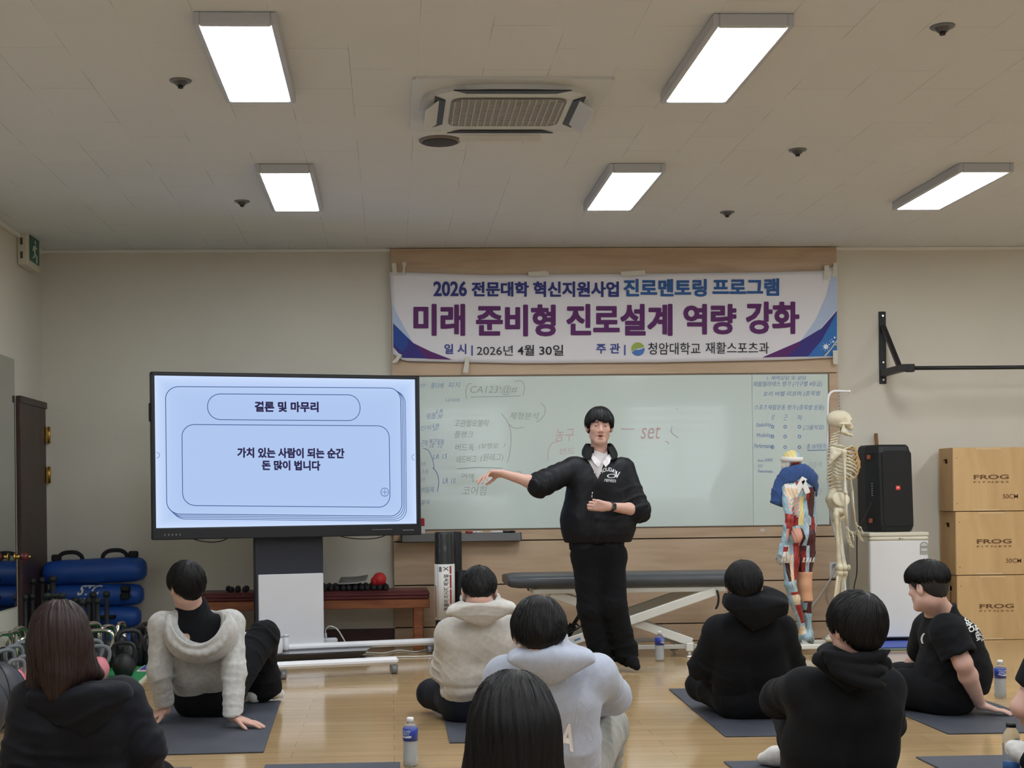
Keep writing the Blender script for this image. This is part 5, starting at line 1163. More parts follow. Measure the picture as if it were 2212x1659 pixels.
def sdf_arrays(S, h):
    lo, hi = S.bounds(); c = 4 * h; n = np.ceil((hi - lo) / c).astype(int) + 1
    ax = [lo[i] + (np.arange(n[i]) * 4 + 1.5) * h for i in range(3)]
    G = np.stack(np.meshgrid(*ax, indexing='ij'), -1).reshape(-1, 3).astype(f32)
    D = np.concatenate([S(G[i:i + 200000]) for i in range(0, len(G), 200000)]).reshape(n)
    A = D.repeat(4, 0).repeat(4, 1).repeat(4, 2); M = (np.abs(D) < 9 * h).repeat(4, 0).repeat(4, 1).repeat(4, 2)
    I = np.argwhere(M); P = (lo + I * h).astype(f32)
    if len(P): A[M] = np.concatenate([S(P[i:i + 300000]) for i in range(0, len(P), 300000)])
    g = vdb.FloatGrid(0.5); g.copyFromArray(np.ascontiguousarray(A.astype(f32)))
    pts, quads = g.convertToQuads(isovalue=0.0)
    return pts * h + lo, quads
def sdf_mesh(S, h, name):
    pts, q = sdf_arrays(S, h); me = bpy.data.meshes.new(name)
    me.vertices.add(len(pts)); me.vertices.foreach_set('co', pts.astype(f32).ravel())
    me.loops.add(len(q) * 4); me.loops.foreach_set('vertex_index', q[:, ::-1].astype(np.int32).ravel() if QFLIP else q.astype(np.int32).ravel())
    me.polygons.add(len(q)); me.polygons.foreach_set('loop_start', np.arange(0, len(q) * 4, 4, dtype=np.int32))
    me.polygons.foreach_set('use_smooth', np.ones(len(q), bool)); me.update(calc_edges=True); me.validate()
    return me
QFLIP = False
_S = Sdf().ell((0, 0, 0), 0.1); _p, _q = sdf_arrays(_S, 0.02)
_a, _b, _c = _p[_q[0][0]], _p[_q[0][1]], _p[_q[0][2]]
QFLIP = bool(np.dot(np.cross(_b - _a, _c - _a), _a) < 0)
def grow(S, h, name, m, parent):
    me = sdf_mesh(S, h, name); o = link(name, me, m, parent, parent is not None)
    return o
def cloth_folds(amp, freq, seed, dirs=3, sharp=2.0):
    R = np.random.RandomState(seed); K = R.normal(size=(dirs, 3)); K /= np.linalg.norm(K, axis=1)[:, None]; K2 = R.normal(size=(dirs, 3)); ph = R.uniform(0, 6.28, dirs)
    def f(P, d):
        w = 0
        for i in range(dirs):
            s_ = np.sin(P @ (K[i] * freq * (0.7 + 0.5 * i)).astype(f32) + 1.6 * np.sin(P @ (K2[i] * freq * 0.45).astype(f32) + ph[i]) + ph[i])
            w = w + (1 - np.abs(s_)) ** sharp
        return d - amp * (w / dirs - 0.3).astype(f32)
    return f
def limb_folds(a, b, amp, pitch, seed, span=0.12, around=None):
    """rings of creases round a joint along the direction a->b"""
    a = np.array(a, f32); b = np.array(b, f32); u = (b - a) / np.linalg.norm(b - a); c = np.array(around if around is not None else b, f32)
    R = np.random.RandomState(seed); K = R.normal(size=3).astype(f32) * 11; K3 = R.normal(size=3).astype(f32) * 24; K4 = R.normal(size=3).astype(f32) * 15; n1 = np.cross(u, R.normal(size=3)).astype(f32); n1 /= np.linalg.norm(n1); n2 = np.cross(u, n1).astype(f32)
    def f(P, d):
        q = P - c; t = q @ u; w = np.exp(-(q ** 2).sum(1) / (2 * span * span)); an = np.arctan2(q @ n1, q @ n2)
        s_ = np.sin(t * (4.6 / pitch) + 1.9 * np.sin(an + ph) + 1.5 * np.sin(P @ K) + .8 * np.sin(P @ K3)); s2 = np.sin(t * (4.0 / pitch) - 2.4 * np.sin(an - ph) + 1.3 * np.sin(P @ K4))
        m = .5 + .5 * np.sin(P @ K4 + ph); return d - (amp * w * (m * np.maximum(s_, 0) ** 2 + (1 - m) * np.maximum(s2, 0) ** 2 - 0.2)).astype(f32)
    ph = seed * 1.7
    return f
def npv(*p): return [np.array(x, f32) for x in p]
def hframe(fwd, up):
    y = Vector(fwd).normalized(); z = Vector(up); x = y.cross(z).normalized(); z = x.cross(y); return Matrix((x, y, z)).transposed()

# ---------------------------------------------------------------- anatomy
def add_head(S, H, R, s=1.0, mouth=0.0):
    H = Vector(H); L = lambda x, y, z: H + R @ (Vector((x, y, z)) * s)
    def e(c, r, k, sub=False, Q=None): S.ell(L(*c), [v * s for v in r], np.array(R @ Q if Q else R), k, sub)
    def c(a, b, ra, rb, k, sub=False): S.cap(L(*a), L(*b), ra * s, rb * s, k, sub)
    e((0, -.012, .035), (.077, .095, .083), .01); e((0, .026, -.035), (.061, .060, .083), .025)
    for g in (-1, 1):
        c((g * .045, .0, -.06), (g * .014, .058, -.098), .021, .019, .022); e((g * .042, .052, -.022), (.02, .02, .02), .02)
        c((g * .012, .079, .021), (g * .040, .068, .021), .010, .008, .012)
    c((-.012, .064, -.1), (.012, .064, -.1), .017, .017, .018)
    c((0, .080, .010), (0, .099, -.030), .0075, .0115, .010); c((-.011, .088, -.036), (.011, .088, -.036), .0085, .0085, .007)
    for g in (-1, 1):
        e((g * .031, .089, .001), (.017, .013, .0105), .008, True)
        c((g * .0150, .0740, .0020), (g * .031, .0795, .0072), .0036, .0038, .004); c((g * .031, .0795, .0072), (g * .0485, .068, .0030), .0038, .0032, .004)
        c((g * .0165, .0725, -.0050), (g * .033, .0755, -.0083), .003, .003, .004); c((g * .033, .0755, -.0083), (g * .047, .067, -.0035), .003, .0026, .004)
        Q = Matrix.Rotation(g * 0.35, 3, 'Z') @ Matrix.Rotation(-0.15, 3, 'X')
        e((g * .079, -.008, -.006), (.011, .021, .033), .006, False, Q); e((g * .090, -.002, -.002), (.009, .011, .019), .006, True, Q)
    c((-.02, .079, -.060), (0, .087, -.056), .0055, .006, .005); c((.02, .079, -.060), (0, .087, -.056), .0055, .006, .005)
    c((-.016, .079, -.073 - mouth * .5), (.016, .079, -.073 - mouth * .5), .0062, .0062, .006)
    c((-.015, .088, -.0655 - mouth * .2), (.015, .088, -.0655 - mouth * .2), .0028 + mouth * .32, .0028 + mouth * .32, .003, True)
FING = [(.088, .027, (.042, .025, .021), .0088), (.091, .009, (.047, .029, .022), .009), (.086, -.0095, (.044, .027, .021), .0086), (.077, -.027, (.034, .020, .019), .0075)]
def add_hand(S, W, fwd, n, right, curl=(20, 25, 15), spread=6, thumb=(35, 20), s=1.0, bend=None):
    """W wrist, fwd along the fingers, n palm normal; curl in degrees per joint (or four triples)"""
    W = Vector(W); f = Vector(fwd).normalized(); n = Vector(n); n = (n - f * n.dot(f)).normalized()
    t = (n.cross(f) if right else f.cross(n)).normalized()       # towards the thumb
    cs = curl if hasattr(curl[0], '__len__') else [curl] * 4
    for i, (lf, lt, segs, r) in enumerate(FING):
        b = W + (f * lf + t * lt - n * 0.002) * s
        S.cap(W + (f * .004 + t * lt * .5) * s, b, .0145 * s, .0115 * s, .014)
        ang = 0.0; lat = math.radians(spread * (1.5 - i)); p = b
        for j, L in enumerate(segs):
            ang += math.radians(cs[i][j]); d = (f * math.cos(lat) + t * math.sin(lat)); d = d * math.cos(ang) + n * math.sin(ang)
            q = p + d * L * s; S.cap(p, q, r * s * (1 - .06 * j), r * s * (.95 - .07 * j), .0035); p = q
    S.cap(W + (f * .02 + t * .012) * s, W + (f * .05 + t * .022 + n * .004) * s, .0155 * s, .014 * s, .014)
    a, b2 = math.radians(thumb[0]), math.radians(thumb[1]); d = (f * math.cos(a) + t * math.sin(a)) * math.cos(b2) + n * math.sin(b2)
    p = W + (f * .03 + t * .024) * s; q = p + d * .042 * s; S.cap(p, q, .0125 * s, .0105 * s, .008)
    d = (d + f * .35 + n * .1).normalized(); q2 = q + d * .032 * s; S.cap(q, q2, .0103 * s, .0095 * s, .004); d = (d + f * .25).normalized(); S.cap(q2, q2 + d * .024 * s, .0094 * s, .0078 * s, .004)
def add_foot(S, an, toe, r=1.0, k=.02):
    an, toe = Vector(an), Vector(toe); d = (toe - an); d.z = 0; heel = an - d.normalized() * .045 * r + Vector((0, 0, -.035 * r)); ball = an.lerp(toe, .66)
    S.cap(an, heel, .034 * r, .032 * r, k); S.cap(heel, ball, .032 * r, .032 * r, k); S.cap(an, ball, .036 * r, .031 * r, k); S.cap(ball, toe, .034 * r, .024 * r, k)
def person_body(p, J, h=.0065, skin=None, mouth=0.0, hs=1.0, bulk=1.0):
    """one continuous surface: head, neck, trunk, arms with hands, legs with feet"""
    S = Sdf(.03); R = J['R']; H = J['H']; N = J['N']
    add_head(S, H, R, hs, mouth)
    S.cap(H + R @ Vector((0, -.022, -.062)) * hs, N, .052 * bulk, .058 * bulk, .03)
    lat = (J['sb'] - J['sa']).normalized()
    S.cap(N, J['C'], .07, .09 * bulk); S.cap(J['sa'] + lat * .03, J['sb'] - lat * .03, .048, .048, .05)
    for g in (-1, 1): S.chain([J['C'] + lat * g * .07, J['W'] + lat * g * .05, J['P'] + lat * g * .06], [.085 * bulk, .08 * bulk, .095 * bulk], .05)
    for q in 'ab':
        if 'e' + q in J:
            S.chain([J['s' + q], J['e' + q]], [.046 * bulk, .038 * bulk], .03); m = J['e' + q].lerp(J['w' + q], .3)
            S.chain([J['e' + q], m, J['w' + q]], [.037 * bulk, .039 * bulk, .0255 * min(bulk, 1.12)], .02)
            if 'hand' + q in J: add_hand(S, J['w' + q], **J['hand' + q])
        if 'k' + q in J:
            S.chain([J['h' + q], J['k' + q]], [.078 * bulk, .052 * bulk], .04); m = J['k' + q].lerp(J['n' + q], .3)
            S.chain([J['k' + q], m, J['n' + q]], [.05, .05, .034], .02); add_foot(S, J['n' + q], J['t' + q], .92)
    S.after(ground(J.get('floor', .0085))); return grow(S, h, 'body', skin or M_skin, p)

# ---------------------------------------------------------------- hair
def hair_sdf(H, R, s=1.0, style='short', vol=1.0):
    H = Vector(H); S = Sdf(.012); L = lambda x, y, z: H + R @ (Vector((x, y, z)) * s); Rn = np.array(R, f32); Hn = np.array(H, f32)
    def e(c, r, k=.015, sub=False): S.ell(L(*c), [v * s for v in r], np.array(R), k, sub)
    if style in ('short', 'fringe', 'crop'):
        v = {'short': 1.0, 'fringe': 1.04, 'crop': .965}[style] * vol
        e((0, -.014, .040), (.085 * v, .104 * v, .088 * v)); e((0, -.052, -.012), (.069 * v, .056 * v, .068), .03)
        for g in (-1, 1): e((g * .052, -.01, .018), (.034 * v, .07, .055), .03)
        F = {'short': .048, 'fringe': .026, 'crop': .055}[style]
        zf = lambda ph: np.interp(np.abs(ph), [0, .45, .75, 1.05, 1.35, 1.6, 1.95, 2.5, 3.14], [F, F, F - .004, .012, -.024, .012, -.030, -.074, -.086]) + (style == 'fringe') * (.026 * np.exp(-((ph - .33) / .12) ** 2) + .006 * np.sin(ph * 9 + 1))
    else:
        v = vol; e((0, -.016, .040), (.090 * v, .110 * v, .092 * v)); e((0, -.05, -.03), (.08 * v, .066 * v, .09), .04)
        zf = lambda ph: np.interp(np.abs(ph), [0, .5, .95, 1.2, 3.14], [.05, .03, -.01, -.6, -.6])
    def cut(P, d):
        q = (P - Hn) @ Rn / s; ph = np.arctan2(q[:, 0], q[:, 1]); rag = .0035 * np.sin(ph * 37 + 4 * np.sin(ph * 9)) + .003 * np.sin(ph * 71)
        c = (zf(ph) + rag - q[:, 2]) * s; k = .008; h = np.clip(.5 - .5 * (d - c) / k, 0, 1); return (d + (c - d) * h + k * h * (1 - h)).astype(f32)
    def tufts(P, d):
        q = (P - Hn) @ Rn / s; w = np.array((.012, -.045, 0), f32); ph = np.arctan2(q[:, 0] - w[0], q[:, 1] - w[1])
        t = np.sin(ph * 23 + 5 * np.sin(ph * 3 + q[:, 2] * 22) + q[:, 2] * 30) * .5 + np.sin(ph * 51 + q[:, 2] * 18 + 2 * np.sin(q[:, 2] * 60)) * .35
        return (d - .0022 * s * t).astype(f32)
    return S, cut, tufts
def strands(S, pts, flow, n, L, seg, r, seed, lift=.0015, tip=.25, full=None):
    """n short locks that creep over the implicit surface along flow; returns vertex and face arrays"""
    rs = np.random.RandomState(seed); P = pts[rs.randint(0, len(pts), n)].astype(f32); path = [P.copy()]; LL = (L * rs.uniform(.55, 1.15, n)).astype(f32)
    def grad(P, e=.003):
        E = np.eye(3, dtype=f32) * e; return np.stack([S(P + E[i]) - S(P - E[i]) for i in range(3)], 1) / (2 * e)
    nr = []
    for k in range(seg):
        g = grad(P); g /= np.linalg.norm(g, axis=1)[:, None] + 1e-6; nr.append(g)
        f = flow(P); f = f + rs.normal(size=f.shape) * .10; f -= g * (f * g).sum(1)[:, None]; f /= np.linalg.norm(f, axis=1)[:, None] + 1e-6
        P = P + f * (LL / seg)[:, None]; d = S(P); P = P - g * np.clip(d - lift * (1 + k / seg), -.01, .01)[:, None]; P = P.astype(f32)
        if full is not None: stop = full(P) > .005; P[stop] = path[-1][stop]
        path.append(P.copy())
    nr.append(nr[-1]); V_ = []; m = seg + 1
    for k in range(m):
        t = path[min(k + 1, seg)] - path[max(k - 1, 0)]; t /= np.linalg.norm(t, axis=1)[:, None] + 1e-9; b = np.cross(t, nr[k]); rr = r * (1 - (1 - tip) * (k / seg) ** 2) * (0.35 if k == 0 else 1)
        V_.append(np.stack([path[k] + b * rr, path[k] + nr[k] * rr * .8, path[k] - b * rr], 1))
    V_ = np.stack(V_, 1)                                # n, m, 3, 3
    base = (np.arange(n) * m * 3)[:, None, None]; kk = (np.arange(seg) * 3)[None, :, None]; q = np.array([[0, 1, 4, 3], [1, 2, 5, 4]])
    F = (base[..., None] + kk[..., None] + q[None, None]).reshape(-1, 4)
    return V_.reshape(-1, 3), F
def join_np(name, parts):
    vs = np.concatenate([p[0] for p in parts]); fs = []; o = 0
    for v, f in parts: fs.append(f + o); o += len(v)
    fs = np.concatenate(fs).astype(np.int32); me = bpy.data.meshes.new(name)
    me.vertices.add(len(vs)); me.vertices.foreach_set('co', vs.astype(f32).ravel()); me.loops.add(len(fs) * 4); me.loops.foreach_set('vertex_index', fs.ravel())
    me.polygons.add(len(fs)); me.polygons.foreach_set('loop_start', np.arange(0, len(fs) * 4, 4, dtype=np.int32)); me.polygons.foreach_set('use_smooth', np.ones(len(fs), bool)); me.update(calc_edges=True); me.validate(); return me
def make_hair(p, H, R, s, style, m, h=.006, n=1800, vol=1.0, seed=1, L=.05, rad=.0013):
    S, cut, tufts = hair_sdf(H, R, s, style, vol); S.after(tufts); S0 = Sdf(S.k); S0.ops = S.ops; S0.post = [tufts]; S.after(cut); pts, q = sdf_arrays(S, h)
    if QFLIP: q = q[:, ::-1]
    Hn = np.array(H, f32); Rn = np.array(R, f32); wh = Hn + Rn @ (np.array((.012, -.05, .12), f32) * s)
    down = -Rn[:, 2]
    def flow(P):
        f = P - wh; f /= np.linalg.norm(f, axis=1)[:, None] + 1e-6; sw = np.cross(f, Rn[:, 2]); return f + down * .55 + sw * .25
    loc = (pts - Hn) @ Rn / s; top = pts[(loc[:, 2] > -.03)]
    hm = join_np('hair', [(pts, q)] + ([strands(S0, top, flow, n, L * s, 5, rad, seed, full=S)] if n else []))
    return link('hair', hm, m, p, True)

M_skin = mat('skin', (214, 174, 158), 0.5, spec=0.35, bump=(180, 0.04), var=(9, (205, 162, 147)))
M_skin2 = mat('skin_pale', (221, 184, 170), 0.5, spec=0.35, bump=(180, 0.04), var=(9, (213, 173, 160)))
M_hair = mat('black_hair', (13, 12, 14), 0.46, spec=0.32, bump=(160, 0.25), stretch=(1, 1, 0.25))
M_hairbrown = mat('dark_brown_hair', (46, 30, 29), 0.42, spec=0.45, bump=(160, 0.25), stretch=(1, 1, 0.2))
def fabric(name, col, dark=None, rough=0.9, sc=380, st=0.25, sheen=0.25): return mat(name, col, rough, spec=0.2, sheen=sheen, bump=(sc, st), var=(60 if dark is None else 45, dark or tuple(int(c * .93) for c in col)))
M_blackfab = fabric('black_cotton', (23, 24, 27), sheen=.02); M_blackpant = fabric('black_trouser', (20, 21, 24), sheen=.02); M_navy = fabric('navy_trouser', (29, 32, 41), sheen=.03); M_sock = fabric('white_sock', (224, 222, 218)); M_bsock = fabric('black_sock', (22, 23, 26), sheen=.03)
M_heather = fabric('grey_heather', (196, 195, 192), (178, 177, 175)); M_beige = fabric('beige_grey_fleece', (204, 200, 194), (193, 189, 183)); M_iceblue = fabric('pale_blue_fleece', (182, 189, 206), (174, 181, 198)); M_greypant = fabric('grey_sweat_cloth', (164, 163, 156), (150, 149, 143))
M_jacket = mat('black_nylon', (20, 21, 26), 0.58, spec=0.28, bump=(70, 0.06)); M_navyjk = fabric('dark_navy_jacket', (25, 27, 35), rough=0.7, sheen=.03)

def top(J, r=1.0, sl=(.068, .058, .05), lat_c=.085, lat_w=.07, lat_p=.075, rc=.112, rw=.112, rp=.112, k=.05, hem=True):
    S = Sdf(k); lat = (J['sb'] - J['sa']).normalized()
    for g in (-1, 1): S.chain([J['C'] + lat * g * lat_c, J['W'] + lat * g * lat_w, J['P'] + lat * g * lat_p], [rc * r, rw * r, rp * r], k)
    S.cap(J['sa'], J['sb'], .07 * r, .07 * r, k); S.cap(J['N'], J['C'], .075 * r, .1 * r, k)
    for q in 'ab':
        S.cap(J['s' + q], J['e' + q], sl[0], sl[1], .035)
        if sl[2]: S.cap(J['e' + q], J['w' + q], sl[1] * .98, sl[2], .03)
    return S
def cuffs(S, J, r, L=.05):
    for q in 'ab':
        d = (J['w' + q] - J['e' + q]).normalized(); S.cap(J['w' + q] - d * L, J['w' + q] - d * .002, r, r * .93, .008)
def rib(lo_pt, up, amp=.0015, pitch=.007): pass
def trousers(J, rh=.1, rk=.082, ra=.075, k=.04, cut=0.0):
    S = Sdf(k); lat = (J['hb'] - J['ha']).normalized()
    S.cap(J['ha'], J['hb'], rh * 1.08, rh * 1.08, k); S.cap(J['P'] + lat * .05, J['P'] - lat * .05, rh, rh, k)
    for q in 'ab':
        if 'k' + q in J: S.chain([J['h' + q], J['k' + q]], [rh, rk], k); S.chain([J['k' + q], J['n' + q]], [rk * .97, ra], .025)
    return S
def ground(z0): return lambda P, d: np.maximum(d, (z0 - P[:, 2]).astype(f32))
def planecut(p, n, k=.006):
    """keep the side the normal points away from"""
    p = np.array(p, f32); n = np.array(Vector(n).normalized(), f32)
    def f(P, d):
        c = ((P - p) @ n).astype(f32); h = np.clip(.5 - .5 * (d - c) / k, 0, 1); return d + (c - d) * h + k * h * (1 - h)
    return f
def hood_v(S, c, R, w, zt, zb, t, slope=.35, dome=.03, x0=0.0, side=1.0, k=.02, lean=0.0):
    """hood lying on the back: rounded V in the frame R (x right, y out of the back, z up the back)"""
    c = np.array(c, f32); M = np.array(R, f32)
    def f(P):
        q = (P - c) @ M; x, y, z = q[:, 0] - x0 * (q[:, 2] < 0), q[:, 1], q[:, 2]; ax = np.abs(q[:, 0])
        tp = (z - (zt - slope * ax)) * .94
        L = np.hypot(w * side, -zb); sd = ((ax - w) * (-zb) - (-(z)) * 0 + (-z) * w * side) / L     # side edges run from (w, 0) to (0, zb)
        sd = np.maximum(sd, ax - w); kk = .035; h = np.clip(.5 - .5 * (tp - sd) / kk, 0, 1); d2 = tp + (sd - tp) * h + kk * h * (1 - h)
        th = t + dome * np.exp(-(ax / (w * .6)) ** 2 - ((z - zt * .2) / (zt - zb) * 1.9) ** 2) + lean * z
        dy = np.abs(y) - th; kk = .03; h = np.clip(.5 - .5 * (d2 - dy) / kk, 0, 1); return d2 + (dy - d2) * h + kk * h * (1 - h)
    m = max(w, zt, -zb) + .06; return S.fn(f, c - m, c + m, k)
def eyes(p, H, R, s=1.0, look=(0, 1, 0)):
    for g in (-1, 1):
        c = Vector(H) + R @ (Vector((g * .0315, .0668, -.0003)) * s); mb = MB().ell(c, .0124 * s, None, 16, 10); o = mb.build('eye', mat('eye_white', (190, 182, 176), 0.25), p, True)
        i = MB(); d = (R @ Vector(look)).normalized(); i.ell(c + d * .0070 * s, .0062 * s, None, 14, 8); i.build('iris', mat('iris_dark', (34, 24, 20), 0.2), o)
        b = MB(); b.tube([Vector(H) + R @ (Vector((g * x, y, z)) * s) for x, y, z in ((.013, .0895, .0215), (.026, .0880, .0265), (.039, .0785, .0255), (.047, .0700, .0205))], [.0032 * s, .0042 * s, .0036 * s, .0016 * s], n=8, flat=.6)
        b.build('eyebrow', M_hair, p, True)
def surface_print(o, items, m, name='printed_lettering', off=.003):
    """lettering laid on a garment: each corner rests where the line of sight through a frame position meets the cloth"""
    bv = BVHTree.FromPolygons([v.co[:] for v in o.data.vertices], [tuple(q.vertices) for q in o.data.polygons]); par = o.parent
    org = Vector(o.location) + (Vector(par.location) if par else Vector())
    def hit(px, py):
        d = ray(px, py).normalized(); h_, n_, i_, t_ = bv.ray_cast(CP - org, d)
        return (h_ + org + n_ * off) if h_ else None
    for it in items:
        mb = MB(); s, fm, bo = it[0], it[1], it[2]; vs, fs = glyphs(s, bo, it[3] if len(it) > 3 else 0.0, 1.0, 0.0, 3); lo = vs.min(0); e = np.maximum(vs.max(0) - lo, 1e-6); P = [hit(*fm((x - lo[0]) / e[0], (y - lo[1]) / e[1])) for x, y, z in vs]
        F = [f for f in fs if all(P[i] is not None for i in f)]; P = [q if q is not None else Vector() for q in P]; used = sorted({i for f in F for i in f})
        if not F: continue
        mp = {a: b for b, a in enumerate(used)}; mb.add([P[i] for i in used], [tuple(mp[i] for i in f) for f in F]); mb.build(name, m, o, False).location = org * 0 - Vector(o.location) - (Vector(par.location) if par else Vector())
def pxbox(x0, y0, x1, y1, sk=0.0, tilt=0.0): return lambda u, v: (x0 + (x1 - x0) * u + sk * (v - .5), y1 + (y0 - y1) * v + tilt * (u - .5))
# ================================================================ the people
def PJ(Y0): return lambda px, py, dy=0.0: at(px, py, Y0 + dy)
def base(P): return (P.x, P.y, 0.0)

# ---- presenter
q = PJ(9.3); J = dict(H=q(1295, 921, -.02), N=q(1294, 990, .03), C=q(1292, 1045), W=q(1291, 1120), P=q(1289, 1185, .02),
    sa=q(1240, 1012), ea=q(1166, 1047, -.15), wa=q(1086, 1023, -.16), sb=q(1345, 1014), eb=q(1377, 1102, -.04), wb=q(1314, 1094, -.23),
    ha=q(1268, 1200, .02), ka=q(1274, 1318, -.03), na=q(1300, 1438, .03), hb=q(1319, 1200, .02), kb=q(1328, 1312, -.05), nb=q(1352, 1415, .0))
J['R'] = hframe((-.04, -1, -.03), (.03, 0, 1)); J['ta'] = J['na'] + Vector((-.02, -.17, -.06)); J['tb'] = q(1375, 1440, -.1)
J['na'].z = .085; J['ta'].z = .03; J['nb'].z = .12; J['tb'].z = .04
J['floor'] = .001; J['handa'] = dict(fwd=(-.96, .05, .02), n=(-.1, -.42, -.9), right=True, curl=[(14, 16, 10), (30, 22, 14), (46, 22, 12), (52, 24, 12)], spread=9, thumb=(38, 30))
J['handb'] = dict(fwd=(-.97, -.16, .12), n=(.08, .95, .1), right=False, curl=[(38, 62, 40), (42, 78, 50), (46, 82, 50), (50, 82, 50)], spread=2, thumb=(14, 40))
pr = thing('person', 'standing person in a black jacket and black trousers pointing at the screen', 'person', base(J['P']))
person_body(pr, J, .0042, mouth=.012); eyes(pr, J['H'], J['R'])
lm = J['H'] + J['R'] @ Vector((0, .086, -.066))
mo = MB().ell(lm - J['R'] @ Vector((0, .004, .002)), (.013, .006, .0065), np.array(J['R']) is None); mo = MB().ell(lm + J['R'] @ Vector((0, -.007, -.003)), (.014, .006, .006)); mo.build('mouth', mat('mouth_dark', (96, 44, 42), 0.5), pr, True)
lp = MB(); Rr = J['R']
for pts, r in (([(-.021, .0815, -.0600), (-.008, .0905, -.0565), (0, .0915, -.0578), (.008, .0905, -.0565), (.021, .0815, -.0600)], [.001, .0036, .0034, .0036, .001]), ([(-.019, .0800, -.0775), (0, .0872, -.0822), (.019, .0800, -.0775)], [.001, .0044, .001])):
    P_ = spline([J['H'] + Rr @ Vector(v) for v in pts], 5); rr = list(np.interp(np.linspace(0, 1, len(P_)), np.linspace(0, 1, len(r)), r)); lp.tube(P_, rr, n=8)
lp.build('lips', mat('lip_tone', (176, 104, 98), 0.4), pr, True)
make_hair(pr, J['H'], J['R'], 1.0, 'fringe', M_hair, .005, 2600, 1.0, 4, .05, .0014)
S = top(J, .97, (.078, .083, 0), lat_c=.088, lat_w=.106, lat_p=.09, rc=.122, rw=.132, rp=.118)
S.cap(J['C'] + Vector((-.1, 0, -.3)), J['C'] + Vector((.1, 0, -.3)), .132, .132, .05)
S.after(limb_folds(J['sa'], J['ea'], .013, .05, 3, .12)).after(limb_folds(J['sb'], J['eb'], .014, .05, 4, .1)).after(cloth_folds(.006, 26, 11)).after(limb_folds(J['C'], J['P'], .007, .09, 6, .2))
da = (J['wa'] - J['ea']).normalized(); db = (J['wb'] - J['eb']).normalized()
S.after(planecut(J['P'] + Vector((0, 0, .042)), (0, 0, -1)))
v0 = J['C'] + Vector((-.015, 0, .03)); Rv = np.array(Matrix.Identity(3), f32)
def vneck(P, d):
    q_ = P - np.array(v0, f32); c = np.maximum(np.abs(q_[:, 0]) - np.maximum(q_[:, 2], 0) * .42 - .002, q_[:, 1] + .03) * .9
    c = np.maximum(c, -q_[:, 2]); c2 = np.sqrt((q_[:, 0] - .015) ** 2 + (q_[:, 1] - .04) ** 2) - .062; c2 = np.maximum(c2, .085 - q_[:, 2]); return np.maximum(np.maximum(d, -c), -c2).astype(f32)
S.after(vneck)
jk = grow(S, .0065, 'jacket', M_jacket, pr)
for e_, d_, s_ in ((J['ea'], da, 1), (J['eb'], db, 2)):     # rolled sleeve ends
    S = Sdf(.02); S.rod(e_ - d_ * .05, e_ + d_ * .03, .086, .076, .016, .01); S.rod(e_ - d_ * .005, e_ + d_ * .05, .05, .05, .004, .008, True)
    S.after(limb_folds(e_ - d_, e_, .012, .026, 20 + s_, .09)).after(cloth_folds(.006, 60, 30 + s_)); grow(S, .005, 'rolled_sleeve', M_jacket, pr)
S = Sdf(.012); wb_ = J['P'] + Vector((0, 0, .022))        # ribbed waistband
for g in (-1, 1): S.cap(wb_ + Vector((g * .075, 0, .022)), wb_ + Vector((g * .075, 0, -.024)), .107, .105, .03)
S.after(lambda P, d: np.maximum(np.maximum(d, P[:, 2] - wb_.z - .03), wb_.z - .03 - P[:, 2]).astype(f32)).after(lambda P, d: (d - .0018 * np.sin(np.arctan2(P[:, 0] - wb_.x, P[:, 1] - wb_.y) * 70)).astype(f32))
grow(S, .006, 'waistband', M_jacket, jk)
# collar: a standing band open at the front
cr = []
NC = J['N']
for i in range(25):
    a = math.radians(28 + (332 - 28) * i / 24); sx, cy_ = math.sin(a), -math.cos(a); f_ = max(0, math.cos(a))
    rb, rt = .100, .083 - .008 * (1 - f_) ; zt_ = .075 - .03 * f_ + .004 * math.sin(i * 2.1)
    lo_ = Vector((NC.x + rb * 1.12 * sx, NC.y + .0 + rb * cy_ * .95, NC.z - .03 - .055 * f_)); hi_ = Vector((NC.x + rt * sx * 1.05, NC.y + rt * cy_, NC.z + zt_ + .022)); out = Vector((sx, cy_, 0)) * .012
    fl = Vector((NC.x + (rt + .03 + .03 * f_) * sx * 1.08, NC.y + (rt + .03 + .02 * f_) * cy_, NC.z + zt_ - .03 - .045 * f_))
    cr.append([lo_, lo_.lerp(hi_, .5) + out * .3, hi_, hi_ + out * .5 + Vector((0, 0, .004)), hi_.lerp(fl, .5) + out * .6, fl])
o = link('collar', MB().loft(cr, closed=False, cap=False).mesh('collar'), M_jacket, pr, True); so = o.modifiers.new('thickness', 'SOLIDIFY'); so.thickness = .006; so.offset = 0; sb_ = o.modifiers.new('round', 'SUBSURF'); sb_.levels = 2; sb_.render_levels = 2
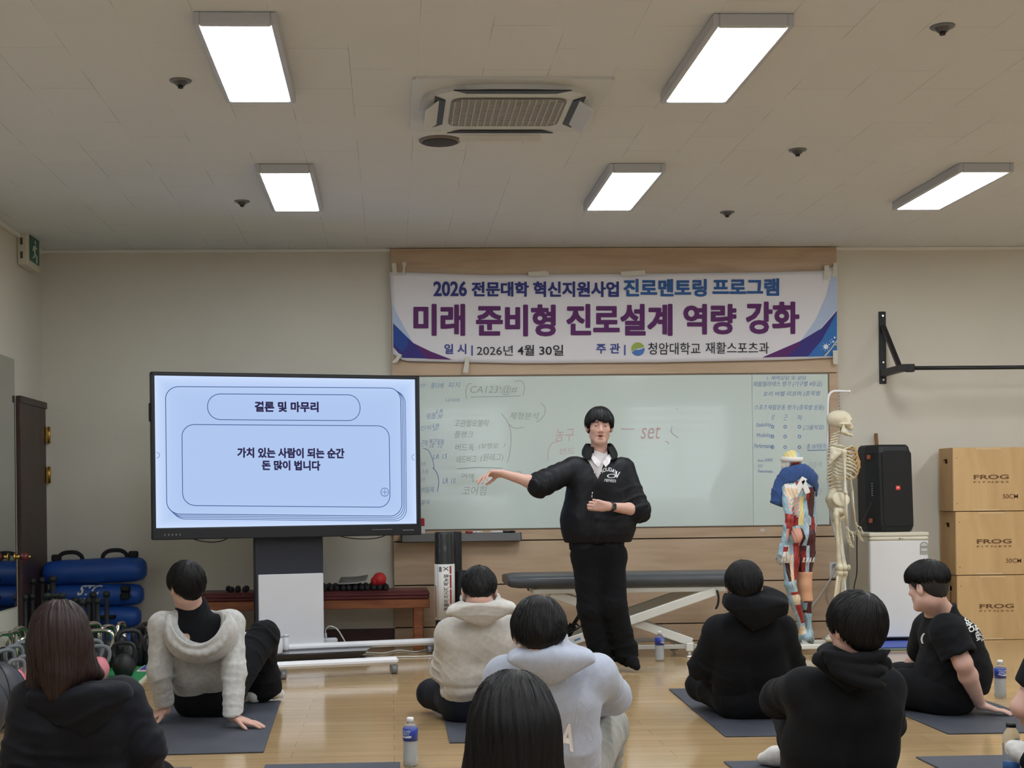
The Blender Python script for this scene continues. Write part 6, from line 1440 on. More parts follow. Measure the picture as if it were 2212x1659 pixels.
# white shirt with its small collar
S = Sdf(.02); S.ell(J['C'] + Vector((-.01, -.022, .055)), (.085, .062, .165), None); S.cap(NC + Vector((-.05, -.02, .0)), NC + Vector((.05, -.02, 0)), .055, .055, .02)
S.after(lambda P, d: np.maximum(d, -np.maximum(np.sqrt((P[:, 0] - NC.x) ** 2 + (P[:, 1] - NC.y + .012) ** 2) - .058, NC.z - .03 - P[:, 2])).astype(f32))
sh = grow(S, .005, 'shirt', mat('white_shirt', (226, 222, 224), 0.8), pr)
for g in (-1, 1):
    w_ = [NC + Vector((g * x, y, z)) for x, y, z in ((.066, -.03, .045), (.058, -.068, .03), (.034, -.104, .004), (.006, -.118, -.028), (.022, -.132, -.062), (.05, -.128, -.035), (.066, -.098, .0), (.074, -.05, .02))]
    w_ = [Vector(v) for v in w_]; cm = MB().add(w_[:4] + w_[4:], [(0, 1, 6, 7), (1, 2, 5, 6), (2, 3, 4, 5)] if g > 0 else [(7, 6, 1, 0), (6, 5, 2, 1), (5, 4, 3, 2)]); o = cm.build('shirt_collar', MATS['white_shirt'], sh); so = o.modifiers.new('thickness', 'SOLIDIFY'); so.thickness = .004
M_wprint = mat('white_print', (222, 222, 222), 0.6)
arc = lambda x0, x1, yb, hgt, sag: (lambda u, v: (x0 + (x1 - x0) * u + (u - .5) * v * 5, yb - sag * math.sin(PI * (0.08 + .84 * u)) + 13 * (u - .45) * (u > .45) * .9 - v * hgt))
surface_print(jk, [('HOLIDAY', lambda u, v: (1297 + 35 * u + (u - .45) * v * 4, 1026 - 8.5 * math.sin(PI * min(1, u * .95 + .04)) - v * 8.5 + 1.5 * u), .02), ('MEMBER', pxbox(1306, 1035.5, 1331, 1041.5, 1.5, 2.0), .0), ('O', pxbox(1311, 1024, 1331, 1033), .0), ('V', pxbox(1329, 1020, 1338, 1033, 3), .02)], M_wprint)
zp = MB(); P_ = []
bv = BVHTree.FromPolygons([v.co[:] for v in jk.data.vertices], [tuple(w.vertices) for w in jk.data.polygons]); og = Vector(jk.location) + Vector(pr.location)
for y in range(1013, 1168, 6):
    d_ = ray(1286 - (y - 1013) * .048, y).normalized(); h_, n_, i_, t_ = bv.ray_cast(CP - og, d_)
    if h_: P_.append(h_ + og + n_ * .001)
zp.tube(P_, .0035, n=6, flat=.5); zp.build('zipper', mat('zipper_dark', (20, 20, 23), 0.35), pr, True)
for (px, py) in ((1283, 1021), (1279, 1066), (1278, 1073), (1276, 1184)):
    d_ = ray(px, py).normalized(); h_, n_, i_, t_ = bv.ray_cast(CP - og, d_)
    if h_: MB().box(h_ + og + n_ * .003, (.006, .004, .014), .001).build('zipper_pull', M_chrome, pr, True)
S = trousers(J, .098, .082, .078); S.cap(J['nb'] + Vector((0, 0, .02)), J['nb'] + Vector((.0, .02, -.02)), .078, .07, .02)
S.after(cloth_folds(.006, 22, 41)).after(limb_folds(J['ha'], J['ka'], .006, .09, 42, .18)).after(limb_folds(J['kb'], J['nb'], .010, .06, 43, .13)).after(limb_folds(J['ka'], J['na'], .010, .06, 44, .13)).after(planecut(J['P'] + Vector((0, 0, .06)), (0, 0, 1))).after(ground(.012))
grow(S, .0075, 'trousers', M_blackpant, pr)
for q_ in 'ab':
    S = Sdf(.02); add_foot(S, J['n' + q_], J['t' + q_], 1.08); S.cap(J['n' + q_], J['n' + q_] + Vector((0, 0, .1)), .045, .048); S.after(ground(.001)); grow(S, .006, 'sock', M_bsock, pr)
wc = J['wb'].lerp(J['eb'], .08); dw = (J['eb'] - J['wb']).normalized(); Fw = frame(dw, (0, 0, 1))
w = MB(); w.lathe([(.031, -.010), (.0335, -.009), (.0335, .009), (.031, .010)], wc, 28, Fw, sx=1.0, sy=1.0); wo = w.build('watch_strap', M_dark, pr, True)
nc = Vector((0, -1, .1)); nc = (nc - dw * nc.dot(dw)).normalized(); Fc = Matrix((dw, nc.cross(dw).normalized(), nc)).transposed()
MB().box(wc + nc * .033, (.034, .042, .012), .007, Fc).build('watch_case', mat('watch_black', (18, 18, 20), 0.15, coat=.5), wo)

# ---- person leaning back in the grey hoodie
q = PJ(7.4); J = dict(H=q(401, 1264, -.05), N=q(416, 1316, .02), C=q(432, 1378, .04), W=q(438, 1440, .14), P=q(448, 1508, .26), sa=q(352, 1352, -.03), ea=q(344, 1452, -.03), wa=q(358, 1546, .08), sb=q(498, 1348, .02), eb=q(506, 1452, -.08), wb=q(503, 1553, -.18),
    ha=q(425, 1525, .28), hb=q(478, 1520, .25), kb=q(570, 1374, .6), nb=q(563, 1500, .72), ka=q(480, 1420, .72), na=q(535, 1510, .95))
for n_ in 'ab': J['w' + n_].z = .062
J['P'].z = .13; J['ha'].z = J['hb'].z = .115; J['nb'].z = .085; J['na'].z = .085; J['tb'] = J['nb'] + Vector((.10, .12, -.05)); J['ta'] = J['na'] + Vector((.05, .17, -.05))
J['R'] = hframe((-.6, .78, -.02), (-.1, -.05, 1))
J['handa'] = dict(fwd=(-.75, -.62, -.32), n=(-.1, -.1, -1), right=False, curl=(-8, 12, 6), spread=8, thumb=(45, 5)); J['handb'] = dict(fwd=(.93, -.2, -.34), n=(.1, 0, -1), right=True, curl=(-10, 14, 6), spread=7, thumb=(45, 5))
p2 = thing('person', 'person in a grey hoodie leaning back on both hands with one knee raised', 'person', base(J['P']))
person_body(p2, J, .0048); make_hair(p2, J['H'], J['R'], 1.02, 'crop', M_hair, .006, 2200, 1.02, 5, .035, .0012)
S = top(J, 1.0, (.07, .06, .052), lat_c=.075, lat_w=.07, lat_p=.065, rc=.112, rw=.108, rp=.108); cuffs(S, J, .043)
hc = q(432, 1370, -.12); S.ell(hc + Vector((-.005, .03, .075)), (.112, .14, .125), None, .02, True)
S.after(limb_folds(J['sa'], J['ea'], .007, .05, 51, .09)).after(limb_folds(J['sb'], J['eb'], .007, .05, 52, .09)).after(limb_folds(J['ea'], J['wa'], .006, .035, 53, .06, J['wa'].lerp(J['ea'], .3))).after(limb_folds(J['eb'], J['wb'], .006, .035, 54, .06, J['wb'].lerp(J['eb'], .3))).after(cloth_folds(.004, 20, 55)).after(planecut(J['P'] + Vector((0, -.02, .03)), (.1, .25, -1)))
grow(S, .0065, 'hoodie', M_heather, p2)
S = Sdf(.02); Rh = np.array(Matrix.Rotation(-.05, 3, 'Y') @ Matrix.Rotation(.2, 3, 'X'), f32)
S.ell(hc + Vector((0, .03, .0)), (.190, .128, .155), Rh); S.ell(hc + Vector((-.005, .015, .085)), (.148, .14, .163), Rh, .008, True); S.ell(hc + Vector((-.01, -.10, .12)), (.135, .12, .165), Rh, .012, True)
rim = [hc + Vector((math.sin(a) * .152 - .006, -.045 - .045 * math.cos(a) + .02, .055 - .145 * math.cos(a))) for a in [math.radians(-104 + 208 * k / 14) for k in range(15)]]
S.chain([tuple(v) for v in rim], [.017] * 15, .014)
S.after(cloth_folds(.005, 20, 58, 2)).after(limb_folds(hc, hc + Vector((.3, 0, -.1)), .008, .06, 59, .12)).after(planecut(hc + Vector((0, 0, .135)), (0, 0, 1)))
ho = grow(S, .0055, 'hood', M_heather, p2)
S = Sdf(.03); S.cap(J['C'] + Vector((-.07, .0, .0)), J['C'] + Vector((.07, .0, 0)), .093, .093); S.cap(J['sa'] + Vector((.05, 0, 0)), J['sb'] - Vector((.05, 0, 0)), .056, .056); S.cap(J['C'] + Vector((0, .0, .0)), J['N'] + Vector((0, .0, -.02)), .10, .088); S.cap(J['N'] + Vector((0, .0, -.02)), J['N'] + Vector((-.006, .0, .045)), .085, .068); S.after(cloth_folds(.004, 45, 60)); S.after(lambda P, d: np.maximum(d, P[:, 2] - (J['N'].z + .062)).astype(f32)); grow(S, .006, 'undershirt', M_blackfab, p2)
S = trousers(J, .112, .085, .085); S.cap(J['P'] + Vector((.06, -.02, -.02)), J['P'] + Vector((-.06, -.02, -.02)), .115, .115); S.cap(J['nb'] + Vector((.03, 0, .08)), J['nb'] + Vector((.05, 0, .02)), .08, .075, .03)
S.after(limb_folds(J['hb'], J['kb'], .010, .06, 61, .16)).after(limb_folds(J['kb'], J['nb'], .010, .06, 62, .14)).after(cloth_folds(.006, 22, 63)).after(ground(.009)); grow(S, .0075, 'trousers', M_blackpant, p2)
for q_ in 'ab':
    S = Sdf(.02); add_foot(S, J['n' + q_], J['t' + q_], 1.12); S.cap(J['n' + q_], J['n' + q_] + Vector((0, 0, .07)), .044, .046); S.after(ground(.009)); grow(S, .006, 'sock', M_sock, p2)

# ---- person in the beige grey hoodie, head bowed
def seated(name, label, J, hood=None):
    return thing(name, label, 'person', base(J['P']))
q = PJ(7.2); J = dict(H=q(1035, 1276, -.1), N=q(1040, 1322, -.04), C=q(1035, 1385), W=q(1032, 1455, .04), P=q(1030, 1522, .14), sa=q(972, 1368), ea=q(956, 1448, .12), wa=q(985, 1488, .36), sb=q(1108, 1362), eb=q(1135, 1448, .12), wb=q(1095, 1490, .36), ha=q(998, 1530, .16), hb=q(1062, 1530, .16), ka=q(932, 1503, .42), na=q(1015, 1530, .55), kb=q(1150, 1503, .42), nb=q(1050, 1530, .62))
J['P'].z = .12; J['ha'].z = J['hb'].z = .105; J['na'].z = J['nb'].z = .07; J['ka'].z = J['kb'].z = .105; J['ta'] = J['na'] + Vector((.15, .03, -.03)); J['tb'] = J['nb'] + Vector((-.15, .06, -.03))
J['R'] = hframe((.02, .86, -.5), (0, .4, 1)); J['handa'] = dict(fwd=(.6, .7, -.2), n=(0, 0, -1), right=False); J['handb'] = dict(fwd=(-.6, .7, -.2), n=(0, 0, -1), right=True)
p3 = seated('person', 'person in a beige grey hoodie sitting cross legged with the head bowed', J)
person_body(p3, J, .0065); make_hair(p3, J['H'], J['R'], .98, 'crop', M_hair, .006, 2000, 1.0, 6, .035, .0012)
S = top(J, 1.0, (.07, .06, .05), lat_c=.085, lat_w=.07, lat_p=.072, rc=.112, rw=.108, rp=.118); cuffs(S, J, .042)
S.after(limb_folds(J['sa'], J['ea'], .010, .045, 71, .10)).after(limb_folds(J['sb'], J['eb'], .010, .045, 72, .10)).after(limb_folds(J['C'], J['P'], .009, .06, 73, .10, J['W'].lerp(J['P'], .5))).after(cloth_folds(.005, 22, 75)).after(planecut(J['P'] + Vector((0, 0, -.005)), (0, 0, -1)))
S.after(lambda P, d: d - (.006 * np.exp(-((P[:, 2] - .155) / .022) ** 2)).astype(f32) + (.006 * np.exp(-((P[:, 2] - .195) / .010) ** 2)).astype(f32))
grow(S, .0065, 'hoodie', M_beige, p3)
S = Sdf(.02); hc = q(1040, 1320, -.135); Rh = Matrix.Rotation(-.05, 3, 'Y') @ Matrix.Rotation(.32, 3, 'X') @ Matrix.Rotation(PI, 3, 'Z')
hood_v(S, hc, Rh, .178, .088, -.075, .035, .34, .035); S.ell(hc + Vector((0, .08, .06)), (.105, .085, .05), None, .03); S.ell(J['H'] + Vector((0, .0, -.01)), (.085, .11, .10), None, .02, True)
S.after(limb_folds(hc, hc + Vector((0, 0, .1)), .005, .03, 76, .09, hc + Vector((0, 0, .06)))).after(cloth_folds(.004, 28, 77, 2)); grow(S, .0055, 'hood', M_beige, p3)
S = trousers(J, .112, .078, .06); S.cap(J['P'] + Vector((-.07, -.03, -.02)), J['P'] + Vector((.07, -.03, -.02)), .11, .11)
S.after(cloth_folds(.005, 24, 78)).after(ground(.009)); grow(S, .0075, 'trousers', M_navy, p3)
for q_ in 'ab':
    S = Sdf(.02); add_foot(S, J['n' + q_], J['t' + q_], 1.06); S.after(ground(.009)); grow(S, .007, 'sock', M_bsock, p3)

# ---- person in the pale blue hoodie
q = PJ(5.1); J = dict(H=q(1164, 1372, -.12), N=q(1185, 1430, -.05), C=q(1180, 1515), W=q(1185, 1605, .04), P=q(1190, 1690, .12), sa=q(1092, 1462), ea=q(1072, 1510, .25), wa=q(1130, 1545, .45), sb=q(1288, 1458), eb=q(1322, 1503, .16), wb=q(1285, 1522, .46), ha=q(1140, 1700, .14), hb=q(1240, 1700, .14), ka=q(1120, 1560, .5), na=q(1125, 1680, .62), kb=q(1312, 1570, .48), nb=q(1300, 1690, .6))
J['P'].z = .125; J['ha'].z = J['hb'].z = .11; J['na'].z = J['nb'].z = .085; J['ta'] = J['na'] + Vector((0, .18, -.05)); J['tb'] = J['nb'] + Vector((.02, .18, -.05))
J['R'] = hframe((.03, .88, -.42), (0, .35, 1)); J['handa'] = dict(fwd=(.9, .4, -.2), n=(0, -.7, -.7), right=False); J['handb'] = dict(fwd=(-.9, .4, -.2), n=(0, -.7, -.7), right=True)
p4 = seated('person', 'person in a pale blue printed hoodie hugging the knees, seen from behind', J)
person_body(p4, J, .0062, M_skin2); make_hair(p4, J['H'], J['R'], 1.02, 'short', M_hair, .0055, 3200, 1.06, 7, .055, .0012)
S = top(J, 1.0, (.074, .066, .056), lat_c=.085, lat_w=.07, lat_p=.075, rc=.118, rw=.108, rp=.115); cuffs(S, J, .044)
S.after(limb_folds(J['sb'], J['eb'], .010, .05, 81, .09)).after(limb_folds(J['sa'], J['ea'], .010, .05, 82, .09)).after(limb_folds(J['C'], J['P'], .010, .10, 83, .12, J['W'].lerp(J['P'], .6) + Vector((.06, 0, 0)))).after(cloth_folds(.005, 17, 85)).after(planecut(J['P'] + Vector((0, 0, -.01)), (0, 0, -1)))
h4 = grow(S, .006, 'hoodie', M_iceblue, p4)
S = Sdf(.02); hc = q(1190, 1424, -.16); Rh = Matrix.Rotation(.02, 3, 'Y') @ Matrix.Rotation(.35, 3, 'X') @ Matrix.Rotation(PI, 3, 'Z')
hood_v(S, hc, Rh, .158, .072, -.092, .034, .30, .042, side=1.0); S.ell(hc + Vector((-.02, .06, .075)), (.085, .075, .04), None, .03); S.ell(J['H'] + Vector((0, .03, .0)), (.082, .10, .10), None, .02, True)
S.after(cloth_folds(.005, 18, 87, 2)).after(lambda P, d: d + (.004 * np.exp(-((P[:, 0] - hc.x - .02 + (P[:, 2] - hc.z) * -.25) / .004) ** 2)).astype(f32)); grow(S, .005, 'hood', M_iceblue, p4)
S = trousers(J, .112, .083, .08); S.after(limb_folds(J['kb'], J['nb'], .012, .05, 88, .14)).after(cloth_folds(.007, 22, 89)).after(ground(.009)); grow(S, .007, 'trousers', M_greypant, p4)
for q_ in 'ab':
    S = Sdf(.02); add_foot(S, J['n' + q_], J['t' + q_], 1.08); S.after(ground(.009)); grow(S, .007, 'sock', M_sock, p4)
surface_print(h4, [('A', pxbox(1209, 1563, 1243, 1621, 8, 6), .03)], mat('cream_print', (232, 228, 226), 0.7))
def outline_letter(o, polys, m, w=1.3):
    bv = BVHTree.FromPolygons([v.co[:] for v in o.data.vertices], [tuple(z.vertices) for z in o.data.polygons]); og = Vector(o.location) + Vector(o.parent.location)
    for pl in polys:
        P_ = []
        for i in range(len(pl) - 1):
            for k in range(8):
                t = k / 8; x, y = pl[i][0] * (1 - t) + pl[i + 1][0] * t, pl[i][1] * (1 - t) + pl[i + 1][1] * t; h_, n_, i_, t_ = bv.ray_cast(CP - og, ray(x, y).normalized())
                if h_: P_.append(h_ + og + n_ * .0015)
        if len(P_) > 2: mb = MB().tube(P_, .0009, n=5); o2 = mb.build('outline_print', m, o); o2.location = -og
outline_letter(h4, [[(1242, 1575), (1248, 1517), (1256, 1517), (1268, 1532), (1278, 1519), (1283, 1520)], [(1242, 1575), (1250, 1575), (1253, 1540), (1262, 1558), (1275, 1530)], [(1124, 1435), (1147, 1435), (1147, 1440), (1160, 1441), (1158, 1465), (1147, 1463), (1148, 1443), (1125, 1441), (1124, 1435)], [(1265, 1580), (1272, 1600), (1281, 1598), (1274, 1570), (1265, 1568)]], mat('pale_outline_print', (204, 208, 216), 0.7))

# ---- black haired person in front, and brown haired person at left: long hair
def long_hair(p, H, R, s, m, lumps, n, seed, L, rad, h=.006, vol=1.0, part=None, zlow=-9):
    S, cut, tufts = hair_sdf(H, R, s, 'long', vol)
    for a, b, ra, rb in lumps: S.cap(a, b, ra, rb, .05)
    Hn = np.array(H, f32); Rn = np.array(R, f32); wh = Hn + Rn @ (np.array(part or (.0, -.02, .13), f32) * s)
    def groove(P, d):
        q_ = (P - Hn) @ Rn / s; ph = np.arctan2(q_[:, 0], -q_[:, 1]); z = q_[:, 2]
        t = np.sin(ph * 26 + 3 * np.sin(z * 9 + ph * 2)) * .5 + np.sin(ph * 57 + 2.5 * np.sin(z * 14)) * .4; return (d - .0022 * t).astype(f32)
    S.after(groove).after(cut); pts, qd = sdf_arrays(S, h); qd = qd[:, ::-1] if QFLIP else qd
    def flow(P):
        q_ = (P - Hn) @ Rn / s; f = P - wh; f[:, 1] *= .7; f /= np.linalg.norm(f, axis=1)[:, None] + 1e-6; w = np.clip((.10 - q_[:, 2]) / .12, 0, 1)[:, None]; g = np.array((0, 0, -1), f32); return f * (1 - .75 * w) + g * (.25 + w * 1.2)
    return link('hair', join_np('hair', [(pts, qd), strands(S, pts[pts[:, 2] > zlow], flow, n, L, 9, rad, seed, .0012, .3)]), m, p, True)
def simple_person(J, label, cloth_m, trouser_m, cname, skin=None, h=.0075, sl=(.068, .06, .05), sock=True):
    p = thing('person', label, 'person', base(J['P'])); person_body(p, J, .007, skin)
    S = top(J, 1.0, sl); cuffs(S, J, .043); S.after(cloth_folds(.006, 20, 91)).after(limb_folds(J['sa'], J['ea'], .010, .05, 92, .12)).after(limb_folds(J['sb'], J['eb'], .010, .05, 93, .12)).after(planecut(J['P'] + Vector((0, 0, -.01)), (0, 0, -1))); o = grow(S, h, cname, cloth_m, p)
    S = trousers(J, .11, .08, .07); S.after(cloth_folds(.005, 22, 94)).after(ground(.009)); grow(S, .008, 'trousers', trouser_m, p)
    for q_ in 'ab':
        S = Sdf(.02); add_foot(S, J['n' + q_], J['t' + q_], 1.08); S.after(ground(.009)); grow(S, .007, 'sock', M_sock, p)
    return p, o
def legs_fwd(J, spread=.30, kz=.13, reach=.30, out=.0):
    P = J['P']
    for g, n_ in ((-1, 'a'), (1, 'b')):
        J['h' + n_] = P + Vector((g * .08, .02, -.01)); J['k' + n_] = P + Vector((g * spread, .30, kz - P.z)); J['n' + n_] = P + Vector((g * -.02, reach + .06 + .08 * (g > 0), .085 - P.z)); J['t' + n_] = J['n' + n_] + Vector((g * -.16, .02, -.04))
q = PJ(3.3); J = dict(H=q(1109, 1572), N=q(1109, 1692, .02), C=q(1109, 1800, .03), W=q(1109, 1920, .06), P=q(1109, 2040, .1), sa=q(955, 1752, .02), sb=q(1265, 1752, .02), ea=q(925, 1950, .12), eb=q(1295, 1950, .12), wa=q(990, 2010, .4), wb=q(1230, 2010, .4)); J['P'].z = .12; legs_fwd(J)
J['R'] = hframe((.05, .97, -.16), (0, .1, 1)); J['handa'] = dict(fwd=(.6, .7, 0), n=(0, 0, -1), right=False); J['handb'] = dict(fwd=(-.6, .7, 0), n=(0, 0, -1), right=True)
p5, _ = simple_person(J, 'person with long straight black hair in the middle of the front edge', M_blackfab, M_blackpant, 'sweater')
long_hair(p5, J['H'], J['R'], 1.0, M_hair, [(q(1075, 1580, -.05), q(1042, 1790, -.07), .06, .055), (q(1110, 1580, -.08), q(1110, 1800, -.10), .065, .055), (q(1145, 1580, -.05), q(1180, 1790, -.06), .06, .055), (q(1055, 1600, .02), q(1022, 1740, .0), .04, .042), (q(1160, 1600, .02), q(1192, 1740, .0), .04, .042)], 5200, 8, .17, .0011, .005, 1.03, (.015, -.005, .14), q(1100, 1720).z)

q = PJ(4.8); J = dict(H=q(128, 1384, -.05), N=q(140, 1478, .0), C=q(160, 1570), W=q(170, 1665, .06), P=q(175, 1745, .14), sa=q(72, 1520, -.03), ea=q(48, 1632, -.05), wa=q(70, 1730, .15), sb=q(262, 1512, .04), eb=q(312, 1612, .06), wb=q(322, 1715, .2)); J['P'].z = .12; legs_fwd(J, .2)
J['R'] = hframe((-.2, .96, -.15), (0, .1, 1)); J['handa'] = dict(fwd=(.2, .9, -.3), n=(0, 0, -1), right=False); J['handb'] = dict(fwd=(0, .9, -.3), n=(0, 0, -1), right=True)
p1, j1 = simple_person(J, 'person with long dark brown hair in a dark hooded jacket at lower left', M_navyjk, M_blackpant, 'jacket', sl=(.078, .068, .052))
long_hair(p1, J['H'], J['R'], 1.0, M_hairbrown, [(q(100, 1400, -.04), q(92, 1485, -.06), .06, .035), (q(130, 1400, -.08), q(128, 1475, -.11), .07, .04), (q(160, 1400, -.04), q(182, 1452, -.06), .055, .03), (q(182, 1440, -.05), q(216, 1456, -.03), .032, .012), (q(95, 1450, -.05), q(72, 1482, -.06), .04, .014), (q(130, 1465, -.12), q(118, 1500, -.14), .05, .02)], 4600, 9, .11, .0011, .0055, 1.04, (.0, -.03, .14), -1)
S = Sdf(.02); hc = q(172, 1512, -.10); Rh = Matrix.Rotation(-.08, 3, 'Y') @ Matrix.Rotation(.25, 3, 'X') @ Matrix.Rotation(PI, 3, 'Z')
hood_v(S, hc, Rh, .175, .055, -.135, .03, .05, .035); S.after(cloth_folds(.007, 16, 96, 2)).after(limb_folds(hc, hc + Vector((0, 0, -.1)), .009, .06, 97, .12)); grow(S, .006, 'hood', M_navyjk, p1)
o = outline_letter(j1, [[(68, 1478), (62, 1510), (62, 1545)], [(278, 1478), (276, 1500), (262, 1520)]], mat('seam_dark', (24, 25, 31), 0.7))

# ---- cross legged person in the black hoodie
q = PJ(7.15); J = dict(H=q(1607, 1266, -.12), N=q(1614, 1318, -.05), C=q(1616, 1380), W=q(1620, 1445, .06), P=q(1622, 1515, .12), sa=q(1552, 1362), ea=q(1514, 1440, .1), wa=q(1556, 1474, .36), sb=q(1688, 1360), eb=q(1714, 1440, .1), wb=q(1690, 1474, .36), ha=q(1590, 1525, .14), hb=q(1655, 1525, .14), ka=q(1514, 1484, .42), na=q(1590, 1525, .55), kb=q(1730, 1490, .42), nb=q(1650, 1525, .62))
J['P'].z = .125; J['ha'].z = J['hb'].z = .11; J['na'].z = J['nb'].z = .07; J['ka'].z = .13; J['kb'].z = .13; J['ta'] = J['na'] + Vector((-.08, -.1, -.035)); J['tb'] = J['nb'] + Vector((-.15, .04, -.03)); J['na'].x -= .08
J['R'] = hframe((.12, .93, -.3), (0, .3, 1)); J['handa'] = dict(fwd=(.6, .7, -.2), n=(0, 0, -1), right=False); J['handb'] = dict(fwd=(-.6, .7, -.2), n=(0, 0, -1), right=True)
p6 = seated('person', 'person in a black hoodie with a big hood sitting cross legged right of the bed', J)
person_body(p6, J, .0065); make_hair(p6, J['H'], J['R'], 1.0, 'short', M_hair, .0055, 2400, 1.0, 10, .045, .0013)
S = top(J, 1.0, (.074, .062, .052), lat_c=.085, lat_w=.08, lat_p=.08, rc=.115, rw=.112, rp=.118); cuffs(S, J, .043)
S.after(limb_folds(J['sa'], J['ea'], .010, .05, 101, .10)).after(limb_folds(J['sb'], J['eb'], .010, .05, 102, .10)).after(cloth_folds(.006, 20, 103)).after(limb_folds(J['C'], J['P'], .008, .07, 104, .1, J['W'].lerp(J['P'], .5))).after(planecut(J['P'] + Vector((0, 0, .0)), (0, 0, -1))); grow(S, .0065, 'hoodie', M_blackfab, p6)
S = Sdf(.03); hc = q(1630, 1315, -.14); Rh = Matrix.Rotation(.12, 3, 'Y') @ Matrix.Rotation(.25, 3, 'X') @ Matrix.Rotation(PI, 3, 'Z')
hood_v(S, hc, Rh, .160, .09, -.105, .05, .14, .05, side=1.0); S.ell(q(1640, 1302, -.08), (.135, .085, .085), None, .05); S.ell(J['H'] + Vector((-.02, .03, .02)), (.085, .10, .10), None, .02, True)
S.after(cloth_folds(.006, 18, 105, 2)); grow(S, .006, 'hood', M_blackfab, p6)
S = trousers(J, .112, .08, .065); S.cap(J['P'] + Vector((-.07, -.03, -.02)), J['P'] + Vector((.07, -.03, -.02)), .112, .112); S.after(cloth_folds(.006, 22, 106)).after(ground(.009)); grow(S, .0075, 'trousers', M_navy if False else M_blackpant, p6)
for q_ in 'ab':
    S = Sdf(.02); add_foot(S, J['n' + q_], J['t' + q_], 1.06); S.after(ground(.009)); grow(S, .007, 'sock', M_sock, p6)

# ---- person in the black sweatshirt with the knees drawn up
q = PJ(5.1); J = dict(H=q(1846, 1356, -.12), N=q(1850, 1428, -.05), C=q(1828, 1530), W=q(1815, 1612, .05), P=q(1810, 1685, .12), sa=q(1738, 1488), ea=q(1684, 1508, .22), wa=q(1735, 1535, .48), sb=q(1908, 1484, .02), eb=q(1912, 1560, .2), wb=q(1870, 1560, .48), ha=q(1765, 1695, .14), hb=q(1860, 1695, .14), ka=q(1712, 1535, .55), na=q(1725, 1632, .74), kb=q(1880, 1530, .5), nb=q(1880, 1650, .7))
J['P'].z = .125; J['ha'].z = J['hb'].z = .115; J['na'].z = J['nb'].z = .085; J['ta'] = J['na'] + Vector((-.115, .12, -.05)); J['tb'] = J['nb'] + Vector((.0, .18, -.05))
J['R'] = hframe((-.38, .92, .05), (0, -.05, 1)); J['handa'] = dict(fwd=(.9, .3, -.2), n=(0, -.7, -.7), right=False); J['handb'] = dict(fwd=(-.9, .3, -.2), n=(0, -.7, -.7), right=True)
p7 = seated('person', 'person in a black hooded sweatshirt hugging the knees, nearest the skeleton', J)
person_body(p7, J, .0062); make_hair(p7, J['H'], J['R'], 1.04, 'short', M_hair, .0055, 3400, 1.03, 12, .055, .0012)
S = top(J, 1.0, (.076, .07, .056), lat_c=.085, lat_w=.085, lat_p=.09, rc=.122, rw=.122, rp=.125); cuffs(S, J, .044)
S.after(limb_folds(J['sa'], J['ea'], .010, .05, 111, .1)).after(limb_folds(J['sb'], J['eb'], .010, .05, 112, .1)).after(cloth_folds(.006, 16, 113)).after(planecut(J['P'] + Vector((0, 0, -.01)), (0, 0, -1))); grow(S, .0065, 'sweatshirt', M_blackfab, p7)
S = Sdf(.025); hc = q(1840, 1436, -.13); Rh = Matrix.Rotation(.08, 3, 'Y') @ Matrix.Rotation(.3, 3, 'X') @ Matrix.Rotation(PI, 3, 'Z')
hood_v(S, hc, Rh, .145, .055, -.085, .026, .10, .03, side=.8); S.ell(hc + Vector((0, .05, .045)), (.108, .09, .035), None, .02)
for k, (z, t_) in enumerate(((.03, .016), (-.012, .015), (-.048, .013))):                       # draped rolls of cloth
    S.chain([tuple(hc + Vector((x, -.035 - .04 * (1 - (x / .13) ** 2) - .004 * k, z + .2 * x * x / .13 * (1 if k < 2 else .8) - .02 * x / .13 * k))) for x in np.linspace(-.115 + .012 * k, .12 - .01 * k, 9)], [t_ * .5, t_ * .85] + [t_] * 5 + [t_ * .85, t_ * .5], .022)
S.ell(J['H'] + Vector((0, .02, -.0)), (.085, .10, .112), None, .015, True)
S.after(limb_folds(hc, hc + Vector((.15, 0, -.5)), .007, .06, 114, .12)).after(cloth_folds(.005, 18, 115, 2)); grow(S, .0055, 'hood', M_blackfab, p7)
S = trousers(J, .112, .083, .075); S.after(limb_folds(J['ka'], J['na'], .010, .06, 116, .14)).after(cloth_folds(.006, 22, 117)).after(ground(.009)); grow(S, .0075, 'trousers', M_blackpant, p7)
for q_ in 'ab':
    S = Sdf(.02); add_foot(S, J['n' + q_], J['t' + q_], 1.14); S.cap(J['n' + q_], J['n' + q_] + Vector((.0, 0, .06)), .046, .048); S.after(cloth_folds(.002, 60, 118)).after(ground(.009)); grow(S, .006, 'sock', M_sock, p7)

